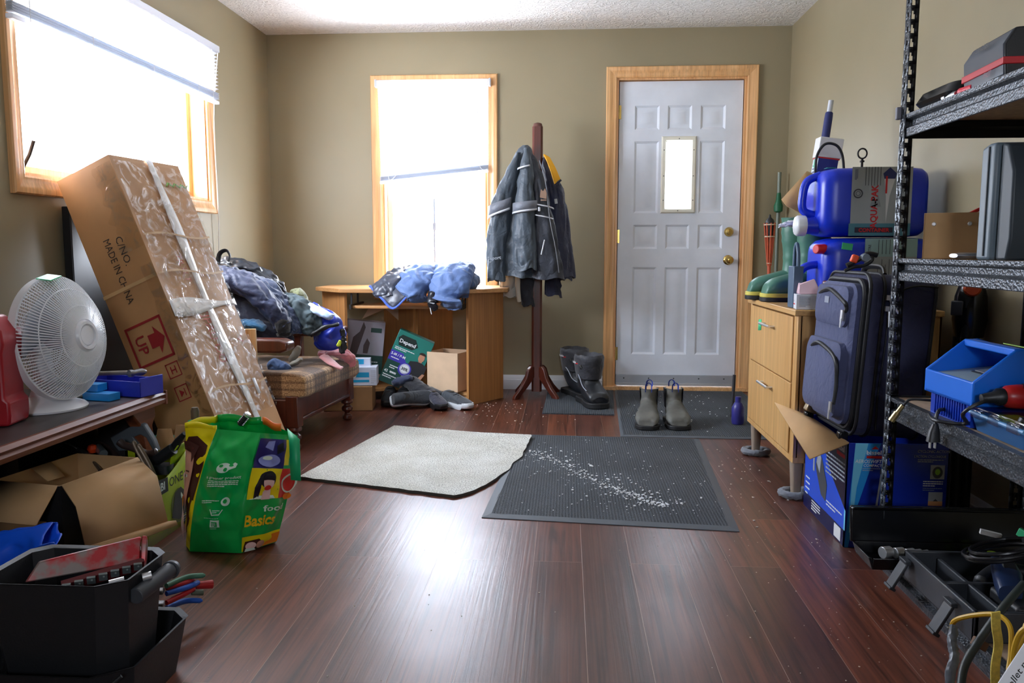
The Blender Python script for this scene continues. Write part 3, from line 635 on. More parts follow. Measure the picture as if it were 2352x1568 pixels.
jug('upper blue water jug with white screw cap, lying on the lower jug', (1.155, 3.345, ZT+.272), 0, 0)
# behind the jugs
t = thing('mop_box', 'tall slim white and blue carton with mop handle leaning behind the jugs', 'carton', (1.045, 3.66, ZT), (0, 7.5, 0))
mb = MB(); mb.box((0, 0, .325), (.085, .07, .65)); mb.build('carton', M('navy_carton', (24, 40, 128), .4), t, bev=.002)
mb = MB(); mb.box((-.0435, 0, .44), (.002, .07, .40)); mb.build('carton_side', M('white_blue_side', (196, 208, 226), .45), t)
mb = MB(); mb.box((.0, 0, .665), (.10, .075, .085)); mb.build('carton_lid', M('white_carton_lid', (226, 226, 224), .5), t, bev=.003)
mb = MB(); mb.box((0, 0, .62), (.092, .073, .006)); mb.build('red_stripe', red_ink, t)
mb = MB(); P_ = Print(mb, plane((0, -.0352, .44), (1, 0, 0), (0, 0, 1))); P_.text('SPRAY', 0, .07, .03, 0, 2, rot=90, bold=.03); P_.lines(-.03, .03, .05, 5, .012, .005, 0)
P_ = Print(mb, plane((-.045, 0, .44), (0, -1, 0), (0, 0, 1))); P_.lines(-.025, .15, .05, 10, .014, .006, 1); P_.ell(0, -.1, .02, .03, 2); mb.build('carton_print', [white_ink, navy_ink, M('sky_print', (90, 150, 210), .5)], t)
mb = MB(); mb.box((-.044, .0, .60), (.004, .03, .04)); mb.build('tape_tag', green_tape, t)
t = thing('mop', 'white mop pole with navy foam grip rising above the blue jugs', 'mop', (1.055, 3.70, ZT), (0, 6.5, 0)); mb = MB(); mb.cyl((0, .02, .0), (0, .02, .88), .0115); mb.build('pole', M('pale_grey_pole', (198, 202, 208), .35, .2), t)
mb = MB(); mb.lathe([(.013, .69), (.0175, .70), (.0175, .80), (.0165, .825), (.013, .83)], 20, (0, .02, 0)); mb.build('grip', M('navy_foam', (40, 48, 104), .7), t)
mb = MB(); mb.loft([((.98, 3.66, 1.30), (.05, 0, 0), (0, .03, 0)), ((.925, 3.64, 1.19), (.004, 0, 0), (0, .02, 0))], 12); mb.bm.clear()
mb.add([(.925, 3.60, 1.175), (1.045, 3.66, 1.30), (1.09, 3.66, 1.28), (1.09, 3.60, 1.12), (1.055, 3.58, 1.09), (.945, 3.585, 1.145)], [(0, 1, 2, 3, 4, 5)])
tag(mb.build('cardboard_sheet', card, solid=.004, loc=(.95, 3.62, 1.1)), 'tan cardboard flap fanned out between green boots and blue jugs', 'cardboard')
mb = MB(); vs = soft(mb, [(.91, 3.56, 1.06, .02, .012), (.95, 3.56, 1.07, .035, .02), (1.0, 3.56, 1.05, .03, .02)], 20, 5, .008, 30); tag(mb.build('crumpled_paper', M('white_paper', (224, 228, 236), .6), loc=(.95, 3.56, 1.05)), 'crumpled white and blue paper tucked above the green boots', 'paper')
mb = MB(); mb.tube(cr([(1.01, 3.42, 1.27), (1.015, 3.42, 1.34), (1.045, 3.42, 1.385), (1.09, 3.42, 1.38), (1.115, 3.42, 1.34), (1.125, 3.42, 1.27)], 7), .0055, 8); tag(mb.build('hose_loop', black_pl, loc=(1.06, 3.42, 1.27)), 'thin black cable arching above the upper blue jug', 'cable')
mb = MB(); ex = (1.205, 3.45); mb.tube([(ex[0], ex[1], 1.278), (ex[0], ex[1], 1.33)], .005, 8); mb.lathe([(0, 0), (.009, 0), (.009, .007), (0, .007)], 12, (ex[0], ex[1], 1.315)); mb.tube([(ex[0]+.018*sin(a), ex[1], 1.35+.02*-cos(a)) for a in [2*PI*k/20 for k in range(21)]], .0033, 8, False)
tag(mb.build('eye_bolt', M('dark_iron', (44, 42, 42), .5, .6), loc=(ex[0], ex[1], 1.28)), 'black eye bolt with a round loop standing on the upper blue jug', 'eye bolt')
# torch and pole in the corner
t = thing('garden_torch', 'red bamboo garden torch leaning in the corner beside the door', 'torch', (1.31, 5.28, 0), (0, -1, 0)); mb = MB(); mb.cyl((0, 0, .0), (0, 0, .9), .011); mb.build('cane', M('red_bamboo', (196, 92, 62), .5), t)
mb = MB()
for k in range(8): a = 2*PI*k/8; mb.tube([(.011*cos(a), .011*sin(a), .86), (.022*cos(a), .022*sin(a), .98), (.034*cos(a), .034*sin(a), 1.13)], .0045, 6)
mb.build('bamboo_basket', MC['red_bamboo'], t)
mb = MB()
for z, r_ in ((.87, .014), (1.04, .03), (1.115, .036)): mb.lathe([(r_, 0), (r_+.003, .004), (r_, .008), (r_-.004, .004)], 20, (0, 0, z))
mb.build('binding', M('pale_string', (216, 196, 170), .8), t)
mb = MB(); mb.lathe([(0, 1.04), (.024, 1.05), (.03, 1.13), (.024, 1.15), (.008, 1.165), (.006, 1.18), (0, 1.185)], 20); mb.build('fuel_can', black_pl, t)
t = thing('garden_stake', 'grey metal stake with a green clip leaning in the corner above the torch', 'stake', (1.375, 5.42, 0)); mb = MB(); mb.cyl((0, 0, 0), (0, 0, 1.46), .012); mb.build('rod', M('weathered_metal', (120, 128, 118), .5, .3), t)
mb = MB(); mb.lathe([(.012, 1.2), (.028, 1.21), (.03, 1.245), (.02, 1.27), (.012, 1.33)], 10); mb.build('clip', M('dark_green_clip', (20, 96, 62), .5), t)
# purple bottle by the cabinet foot
mb = MB(); mb.lathe([(0, 0), (.03, 0), (.034, .01), (.034, .09), (.022, .115), (.016, .12), (.016, .15), (0, .152)], 24, (.0, 0, 0)); o_ = mb.build('spray_can', M('violet_plastic', (54, 52, 130), .35)); o_.location = (.945, 4.42, .010); tag(o_, 'violet bottle standing on the door mat behind the oak cabinet', 'bottle')
mb = MB(); mb.cyl((0, 0, .0), (.006, 0, .24), .009); o_ = mb.build('broom_stick', M('dark_stick', (52, 50, 54), .5)); o_.location = (.955, 4.62, .01); tag(o_, 'thin dark stick upright behind the oak cabinet by the door', 'stick')
# ---------------------------------------------------------------- CHELSEA BOOTS
grey_l = M('worn_grey_leather', (96, 96, 90), .62, var=.3, vs=12, bs=50, bst=.2)
def ankle_boot():
    t = thing('ankle_boot', 'x', 'boot'); mb = MB()
    P = [(0, -.135, .035, .028, .02), (0, -.128, .042, .042, .03), (0, -.09, .052, .052, .038), (0, -.04, .062, .046, .046)]
    secs = [((0, -.137, .035), (.025, 0, 0), (0, .004, .016), .9), ((0, -.13, .042), (.042, 0, 0), (0, .008, .026), .9), ((0, -.1, .052), (.053, 0, 0), (0, .006, .037), .85), ((0, -.06, .06), (.052, 0, 0), (0, -.004, .045), .85),
            ((0, -.015, .075), (.045, 0, 0), (0, -.025, .055), .9), ((0, .03, .095), (.039, 0, 0), (0, -.05, .05), .95), ((0, .055, .125), (.037, 0, 0), (0, -.056, .018), 1), ((0, .062, .16), (.038, 0, 0), (0, -.056, 0), 1), ((0, .064, .20), (.04, 0, 0), (0, -.06, 0), 1)]
    Pq = cr([tuple(a for v in (q[0], q[1], q[2]) for a in v)+(q[3],) for q in secs], 5); mb.loft([(p[0:3], p[3:6], p[6:9], p[9]) for p in Pq], 32); mb.wrinkle(mb.bm.verts[:], .0018, 26); mb.build('upper', grey_l, t)
    pts = [(0, -.15), (.03, -.145), (.052, -.11), (.053, -.05), (.04, 0), (.037, .05), (.04, .1), (.025, .122), (0, .126)]; pts = cr(pts, 4); pl = pts+[(-x, y) for x, y in pts[-2:0:-1]]
    mb = MB(); mb.prism(pl, 0, .024); mb.build('sole', sole_b, t, bev=.004)
    for s_ in (-1, 1):
        mb = MB(); mb.loft([((s_*.037, .06, .09), (.002, 0, 0), (0, .018, 0), .6), ((s_*.0405, .064, .2), (.002, 0, 0), (0, .03, 0), .6)], 12); mb.build('elastic_gore', black_pl, t)
    mb = MB(); mb.loft([((0, .064, .201), (.034, 0, 0), (0, .052, 0)), ((0, .064, .203), (.02, 0, 0), (0, .03, 0))], 20); mb.build('lining', M('tan_lining', (196, 160, 120), .8), t)
    for y in (.012, .118):
        mb = MB(); mb.tube(cr([(-.012, y, .185), (-.012, y, .225), (0, y, .238), (.012, y, .225), (.012, y, .185)], 5), .005, 6, flat=.35); mb.build('pull_tab', M('blue_webbing', (36, 60, 150), .7), t)
    return t
ab = ankle_boot(); ab.scale = (1.22, 1.08, .95); ab.location = (.452, 4.375, .0095); ab.rotation_euler = (0, 0, R(-8)); ab['label'] = 'worn grey pull-on ankle boot, left one of the pair before the white door'; ab['group'] = 'grey ankle boots'
a2 = copy_tree(ab); a2.scale = (1.22, 1.08, .95); a2.location = (.60, 4.385, .0095); a2.rotation_euler = (0, 0, R(3)); a2['label'] = 'worn grey pull-on ankle boot, right one of the pair before the white door'
# ---------------------------------------------------------------- WINTER BOOTS
blk_l = M('black_leather', (30, 32, 36), .38, bs=70, bst=.1); blk_f = cloth_mat('black_nylon', (38, 39, 46), .6)
def winter_boot():
    t = thing('winter_boot', 'x', 'boot'); mb = MB()
    secs = [((.15, 0, .05), (0, .03, 0), (.004, 0, .02), .9), ((.14, 0, .058), (0, .05, 0), (-.006, 0, .034), .85), ((.1, 0, .068), (0, .058, 0), (-.006, 0, .044), .8), ((.05, 0, .08), (0, .055, 0), (0, 0, .056), .85),
            ((.0, 0, .1), (0, .052, 0), (.035, 0, .06), .9), ((-.03, 0, .13), (0, .053, 0), (.065, 0, .03), .95), ((-.04, 0, .17), (0, .056, 0), (.07, 0, .0), .95)]
    Pq = cr([tuple(a for v in (q[0], q[1], q[2]) for a in v)+(q[3],) for q in secs], 5); mb.loft([(p[0:3], p[3:6], p[6:9], p[9]) for p in Pq], 32); mb.build('boot_shell', blk_l, t)
    mb = MB(); P = cr([(-.03, .155, .078, .062), (-.032, .2, .086, .068), (-.032, .245, .092, .074), (-.032, .28, .094, .076), (-.032, .30, .086, .07)], 5)
    rg = []
    for i, p in enumerate(P): rg.append([V((p[0]+p[2]*cos(a)*(1+.05*noise.noise(V((cos(a)*2, sin(a)*2, p[1]*20)))), p[3]*sin(a)*(1+.05*noise.noise(V((sin(a)*3, cos(a)*2, p[1]*26)))), p[1]+(.012*noise.noise(V((cos(a)*2.2, sin(a)*2.2, 4))) if i > len(P)-5 else 0))) for a in [2*PI*k/40 for k in range(40)]])
    rg.append([V((-.042+(v.x+.042)*.8, v.y*.8, v.z-.03)) for v in rg[-1]]); mb.rings(rg); mb.build('nylon_collar', blk_f, t)
    pts = [(.165, 0), (.155, .035), (.12, .06), (.05, .058), (0, .048), (-.06, .05), (-.105, .045), (-.12, 0)]; pts = cr(pts, 4); pl = pts+[(x, -y) for x, y in pts[-2:0:-1]]
    mb = MB(); mb.prism(pl, 0, .034); mb.build('lug_sole', sole_b, t, bev=.005)
    mb = MB(); mb.tube(cr([(-.02, -.062, .185), (.02, -.064, .16), (.05, -.06, .12), (.1, -.055, .1)], 5), .0025, 6); mb.build('grey_piping', M('grey_piping', (150, 156, 166), .5), t)
    mb = MB(); mb.tube([(.05, -.068, .225), (.055, -.072, .245), (.06, -.068, .23)], .006, 6); mb.build('cord_lock', black_pl, t)
    mb = MB(); P_ = Print(mb, lambda u, v: V((-.042+.084*sin(u/.08), -.0735*cos(u/.08)-.004, .255+v)), .001); P_.text('Baffin' if False else 'Alaska', 0, -.006, .02, 0, 1, bold=.02, sx=.9); P_.rect(.02, -.01, .04, -.004, 1); mb.build('logo_print', [white_ink, red_ink], t)
    return t
wbt = winter_boot(); wbt.scale = (1.15, 1.22, 1.02); wbt.location = (.155, 4.95, .0095); wbt.rotation_euler = (0, 0, R(-72)); wbt['label'] = 'black winter boot with small logo, the front one of the pair by the coat rack'; wbt['group'] = 'black winter boots'
w2_ = copy_tree(wbt); w2_.scale = (1.15, 1.22, 1.02); w2_.location = (.075, 5.27, .0095); w2_.rotation_euler = (0, 0, R(-60)); w2_['label'] = 'black winter boot, the rear one of the pair, nearest the wall'
# ================================================================ RIGHT FOREGROUND: SUITCASE, VACUUM CARTON, SHELVING
def hammer():
    m, nt, b = newmat('hammered_grey_enamel'); co = coords(nt); v = nd(nt, 'TexVoronoi', Scale=160.0); nt.links.new(co, v.inputs['Vector'])
    b.inputs['Base Color'].default_value = lin((74, 78, 84)); b.inputs['Metallic'].default_value = .55; b.inputs['Roughness'].default_value = .33; bump(nt, b, v.outputs[0], .6, .003); return m
ham = hammer(); blk_e = M('black_enamel', (22, 22, 25), .4, .3); chip = M('particle_board', (176, 152, 128), .75, var=.12, vs=60)
SX0, SX1, SY0, SY1 = .952, 1.362, 1.21, 2.435
unit = thing('shelving_unit', 'black boltless steel shelving unit along the right wall in the foreground', 'shelving', ((SX0+SX1)/2, (SY0+SY1)/2, 0)); U0 = Matrix.Translation(-V(unit.location))
def post(x, y, sx, sy):
    # L section: one flange along X, one along Y, both punched with keyholes
    mb = MB(U0); w_, th = .036, .002
    def flange(dirv, n, a0=.33, a1=.67, mi=0):
        mb.mi = mi
        o_ = V((x, y, 0)); d = V(dirv); z = 0.0
        while z < 1.83:
            z1 = z+.038; k = [(.35, .008), (.65, .008), (.65, .024), (.56, .027), (.56, .034), (.44, .034), (.44, .027), (.35, .024)]
            # frame around a hole: left strip, right strip, bottom, top
            for u0, u1, a, b in ((0, a0, 0, 1), (a1, 1, 0, 1), (a0, a1, 0, .25), (a0, a1, .85, 1), (a0, a0+.1, .6, .85), (a1-.1, a1, .6, .85)):
                pts = [o_+d*(w_*u_)+V((0, 0, z+.038*v_)) for u_, v_ in ((u0, a), (u1, a), (u1, b), (u0, b))]; mb.add(pts, [(0, 1, 2, 3)])
            z = z1
    flange((sx, 0, 0), 1); flange((0, sy, 0), 1, .38, .62, 1)
    return mb.build('post', [blk_e, ham], unit, solid=.002, flat=True)
for x, sx in ((SX0, 1), (SX1, -1)):
    for y, sy in ((SY1, -1), (SY0, 1)): post(x, y, sx, sy)
def beam(mb, p, q, inward, z):
    # stepped (double-rivet) beam profile from p to q
    p, q = V(p), V(q); n = V(inward); pr = [(0, 0), (0, .022), (.014, .030), (.014, .045), (-.002, .052), (-.002, .062), (.018, .062)]; pr = pr+[(a+.002, b-.002) for a, b in pr[::-1]]
    mb.rings([[c+n*a+V((0, 0, z-.062+b)) for a, b in pr] for c in (p, q)])
LV = (.055, .525, .93, 1.335)
for z in LV:
    mb = MB(U0); beam(mb, (SX0+.003, SY0, 0), (SX0+.003, SY1, 0), (1, 0, 0), z+.003); beam(mb, (SX1-.003, SY1, 0), (SX1-.003, SY0, 0), (-1, 0, 0), z+.003); mb.build('long_beam', ham, unit, ang=20)
    mb = MB(U0); beam(mb, (SX0, SY1-.003, 0), (SX1, SY1-.003, 0), (0, -1, 0), z+.003); beam(mb, (SX1, SY0+.003, 0), (SX0, SY0+.003, 0), (0, 1, 0), z+.003); mb.build('end_beam', blk_e, unit, ang=20)
    mb = MB(U0); mb.bx(SX0+.016, SX1-.016, SY0+.016, SY1-.016, z-.012, z); mb.build('shelf_board', chip, unit)
mb = MB(U0); mb.box((SX0-.008, SY1-.004, 1.345), (.014, .014, .035)); mb.build('corner_clip', M('grey_clip', (112, 112, 124), .5), unit, bev=.003)
for (x, y) in ((SX0+.012, SY1-.012), (SX1-.012, SY1-.012)): mb = MB(U0); mb.box((x, y, .004), (.034, .034, .012)); mb.build('foot_cap', black_pl, unit, bev=.002)
# vacuum cleaner carton ---------------------------------------------------------
bx0, bx1, by0, by1, bz = .905, 1.215, 2.585, 3.035, .345
t = thing('vacuum_carton', 'tall glossy blue vacuum cleaner carton with an open flap, under the suitcase', 'carton', ((bx0+bx1)/2, (by0+by1)/2, 0)); X = Matrix.Translation(-V(t.location))
navy_c = M('glossy_navy_carton', (18, 46, 160), .3); sky_c = M('cyan_carton_print', (40, 150, 226), .3); deep_c = M('deep_blue_print', (10, 18, 70), .3); gre_c = M('silver_grey_print', (168, 176, 184), .35); lime_c = M('lime_print', (150, 200, 60), .4); gr2_c = M('dark_grey_art', (70, 74, 80), .4); sand_c = M('sand_print', (222, 160, 110), .5); mid_c = M('mid_blue_print', (34, 84, 214), .3)
mb = MB(X); th = .004
mb.bx(bx0, bx1, by0, by0+th, 0, bz); mb.bx(bx0, bx1, by1-th, by1, 0, bz); mb.bx(bx0, bx0+th, by0, by1, 0, bz); mb.bx(bx1-th, bx1, by0, by1, 0, bz); mb.bx(bx0, bx1, by0, by1, 0, th); mb.build('carton_walls', navy_c, t, bev=.0008)
mb = MB(X); yy0, yy1 = by0+.02, by1-.03; mb.add([(bx0, yy0-.02, bz), (bx0, yy1, bz), (bx0-.125, yy1+.02, bz-.0), (bx0-.115, yy0-.0, bz-.02)], [(0, 1, 2, 3)]); mb.bm.verts.ensure_lookup_table()
mb.bm.verts[2].co.z += .045; mb.bm.verts[3].co.z += -.04
mb.build('open_flap', card, t, solid=.004)
mb = MB(X); P_ = Print(mb, plane((bx0, by0, 0), (1, 0, 0), (0, 0, 1)), .0006); k = 1
P_.poly([(0, 0), (.012, 0), (.03, .12), (.075, .28), (.1, bz), (.02, bz), (.012, .2)], 1, 1); P_.poly([(.012, .05), (.018, .05), (.03, .2), (.06, bz), (.02, bz), (.014, .2)], 2, 2)
P_.text('bissell', .081, .309, .019, 0, 3, bold=.02, sx=1.15); P_.poly([(.07, .326), (.094, .326), (.082, .337)], 3, 2); P_.rect(.056, .296, .104, .305, 3, 2)
P_.text('AEROSWIFT', .062, .281, .016, 0, 3, shear=.12, bold=.008, sx=.95); P_.text('COMPACT', .076, .269, .012, 0, 3, shear=.12, bold=.01); P_.lines(.045, .264, .055, 2, .006, .002, 4, 3)
P_.poly([(.088, .11), (.095, .11), (.108, .245), (.102, .245)], 4, 2); P_.rect(.1, .245, .11, .262, 5, 2); P_.rect(.083, .09, .093, .11, 4, 2)
P_.text('CYCLONIC ACTION', .262, .318, .012, 4, 3, shear=.12, bold=.02, sx=.9); P_.text("L'ACTION CYCLONIQUE", .252, .302, .011, 4, 3, shear=.12, bold=.02, sx=.8); P_.lines(.215, .296, .08, 2, .006, .003, 4, 3)
P_.rect(.256, .232, .3, .278, 4, 2); P_.ell(.278, .254, .016, .019, 5, 3); P_.ell(.278, .256, .008, .010, 6, 4)
P_.lines(.235, .226, .062, 3, .007, .0035, 0, 3); P_.lines(.235, .203, .06, 2, .006, .002, 4, 3)
P_.rect(.254, .145, .298, .19, 4, 2); P_.rect(.254, .145, .298, .16, 7, 3); P_.poly([(.268, .16), (.276, .168), (.284, .16)], 5, 4)
P_.lines(.228, .138, .068, 3, .007, .0035, 0, 3); P_.lines(.23, .115, .06, 4, .006, .002, 4, 3)
P_ = Print(mb, plane((bx0, by1, 0), (0, -1, 0), (0, 0, 1)), .0006); W_ = by1-by0
P_.rect(0, 0, W_, bz, 8, 1); P_.poly([(.12, bz), (W_, bz), (W_, .12), (.3, .2)], 9, 2); P_.rect(W_-.012, 0, W_, bz, 2, 2)
P_.poly([(.10, .16), (.105, .34), (.112, .34), (.118, .16)], 4, 3); P_.poly([(.13, .19), (.16, .25), (.2, .225), (.26, .15), (.25, .09), (.2, .1), (.14, .17)], 5, 3); P_.poly([(.14, .2), (.16, .25), (.19, .23), (.18, .17)], 4, 4)
P_.text('bissell', .385, .305, .028, 0, 3, bold=.02); P_.rect(.345, .285, .425, .298, 3, 3); P_.lines(.24, .27, .19, 6, .014, .006, 4, 3)
P_.rect(0, 0, W_, .055, 10, 2); P_.lines(.26, .10, .16, 2, .012, .005, 0, 3); P_.lines(.1, .05, .1, 4, .01, .005, 0, 3, seed=4); P_.rect(W_-.1, .006, W_-.035, .05, 0, 3); P_.lines(.02, .12, .05, 4, .02, .006, 0, 3, seed=6)
mb.build('carton_print', [white_ink, sky_c, M('pale_cyan_print', (120, 205, 240), .3), red_ink, gre_c, gr2_c, lime_c, sand_c, mid_c, M('purple_black_print', (24, 18, 44), .3), deep_c], t, flat=True)
# suitcase -----------------------------------------------------------------------
suit = thing('suitcase', 'navy blue fabric suitcase with front pockets standing on the blue vacuum carton', 'suitcase', (1.035, 2.81, .347), (0, 3.5, 2)); navy = cloth_mat('navy_luggage_fabric', (46, 49, 80), .75, 1400, .1, .06); navy2 = cloth_mat('lighter_navy_luggage_fabric', (66, 73, 110), .75, 1400, .1, .06); pipe = M('black_piping', (20, 20, 24), .5)  # front panel and pockets use a lighter navy than the body
SH = .53; D0, D1_ = -.11, .10; HW = .185
def rrect(x, k=1, r=.055, hw=HW, z0=0, z1=SH, n=7):
    pts = []
    a, b, c, d = -hw*k, hw*k, z0+(1-k)*.2, z1-(1-k)*.2
    for (cx_, cz_, t0) in ((b-r, c+r, -90), (b-r, d-r, 0), (a+r, d-r, 90), (a+r, c+r, 180)):
        for i in range(n): t_ = R(t0+90*i/(n-1)); pts.append(V((x, cx_+r*cos(t_), cz_+r*sin(t_))))
    return pts
mb = MB(); mb.rings([rrect(D0+.004, .95), rrect(D0, .985), rrect(D0+.01, 1), rrect(D1_-.01, 1), rrect(D1_, .985), rrect(D1_+.006, .94)]); mb.build('main_body', navy, suit)
def piping(name, x, r_, k=1.0, **q): mb = MB(); L_ = rrect(x, k, **q); mb.tube(L_+[L_[0]], r_, 8, False); return mb.build(name, pipe, suit)
piping('piping', D0+.002, .006, .995); piping('piping', D0+.045, .0055, 1.004); piping('piping', D1_-.004, .006, 1.0)
mb = MB(); mb.rings([rrect(D0, .93, hw=.18, z0=.015, z1=SH-.02), rrect(D0-.03, .93, hw=.18, z0=.015, z1=SH-.02), rrect(D0-.042, .86, hw=.18, z0=.02, z1=SH-.03)]); mb.build('front_panel', navy2, suit)
mb = MB(); L_ = rrect(D0-.008, .955, hw=.18, z0=.012, z1=SH-.015); mb.tube(L_+[L_[0]], .009, 8, False); mb.build('panel_zipper', pipe, suit)
def pocket(y0, y1, z0, z1, d, curve):
    mb = MB(); q = dict(r=.035); c = (y0+y1)/2; hw = (y1-y0)/2
    f = lambda x, s_: [V((v.x, v.y+c, v.z)) for v in rrect(x, 1, r=.035, hw=hw*s_, z0=z0+(1-s_)*.1, z1=z1-(1-s_)*.1)]
    mb.rings([f(D0-.036, 1), f(D0-.036-d*.7, .98), f(D0-.036-d, .86)]); p_ = mb.build('front_pocket', navy2, suit)
    mb = MB(); mb.tube(cr([(D0-.034-d*.6, y1-.01, z1-curve), (D0-.04-d, c+.04, z1-.02), (D0-.04-d, c-.02, z1-.018), (D0-.036-d, y0+.02, z1-.05), (D0-.034-d*.8, y0+.008, (z0+z1)/2), (D0-.034-d*.8, y0+.01, z0+.05)], 6), .007, 8); mb.build('zipper', pipe, p_)
    mb = MB(); mb.box((D0-.045-d*.8, y0+.012, z0+.04), (.006, .012, .035), (0, 0, 10)); mb.box((D0-.047-d*.8, y0+.012, z0+.015), (.003, .01, .03)); mb.build('zip_pull', steel, p_)
pocket(-.15, .15, .35, .485, .022, .04); pocket(-.16, .16, .05, .30, .035, .05)
mb = MB(); P_ = Print(mb, plane((D0-.0595, .02, .43), (0, -1, 0), (0, 0, 1))); P_.rect(-.02, -.008, .02, .014, 0); mb.build('logo_patch', M('grey_patch', (126, 132, 150), .4), suit)
mb = MB()
for z, a in ((.47, 38), (.435, 5)): mb.box((D0+.055, -HW-.008, z-.012), (.012, .008, .016)); mb.tube([(D0+.06, -HW-.014, z-.02), (D0+.06+.045*sin(R(a)), -HW-.016, z-.02-.05*cos(R(a)))], .004, 6)
mb.build('zip_pull', steel, suit)
mb = MB(); mb.tube(cr([(-.03, -.09, SH), (-.03, -.06, SH+.022), (-.03, .06, SH+.022), (-.03, .09, SH)], 6), .01, 8, flat=.6); mb.build('carry_handle', pipe, suit)
mb = MB(); L_ = [V((v.x+.0, v.y, v.z)) for v in rrect(0, 1)];
pts = [];  # arc-topped seam of the side panel
for a, z in ((.0, .03), (-.005, .15), (-.0, .3), (.0, .42)): pts.append((-.045+a, -HW-.001, z))
pts += [(-.035, -HW-.001, .455), (-.005, -HW-.001, .487), (.04, -HW-.001, .5), (.10, -HW-.001, .5)]
mb.tube(cr(pts, 5), .003, 6); mb.build('side_seam', pipe, suit)
mb = MB(); mb.box((D0-.03, -HW+.02, .0), (.03, .03, .03)); mb.box((D0-.03, HW-.02, .0), (.03, .03, .03)); mb.build('skid_foot', black_gl, suit, bev=.005)
mb = MB(); mb.box((D0-.02, HW-.03, .035), (.05, .035, .045), (0, 20, 0)); mb.build('side_latch', M('dull_brass_latch', (150, 134, 110), .4, .7), suit, bev=.004)
# clamp on the suitcase
t = thing('spring_clamp', 'black spring clamp with orange pads lying on top of the suitcase by the shelf post', 'clamp', (.955, 2.70, .895)); mb = MB(); mb.tube(cr([(-.05, 0, -.005), (-.02, 0, .008), (.01, 0, .012), (.035, 0, .03), (.03, 0, .055)], 5), [.006]*21, 8); mb.tube(cr([(-.045, 0, .012), (-.01, 0, .03), (.02, 0, .05), (.05, 0, .045)], 5), .008, 8); mb.build('jaws', black_pl, t)
mb = MB(); mb.box((-.022, -.002, .034), (.022, .02, .026), (0, 20, 0)); mb.build('orange_pad', M('orange_plastic', (236, 84, 40), .4), t, bev=.005)
mb = MB(); mb.lathe([(0, -.014), (.012, -.014), (.014, 0), (.012, .014), (0, .014)], 16, (.008, -.01, .038), (0, 1, 0)); mb.build('pivot', M('grey_pivot', (112, 124, 134), .4), t)
# folded tripod by the wall -----------------------------------------------------------
t = thing('folded_stand', 'folded black stand with orange knob leaning on the wall behind the shelving', 'stand', (1.395, 2.86, 0)); mb = MB()
for k, (x, y) in enumerate(((-.035, -.03), (.01, .0), (-.03, .035))): mb.tube([(x*1.3, y*1.5, 0), (x, y, .45), (x*.9, y*.9, .80)], .017, 10)
mb.build('legs', black_pl, t); mb = MB(); mb.lathe([(0, .66), (.045, .66), (.055, .72), (.05, .80), (.03, .87), (0, .88)], 20, (-.01, 0, 0)); mb.build('hub', black_gl, t); mb = MB(); mb.box((-.055, -.01, .76), (.03, .04, .05), (0, 0, 45)); mb.build('latch', M('dark_grey_plastic', (58, 60, 68), .4), t, bev=.004)
mb = MB(); mb.lathe([(0, 0), (.026, 0), (.028, .012), (.022, .022), (0, .024)], 18, (-.03, -.045, .83), (-.4, -1, 0)); mb.build('orange_knob', M('burnt_orange', (206, 84, 40), .4), t)
mb = MB(); mb.tube([(-.055, -.02, .1), (-.05, -.01, .64)], .006, 8); mb.build('rod', M('gunmetal', (90, 92, 100), .3, .8), t)
# ---------------------------------------------------------------- TOP SHELF
zt = LV[3]
t = thing('battery_charger', 'black and grey charger with a red stripe on the top shelf', 'charger', (1.09, 2.0, zt+.003), (0, 0, -4)); mb = MB(); mb.prism([(-.12, 0), (-.125, .07), (-.105, .105), (.09, .12), (.12, .07), (.12, 0)], -.11, .11, 'Y'); mb.build('housing', black_pl, t, bev=.004)
mb = MB(); mb.prism([(-.123, .004), (-.1275, .07), (-.108, .102), (-.11, .08), (-.112, .004)], -.105, .105, 'Y'); mb.build('face_panel', M('graphite_face', (74, 80, 90), .35), t, bev=.002)
mb = MB(); mb.box((-.062, 0, .034), (.132, .224, .016)); mb.build('red_stripe', M('red_plastic', (190, 38, 48), .4), t, bev=.002)
mb = MB(); P_ = Print(mb, lambda u, v: V((-.1285+.1*max(0, v), -u, .07+v)), .001); P_.text('CHARGER', .0, .01, .016, 0, 2, bold=.02); P_.text('FAST', .04, -.058, .018, 1, 2, shear=.2); mb.build('logo_print', [black_ink, M('pink_grey_print', (150, 96, 110), .5)], t)
mb = MB(); vs = mb.loft([((-.03, 0, .004), (.07, 0, 0), (0, .10, 0), .3), ((-.03, 0, .02), (.08, 0, 0), (0, .115, 0), .3), ((-.02, 0, .045), (.075, 0, 0), (0, .11, 0), .3), ((-.0, 0, .055), (.05, 0, 0), (0, .10, 0), .3)], 28); o_ = mb.build('tool_tray', black_gl, ang=40); o_.location = (1.07, 2.27, zt+.003); tag(o_, 'glossy black moulded tray beside the corner post of the top shelf', 'tray')
mb = MB(); mb.cyl((0, 0, 0), (0, -.06, 0), .009, .007); o_ = mb.build('screwdriver', M('bright_red_handle', (214, 34, 60), .4)); o_.location = (.975, 2.13, zt+.013); tag(o_, 'small bright red tool handle at the top shelf edge', 'tool')
mb = MB(); mb.cyl((0, 0, 0), (0, -.085, 0), .007); mb.cyl((0, -.02, 0), (0, -.035, 0), .01); o_ = mb.build('socket_adapter', steel); o_.location = (.975, 2.235, zt+.013); tag(o_, 'chrome socket adapter at the top shelf edge', 'adapter')
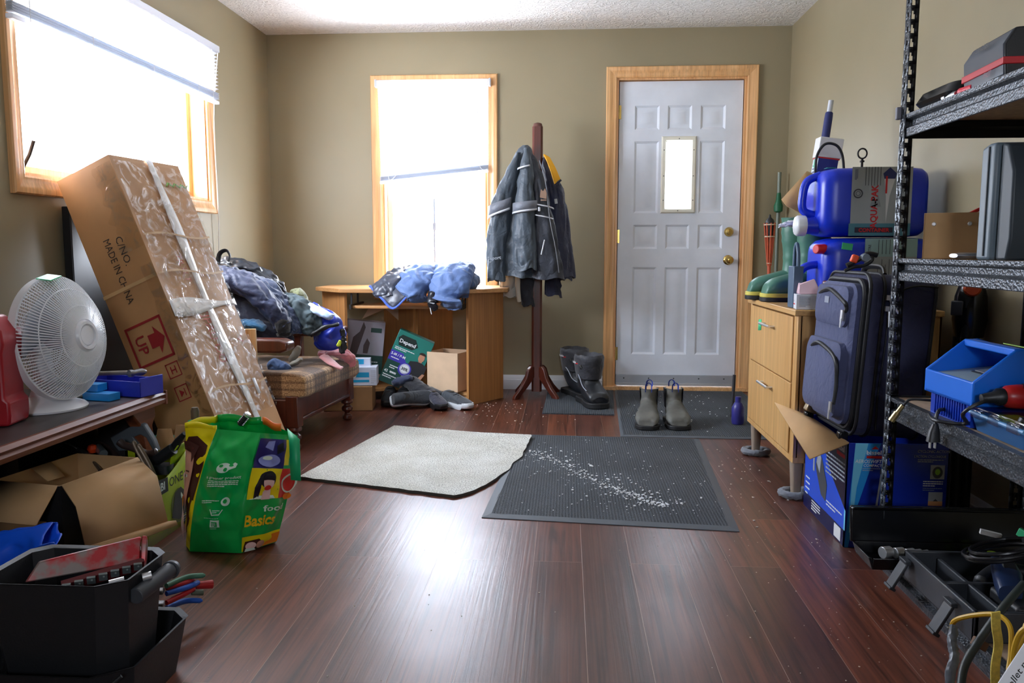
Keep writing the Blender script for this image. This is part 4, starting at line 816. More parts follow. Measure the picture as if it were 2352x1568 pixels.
# ---------------------------------------------------------------- MIDDLE SHELF (.93)
zm = LV[2]
t = thing('parts_box', 'small plain cardboard box on the middle shelf behind the grey case', 'box', (1.062, 2.32, zm+.002), (0, 0, -24)); mb = MB(); th = .004; a, b, c = .07, .06, .125
mb.bx(-a, a, -b, -b+th, 0, c); mb.bx(-a, a, b-th, b, 0, c); mb.bx(-a, -a+th, -b, b, 0, c); mb.bx(a-th, a, -b, b, 0, c); mb.bx(-a, a, -b, b, 0, th); mb.build('carton_walls', card, t, bev=.001)
mb = MB()
for x, z in ((-.045, .095), (.04, .095)): mb.lathe([(0, 0), (.006, 0), (.004, .003), (0, .003)], 10, (x, -b, z), (0, -1, 0))
mb.build('staple', steel, t)
t = thing('jumper_cables', 'red and black cables with a yellow tag coming out of the small cardboard box', 'cables', (1.12, 2.33, zm+.045)); mb = MB(); mb.tube(cr([(-.06, -.02, -.05), (-.055, -.02, .045), (-.01, -.02, .085), (.05, -.02, .105), (.1, -.02, .1), (.11, -.02, -.05)], 6), .005, 8); mb.build('red_cable', M('red_cable', (206, 36, 36), .4), t); mb = MB(); mb.tube(cr([(-.03, .0, -.05), (-.02, -.0, .045), (.03, -.0, .07), (.08, .0, .06), (.09, 0, -.05)], 6), .005, 8); mb.build('black_cable', black_pl, t); mb = MB(); mb.box((-.03, -.022, .06), (.04, .002, .022), (0, -35, 0)); mb.build('yellow_tag', M('yellow_tag', (226, 200, 40), .5), t)
grey_case = M('slate_grey_case', (98, 112, 122), .45, bs=140, bst=.06)
t = thing('tool_case', 'upright slate grey plastic tool case on the middle shelf at the right edge', 'case', (1.12, 1.955, zm+.003), (0, 0, 0)); mb = MB()
pr = lambda x, s0, s1, z1: [V((x, s0, 0)), V((x, s1, 0)), V((x, s1+.0, .05)), V((x, s1-.012, z1-.06)), V((x, s1-.022, z1)), V((x, s0, z1))]
mb.prism([(.062, 0), (.062, .262), (.03, .27), (.0, .27), (.0, 0)], -.14, .2, 'X'); mb.build('case_front', grey_case, t, bev=.008, segs=3)
mb = MB(); mb.prism([(.0-.004, 0), (.0-.004, .268), (-.03, .262), (-.058, .2), (-.062, .05), (-.05, 0)], -.128, .2, 'X'); mb.build('case_back', M('dark_slate_case', (44, 54, 62), .5), t, bev=.006, segs=3)
mb = MB(); mb.bx(-.143, .2, .022, .026, .01, .262); mb.build('seam', M('dark_seam', (30, 38, 44), .6), t)
mb = MB(); mb.loft([((-.0, 0, 0), (.0, .03, 0), (0, 0, .006), .8), ((-.1, 0, 0), (0, .03, 0), (0, 0, .008), .8), ((-.12, 0, 0), (0, .022, 0), (0, 0, .005), .8)], 20); o_ = mb.build('bar_magnet', M('brushed_silver', (176, 178, 184), .3, .8)); o_.location = (1.09, 2.105, zm+.013); tag(o_, 'flat silver rounded tool sticking out beside the grey case', 'tool')
# ---------------------------------------------------------------- LOWER SHELF (.525)
zl = LV[1]
bl_c = M('bright_blue_plastic', (22, 112, 226), .35); bl_d = M('deep_blue_plastic', (16, 62, 180), .35)
t = thing('bench_charger', 'bright blue box-shaped battery charger with a built-in handle on the lower shelf', 'charger', (1.115, 2.09, zl+.003), (0, 0, -88)); mb = MB()
hx, hy = .115, .15
prof = [(-hy, .055), (-hy, .115), (-.055, .192), (-.02, .196), (.13, .15), (.15, .055)]     # side outline (y, z)
for s_ in (-1, 1): mb.prism(prof, s_*hx-.005, s_*hx+.005, 'X')
mb.box((0, -hy+.004, .085), (2*hx, .008, .06)); mb.box((0, .08, .158), (2*hx, .11, .008), (-17, 0, 0)); mb.box((0, -.042, .186), (2*hx, .028, .018), (0, 0, 0)); mb.box((0, .145, .105), (2*hx, .01, .1)); mb.box((0, 0, .06), (2*hx, 2*hy, .01)); mb.build('housing', bl_c, t, bev=.003)
mb = MB(); mb.box((0, -.045, .113), (2*hx-.01, .17, .006), (6, 0, 0)); mb.build('control_panel', M('grey_panel_print', (150, 168, 172), .4), t)
mb = MB(); mb.box((-.03, -.035, .118), (.06, .05, .004), (6, 0, 0)); mb.build('meter_window', M('dark_frame', (40, 44, 50), .4), t); mb = MB(); mb.box((-.03, -.035, .1205), (.048, .038, .003), (6, 0, 0)); mb.build('meter_dial', M('grey_dial', (140, 146, 150), .4), t)
mb = MB()
for k in range(11): mb.box((-.075+k*.015, .045, .14), (.006, .006, .05), (-15, 0, 0))
mb.build('vent_ribs', bl_d, t)
mb = MB(); mb.box((0, 0, .03), (2*hx-.03, 2*hy-.02, .06)); 
for k in range(13): mb.box((-.072+k*.012, -hy+.009, .03), (.005, .006, .05))
mb.build('base', bl_d, t, bev=.001)
mb = MB(); mb.box((.03, .0, .193), (.09, .02, .002), (-8, 0, 0)); mb.build('lime_sticker', M('lime_tape', (140, 190, 40), .5), t)
# blue organiser
org_b = M('steel_blue_plastic', (44, 96, 150), .38)
t = thing('parts_organiser', 'blue parts organiser with clear lid and latches under the red rotary tool', 'organiser', (1.13, 1.865, zl+.003), (0, 0, 0)); mb = MB(); mb.loft([((0, 0, 0), (.145, 0, 0), (0, .115, 0), .12), ((0, 0, .04), (.155, 0, 0), (0, .125, 0), .12)], 32, True); mb.build('tray', org_b, t)
def clear():
    m, nt, b = newmat('clear_lid_plastic'); nt.nodes.remove(b); t_ = nd(nt, 'BsdfTransparent'); t_.inputs[0].default_value = (.8, .83, .86, 1); g = nd(nt, 'BsdfGlossy', Roughness=.08); x = nd(nt, 'MixShader'); x.inputs[0].default_value = .22
    nt.links.new(t_.outputs[0], x.inputs[1]); nt.links.new(g.outputs[0], x.inputs[2]); nt.links.new(x.outputs[0], nt.nodes['Material Output'].inputs[0]); return m
clr = clear()
mb = MB(); mb.box((0, 0, .054), (.30, .24, .01)); mb.build('lid', clr, t, bev=.003)
mb = MB()
for y in (-.08, .0, .08):
    mb.box((-.157, y, .043), (.012, .045, .02), (0, 0, 0))
mb.build('latches', clr, t, bev=.002)
mb = MB(); mb.tube([(-.157, -.12, .043), (-.157, .12, .043)], .005, 8); mb.build('hinge_rod', M('light_blue_rod', (90, 150, 200), .4), t)
for k in range(4): mb = MB(); mb.box((-.1+.065*k, .02-.03*(k % 2), .044), (.045, .07, .007), (0, 0, 20*k)); mb.build('stored_bits', [M('lime_bits', (176, 196, 50), .5), M('maroon_bits', (96, 44, 46), .5), steel, M('lime_bits', (176, 196, 50), .5)][k], t)
# rotary tool
t = thing('rotary_tool', 'red and black rotary tool lying on the clear-lidded organiser', 'power tool', (1.10, 1.93, zl+.092), (0, 0, 2)); mb = MB(); mb.lathe([(0, 0), (.02, 0), (.026, .008), (.0285, .03), (.03, .12), (.027, .2)], 28, (-.08, 0, 0), (1, 0, 0)); mb.build('tool_body', M('tool_red', (186, 34, 34), .35), t)
mb = MB(); mb.loft([((-.05, 0, .02), (0, .018, 0), (0, 0, .006)), ((-.02, 0, .022), (0, .021, 0), (0, 0, .011)), ((.12, 0, .022), (0, .022, 0), (0, 0, .011))], 18); mb.build('grip_pad', black_pl, t); mb = MB(); mb.box((-.03, -.027, -.002), (.035, .008, .016)); mb.build('switch', black_gl, t, bev=.002); mb = MB(); mb.box((-.03, -.032, -.002), (.007, .004, .006)); mb.build('switch_slider', steel, t)
mb = MB(); mb.lathe([(.0, 0), (.02, 0), (.021, .012), (.014, .022), (.01, .05), (0, .052)], 16, (-.08, 0, 0), (-1, 0, -.1)); mb.tube(cr([(-.1, 0, -.003), (-.15, -.01, -.02), (-.165, .01, -.045), (-.12, .08, -.082), (-.17, .12, -.084), (-.15, .2, -.084)], 7), .0045, 8); mb.build('power_cord', black_pl, t)
t = thing('plug_cord', 'black cord ending in a plug hanging over the lower shelf edge', 'cord', (.99, 2.1, zl+.01)); mb = MB(); mb.tube(cr([(.13, -.16, .075), (.04, -.1, .05), (-.01, .0, .018), (-.045, -.02, .015), (-.055, -.03, -.02)], 8), .0048, 8); mb.build('cable', black_pl, t); mb = MB(); mb.loft([((-.055, -.03, -.015), (.007, 0, 0), (0, .006, 0)), ((-.058, -.032, -.035), (.013, 0, 0), (0, .01, 0), .6), ((-.06, -.034, -.06), (.016, 0, 0), (0, .012, 0), .6)], 16); mb.build('plug', black_pl, t); mb = MB(); mb.box((-.067, -.034, -.068), (.003, .008, .018)); mb.box((-.055, -.034, -.068), (.003, .008, .018)); mb.build('prongs', steel, t)
t = thing('coax_cable', 'thin black cable with a gold connector hanging over the lower shelf edge', 'cable', (1.0, 2.25, zl+.01)); mb = MB(); mb.tube(cr([(.2, -.03, .0), (.08, .0, .004), (.0, .0, .012), (-.045, .02, .01), (-.06, .03, -.01)], 8), .0035, 8); mb.build('cable', black_pl, t)
mb = MB(); mb.cyl((-.06, .03, -.008), (-.072, .036, -.03), .0065); mb.cyl((-.072, .036, -.03), (-.085, .042, -.055), .009); mb.build('connector', M('pale_brass', (186, 170, 120), .3, .9), t)
mb = MB(); mb.tube([(0, 0, 0), (0, .0, 0.0001), (.2, -.02, 0)], .0125, 14); o_ = mb.build('baton', black_pl); o_.location = (.995, 1.79, zl+.062); o_.rotation_euler = (0, 0, 0); tag(o_, 'thick matt black rod lying along the front of the lower shelf', 'rod')
# ---------------------------------------------------------------- BOTTOM SHELF
zb = LV[0]
t = thing('socket_case', 'long open black tool case with chrome sockets on the bottom shelf', 'tool case', (1.125, 2.32, zb+.003), (0, 0, 0)); mb = MB(); hx, hy = .255, .065
mb.bx(-hx, hx, -hy, hy, 0, .004); mb.prism([(-hy, 0), (-hy-.008, .036), (-hy-.002, .036), (-hy+.006, 0)], -hx, hx, 'X'); mb.prism([(hy, 0), (hy+.008, .036), (hy+.002, .036), (hy-.006, 0)], -hx, hx, 'X'); mb.prism([(-hx, 0), (-hx-.012, .036), (-hx-.004, .036), (-hx+.01, 0)], -hy, hy, 'Y'); mb.prism([(hx, 0), (hx+.012, .036), (hx+.004, .036), (hx-.01, 0)], -hy, hy, 'Y'); mb.build('case_tray', black_gl, t, bev=.002)
mb = MB(); mb.box((0, hy+.018, .085), (2*hx+.03, .012, .108), (-8, 0, 0)); mb.box((0, hy+.008, .135), (2*hx+.03, .022, .01), (-8, 0, 0)); mb.build('case_lid', black_gl, t, bev=.005)
xs_ = [-.2, -.165, -.135, -.115, -.095]
for k, x in enumerate(xs_): mb = MB(); r_ = .017-.002*k; mb.cyl((x-.012, -.02, .034), (x+.014, -.01, .034), r_, r_*.95, 20); mb.cyl((x+.0141, -.01, .034), (x+.0142, -.01, .034), r_*.6, r_*.55); mb.build('chrome_socket', steel, t, bev=.0015)
mb = MB(); mb.tube([(-.05, -.02, .025), (.02, -.01, .027)], .006, 8); mb.lathe([(0, 0), (.013, 0), (.013, .012), (0, .012)], 14, (.025, -.01, .02)); mb.build('ratchet', steel, t)
for x in (.045, .1): mb = MB(); mb.lathe([(0, 0), (.014, 0), (.016, .01), (.013, .028), (0, .03)], 16, (x, -.005, .01)); mb.build('lime_cap', M('lime_plastic', (160, 200, 50), .4), t)
t = thing('drill_case', 'open black power tool case with drooping latches at the bottom shelf edge', 'tool case', (1.09, 2.05, zb+.003), (0, 0, 0)); mb = MB()
def open_tray(mb, x0, x1, y0, y1, h, w_): mb.bx(x0, x1, y0, y1, 0, .006); mb.bx(x0, x0+w_, y0, y1, 0, h); mb.bx(x1-w_, x1, y0, y1, 0, h); mb.bx(x0, x1, y0, y0+w_, 0, h); mb.bx(x0, x1, y1-w_, y1, 0, h)
dgp = M('charcoal_case_plastic', (52, 55, 60), .42, bs=160, bst=.08)
open_tray(mb, -.15, .2, -.22, .17, .075, .012); mb.bx(-.145, .19, -.02, -.008, 0, .062); mb.bx(-.07, -.058, -.2, .15, 0, .06); mb.build('case_shell', dgp, t, bev=.004)
for k, y in enumerate((.13, -.13)):
    mb = MB(); mb.box((-.163, y, .058), (.016, .045, .012)); mb.box((-.185, y-.005, .02), (.008, .04, .08), (0, 28, 0)); mb.box((-.202, y-.005, -.014), (.018, .042, .008), (0, 28, 0)); mb.build('latch', dgp, t, bev=.002)
mb = MB(); mb.bx(-.04, .1, -.19, -.06, .03, .075); mb.tube(cr([(-.03, .0, .05), (.05, .05, .07), (.12, .02, .06), (.16, -.1, .07)], 6), .022, 10); mb.build('insert', black_pl, t, bev=.01)
t = thing('power_tool', 'dark blue and black power tool lying in the open case', 'power tool', (1.13, 2.0, zb+.09), (0, 0, 0)); mb = MB(); mb.loft([((-.07, -.09, .0), (.028, 0, 0), (0, 0, .02), .6), ((-.05, -.04, .012), (.034, 0, 0), (0, 0, .026), .6), ((-.02, .04, .012), (.03, 0, 0), (0, 0, .024), .7), ((.0, .1, .01), (.022, 0, 0), (0, 0, .02), .8)], 20); mb.build('motor_housing', M('navy_tool_plastic', (34, 50, 84), .35), t)
mb = MB(); mb.box((-.03, .0, .036), (.03, .09, .012), (10, 0, -20)); mb.tube([(-.02, .08, .0), (.08, .06, -.01)], .018, 10); mb.build('grip', black_pl, t, bev=.003)
def coil(name, label, c, r_, n, rad, mt, seed, tilt=.3, flat=.7, zz=.004, tail=None):
    r = random.Random(seed); pts = []
    for k in range(n*12+1):
        a = 2*PI*k/12; q = r_*(1+.12*sin(a*.37+seed)); pts.append((c[0]+q*cos(a), c[1]+q*flat*sin(a), c[2]+zz*k/12+tilt*q*sin(a+seed)))
    if tail: pts += tail
    mb = MB(); mb.tube(cr(pts, 2), rad, 7); return mb.build(name, mt, loc=c)
gb = M('black_cable_rubber', (24, 24, 27), .32)
tag(coil('power_cable', '', (1.1, 2.02, .20), .085, 4, .0045, gb, 2, .25, .8, .006, [(1.2, 2.1, .22), (1.27, 2.0, .2), (1.3, 1.9, .14)]), 'coiled black power cable on top of the open tool case', 'cable')
tag(coil('power_cable', '', (1.16, 1.93, .215), .055, 2, .0048, gb, 5, .7, .9, .004, [(1.26, 1.9, .2), (1.3, 1.85, .12)]), 'single upright loop of black cable above the coiled power cable', 'cable')
mb = MB(); mb.box((1.215, 2.08, .208), (.012, .11, .022), (20, 0, 35)); tag(mb.build('marking_tape', green_tape, loc=(1.215, 2.08, .2), bev=.002), 'strip of mint green tape wrapped on the cables, bottom shelf', 'tape')
mb = MB(); mb.box((1.12, 2.13, .215), (.05, .012, .012), (0, 10, -15)); tag(mb.build('cable_tag', M('white_tag', (216, 214, 210), .5), loc=(1.12, 2.13, .2)), 'small white tag on the cable near the long tool case', 'tag')
ycab = M('yellow_cable_rubber', (206, 164, 44), .4); 
p = lambda x, y, Y: tuple(at(x, y, 'Y', Y))
mb = MB(); mb.tube(cr([p(2185, 1450, 1.72), p(2193, 1425, 1.7), p(2235, 1413, 1.67), p(2290, 1412, 1.63), p(2320, 1440, 1.6), p(2322, 1500, 1.58), p(2318, 1540, 1.56), p(2345, 1480, 1.55), p(2360, 1430, 1.56), p(2400, 1400, 1.56)], 7), .0052, 8); tag(mb.build('extension_cord', ycab, loc=(.92, 1.62, .3)), 'yellow extension cord looped at the lower right corner', 'cord')
mb = MB(); mb.tube(cr([p(2400, 1440, 1.42), p(2352, 1445, 1.43), p(2330, 1490, 1.44), p(2330, 1560, 1.44), p(2350, 1640, 1.44)], 7), .0052, 8); tag(mb.build('extension_cord', ycab, loc=(.85, 1.43, .3)), 'second bend of yellow cord at the right edge behind the white paper', 'cord')
def strap(name, label, pts, w_, mt, th=.003):
    mb = MB(); rg = []
    for i, q in enumerate(cr(pts, 6)):
        c = V(q); s_ = V((1, .1, .15)).normalized()*w_/2; n_ = V((0, 1, .1))*th/2; rg.append([c-s_-n_, c+s_-n_, c+s_+n_, c-s_+n_])
    mb.rings(rg); return tag(mb.build(name, mt, loc=pts[0]), label, 'strap')
strap('yellow_strap', 'yellow fabric strap hanging straight down over the cords, lower right', [p(2287, 1405, 1.5), p(2288, 1440, 1.49), p(2293, 1480, 1.49), p(2286, 1530, 1.48), p(2283, 1620, 1.48), (.79, 1.48, .003)], .017, M('yellow_webbing', (222, 200, 92), .7, var=.15, vs=120))
mb = MB(); mb.tube(cr([p(2190, 1440, 1.58), p(2187, 1475, 1.56), p(2192, 1510, 1.54), p(2183, 1545, 1.52), p(2175, 1620, 1.5), (.70, 1.49, .012)], 7), .0105, 10, flat=.7); mb.wrinkle(mb.bm.verts[:], .002, 60); tag(mb.build('grey_sleeve', M('grey_cable_sleeve', (92, 98, 106), .4), loc=(.78, 1.54, .25)), 'grey braided cable sleeve hanging at the lower right', 'cable sleeve')
mb = MB(); mb.tube(cr([p(2352, 1340, 1.75), p(2300, 1400, 1.7), p(2250, 1470, 1.68), p(2215, 1530, 1.66), p(2205, 1600, 1.62)], 6), .0085, 10); tag(mb.build('garden_hose', M('dark_green_hose', (40, 48, 44), .45), loc=(.95, 1.68, .3)), 'dark green hose crossing behind the yellow strap', 'hose')
mb = MB(); mb.box(p(2250, 1478, 1.72), (.03, .02, .02), (0, 30, 20)); tag(mb.build('wooden_block', M('scuffed_brown_block', (110, 76, 48), .6), loc=p(2250, 1478, 1.72), bev=.002), 'small scuffed brown block by the bottom shelf edge', 'block')
# white paper in the near corner
t = thing('paper_sheet', 'white printed card poking in at the bottom right corner', 'card', (.83, 1.28, .16)); 
A_ = at(2352, 1478, 'Y', 1.22); B_ = at(2293, 1568, 'Y', 1.2); U_ = (A_-B_).normalized(); N_ = V((1, .1, -.65)); W_2 = (N_-U_*N_.dot(U_)).normalized(); X = Matrix.Translation(-V(t.location))
mb = MB(X); q = [B_-U_*.2, A_+U_*.08, A_+U_*.08+W_2*.2, B_-U_*.2+W_2*.2]; mb.add(q, [(0, 1, 2, 3)]); mb.build('card_sheet', M('white_card', (232, 234, 240), .5), t, solid=.002)
mb = MB(X); P_ = Print(mb, lambda u, v: B_+U_*u+W_2*(-v), .0016)
for s_, L_ in (('ollet', 0),): P_.text('collet nut', .0, -.022, .017, 0, 1, shear=.1, al='l'); P_.text('and wrench', .005, -.042, .011, 0, 1, shear=.1, al='l'); P_.text('and wrench', .005, -.06, .011, 0, 1, shear=.1, al='l')
mb.build('card_print', black_ink, t)
# ================================================================ BACK: COAT RACK, DESK
t = thing('coat_rack', 'dark mahogany standing coat rack with splayed feet beside the window', 'coat rack', (-.19, 5.24, 0), (0, 0, 0)); mb = MB()
mb.prism([(-.033, -.02), (-.02, -.033), (.02, -.033), (.033, -.02), (.033, .02), (.02, .033), (-.02, .033), (-.033, .02)], .035, 1.735); mb.loft([((0, 0, 1.735), (.033, 0, 0), (0, .033, 0), .7), ((0, 0, 1.755), (.027, 0, 0), (0, .027, 0), .8), ((0, 0, 1.762), (.012, 0, 0), (0, .012, 0))], 16); mb.build('pole', mahog, t, ang=30)
for k, a in enumerate((-135, -45, 45, 135)):
    X = Matrix.Rotation(R(a), 4, 'Z'); mb = MB(X); pts = [(.03, .13), (.03, .20), (.055, .205), (.08, .185), (.10, .13), (.145, .07), (.20, .02), (.205, 0), (.165, 0), (.13, .035), (.09, .07), (.06, .10)]
    mb.prism(pts, -.013, .013, 'Y'); mb.build('foot', mahog, t, bev=.004)
brh = M('tarnished_brass_hook', (150, 120, 80), .35, .9)
for a, z in ((180, 1.56), (0, 1.50), (200, 1.2), (-20, 1.16)):
    X = Matrix.Rotation(R(a), 4, 'Z'); mb = MB(X); mb.tube([V(p) for p in cr([(.03, 0, z-.04), (.06, 0, z-.045), (.085, 0, z-.01), (.09, 0, z+.02)], 5)], .005, 8); mb.build('hook', brh, t)
def drape(name, mats, rows, seed, parent=None, folds=(7, 11), amp=.10, loc=None, n=72, wr=.009):
    P = cr(rows, 7); z0, z1 = rows[0][2], rows[-1][2]; r = random.Random(seed); ph = [r.uniform(0, 6) for _ in range(4)]; rg = []; mb = MB()
    for i, p in enumerate(P):
        g = (p[2]-z0)/(z1-z0); row = []
        for k in range(n):
            a = 2*PI*k/n; q = 1+amp*(.25+.75*g)*(.6*sin(folds[0]*a+ph[0]+g*.8)+.4*sin(folds[1]*a+ph[1]-g))
            row.append(V((p[0]+p[3]*q*cos(a), p[1]+p[4]*q*sin(a), p[2]+(p[5] if len(p) > 5 else 0)*cos(a)+.008*g*sin(3*a+ph[2]))))
        rg.append(row)
    c = V(P[-1][:3]); rg.append([c+(v-c)*.9 for v in rg[-1]]); rg.append([c+(v-c)*.85+V((0, 0, .06)) for v in rg[-2]])
    vs = mb.rings(rg); mb.wrinkle(vs[:-n], wr, 12, (1, 1, .6), seed); return mb.build(name, mats, parent, ang=60)
gjk = cloth_mat('charcoal_nylon_jacket', (66, 76, 86), .5, 500, .1); njk = cloth_mat('navy_nylon_jacket', (34, 38, 62), .55, 500, .1); gband = cloth_mat('grey_jacket_band', (110, 114, 124), .5); 
refl = M('silver_reflective_trim', (214, 218, 224), .3, .3)
jk = thing('winter_jacket', 'charcoal winter jacket with grey bands and reflective trim hung on the rack, window side', 'jacket', (-.27, 5.1, 1.62)); X = -V(jk.location)
def w2l(rows, o): return [(a[0]-o[0], a[1]-o[1], a[2]-o[2])+tuple(a[3:]) for a in rows]
o_ = jk.location
drape('jacket_body', gjk, w2l([(-.265, 5.13, 1.615, .02, .03), (-.275, 5.12, 1.55, .065, .055), (-.29, 5.11, 1.42, .105, .075), (-.30, 5.11, 1.25, .15, .09), (-.31, 5.11, 1.05, .175, .10), (-.305, 5.11, .88, .185, .105), (-.30, 5.11, .79, .185, .105)], o_), 3, jk, (5, 9), .12)
drape('left_sleeve', gjk, w2l([(-.30, 5.06, 1.56, .02, .03), (-.345, 5.03, 1.42, .05, .05), (-.40, 5.03, 1.25, .066, .06), (-.43, 5.03, 1.05, .07, .06), (-.44, 5.03, .88, .066, .056), (-.435, 5.03, .765, .06, .05)], o_), 8, jk, (3, 6), .08)
drape('right_sleeve', gjk, w2l([(-.245, 5.01, 1.58, .02, .03), (-.25, 4.985, 1.45, .045, .05), (-.255, 4.975, 1.25, .062, .058), (-.255, 4.97, 1.05, .074, .06), (-.25, 4.97, .92, .078, .062), (-.25, 4.97, .835, .072, .055)], o_), 5, jk, (3, 5), .07)
drape('front_panel', cloth_mat('dark_charcoal_jacket', (46, 50, 60), .55, 500, .1), w2l([(-.235, 5.05, 1.56, .02, .03), (-.19, 5.03, 1.42, .045, .05), (-.165, 5.02, 1.25, .06, .06), (-.145, 5.02, 1.05, .085, .065), (-.125, 5.02, .88, .10, .07), (-.115, 5.02, .775, .105, .07)], o_), 12, jk, (4, 7), .08)
def band(rows_c, z, w_, mt, nm, t0, t1, off=1.06, dz=0, n=16):
    mb = MB(); cx, cy, a, b = rows_c; f = lambda u, v: V((cx+a*off*cos(R(t0+(t1-t0)*u)), cy+b*off*sin(R(t0+(t1-t0)*u)), z+w_*v+dz*u))-V(o_)
    mb.grid(f, n, 2); return mb.build(nm, mt, jk, flat=True, solid=.003)
band((-.255, 4.975, .066, .058), 1.19, .05, gband, 'sleeve_band', 190, 350, 1.15, .02); band((-.255, 4.975, .066, .058), 1.175, .012, refl, 'reflective_strip', 190, 345, 1.19, .025); band((-.252, 4.985, .047, .05), 1.44, .01, refl, 'shoulder_piping', 200, 300, 1.14, .02)
band((-.41, 5.03, .068, .06), 1.16, .06, gband, 'sleeve_band', 190, 330, 1.14, .06); band((-.41, 5.03, .068, .06), 1.145, .014, refl, 'reflective_strip', 195, 320, 1.2, .06)
for z, dz in ((1.235, -.03), (1.17, -.03)): band((-.155, 5.02, .066, .062), z, .008, refl, 'chest_piping', 225, 350, 1.14, dz)
mb = MB(); mb.lathe([(0, -.016), (.008, -.012), (.008, .01), (0, .014)], 10, V((-.168, 4.945, 1.205))-V(o_)); mb.build('zip_pull', M('white_zip_pull', (210, 214, 220), .4), jk)
mb = MB(); mb.tube([V(p)-V(o_) for p in [(-.135, 4.945, 1.02), (-.155, 4.94, .93)]], .004, 6); mb.build('pocket_zip', refl, jk)
mb = MB(); mb.tube([V(p)-V(o_) for p in cr([(-.17, 4.985, 1.50), (-.13, 4.965, 1.36), (-.105, 4.955, 1.15), (-.07, 4.95, .98), (-.045, 4.95, .82)], 5)], .003, 6); mb.build('front_zipper', M('grey_zipper', (120, 124, 132), .35, .5), jk)
mb = MB(); P_ = Print(mb, lambda u, v: V((-.145+u, 4.952-.05*abs(u), 1.30+v))-V(o_), .002); P_.poly([(-.02, -.025), (.02, -.035), (.022, .0), (.012, .03), (.0, .012), (-.014, .025)], 0); P_.rect(-.015, -.045, .02, -.038, 0); mb.build('chest_emblem', M('tan_embroidery', (140, 112, 92), .7), jk, flat=True)
mb = MB(); P_ = Print(mb, lambda u, v: V((-.435+u, 4.962+.1*u*u, .90+v+.1*u))-V(o_), .002); P_.text('CHOKO' if False else 'sport', 0, 0, .03, 0, 1, bold=.02); mb.build('sleeve_logo', M('grey_embroidery', (150, 158, 168), .6), jk, flat=True)
t = thing('work_jacket', 'navy jacket with yellow collar lining hanging on the door side of the rack', 'jacket', (-.12, 5.22, 1.55)); o_ = t.location
drape('jacket_body', njk, w2l([(-.145, 5.21, 1.545, .02, .03), (-.125, 5.20, 1.48, .04, .05), (-.09, 5.19, 1.35, .065, .065), (-.065, 5.18, 1.15, .08, .075), (-.05, 5.18, .95, .095, .08), (-.045, 5.18, .78, .10, .085)], o_), 21, t, (4, 7), .08)
drape('sleeve', njk, w2l([(-.095, 5.20, 1.46, .02, .03), (-.05, 5.18, 1.32, .035, .05), (-.03, 5.17, 1.1, .045, .05), (-.015, 5.17, .9, .05, .05), (-.01, 5.17, .765, .048, .045)], o_), 23, t, (3, 5), .06)
mb = MB(); q = [V(at(x, y, 'Y', Y))-V(o_) for x, y, Y in ((1248, 354, 5.17), (1256, 368, 5.13), (1266, 395, 5.10), (1274, 424, 5.09), (1287, 412, 5.11), (1275, 385, 5.15), (1262, 362, 5.18))]; mb.add(q, [(0, 1, 6), (1, 2, 5, 6), (2, 3, 4, 5)]); mb.build('yellow_lining', M('amber_yellow_fleece', (228, 166, 30), .8, var=.1), t, solid=.012, bev=.004)
mb = MB(); mb.tube([V(at(x, y, 'Y', 5.095))-V(o_) for x, y in ((1273, 425), (1282, 418), (1289, 413))], .007, 6); mb.build('collar_edge', njk, t)
mb = MB(); mb.box(V(at(1277, 462, 'Y', 5.10))-V(o_), (.018, .004, .03), (0, -8, 0)); mb.build('sewn_label', M('pale_sewn_label', (196, 198, 192), .6), t)
o_ = drape('hanging_scarf', cloth_mat('pale_grey_fleece', (196, 192, 182), .9), [(-.37, 5.20, .95, .05, .03), (-.375, 5.20, .8, .06, .04), (-.385, 5.20, .70, .055, .035), (-.37, 5.20, .655, .05, .03)], 31, amp=.06); tag(o_, 'pale grey fleece garment showing below the charcoal jacket, nearest the desk', 'garment')
o_ = drape('hanging_trousers', cloth_mat('black_trousers', (34, 36, 46), .75), [(-.25, 5.19, .95, .05, .035), (-.26, 5.19, .8, .055, .04), (-.26, 5.19, .66, .05, .035), (-.245, 5.19, .595, .04, .03)], 33, amp=.06); tag(o_, 'dark garment hanging lowest behind the charcoal jacket on the rack', 'garment')
mb = MB(); soft(mb, [(-.31, 5.15, .82, .018, .01), (-.31, 5.15, .72, .017, .01), (-.3, 5.15, .63, .014, .009)], 16, 5, .001, 20, up=(0, 1, 0)); tag(mb.build('cream_strap', M('cream_webbing', (206, 200, 186), .8), loc=(-.31, 5.15, .8)), 'cream strap hanging down between the dark garments on the rack', 'strap')
o_ = drape('hanging_hoodie', cloth_mat('midnight_hoodie', (28, 30, 52), .8), [(-.09, 5.24, .95, .055, .035), (-.09, 5.24, .8, .06, .04), (-.085, 5.24, .66, .055, .035)], 35, amp=.06); tag(o_, 'midnight blue garment tail below the navy jacket on the rack', 'garment')
# ---------------------------------------------------------------- CORNER DESK
dsk = wood('desk_oak_laminate', (170, 116, 66), (192, 138, 84), .4, 2, .7); dsk_x = wood('desk_oak_laminate_across', (178, 128, 78), (200, 150, 98), .36, 0, .7)
t = thing('corner_desk', 'honey oak corner computer desk with slide-out tray under the back window', 'desk', (-1.0, 5.15, 0)); X = Matrix.Translation(-V(t.location))
mb = MB(X); mb.prism([(-1.395, 4.875), (-.585, 4.855), (-.365, 5.03), (-.365, 5.46), (-1.62, 5.46), (-1.62, 5.12)], .695, .72); mb.build('desktop', dsk_x, t, bev=.003)
def panel(mb, p, q, z0, z1, th=.018):
    p, q = V((*p, 0)), V((*q, 0)); d = (q-p).normalized(); n = V((-d.y, d.x, 0))*th/2
    mb.prism([((p-n).x, (p-n).y), ((q-n).x, (q-n).y), ((q+n).x, (q+n).y), ((p+n).x, (p+n).y)], z0, z1)
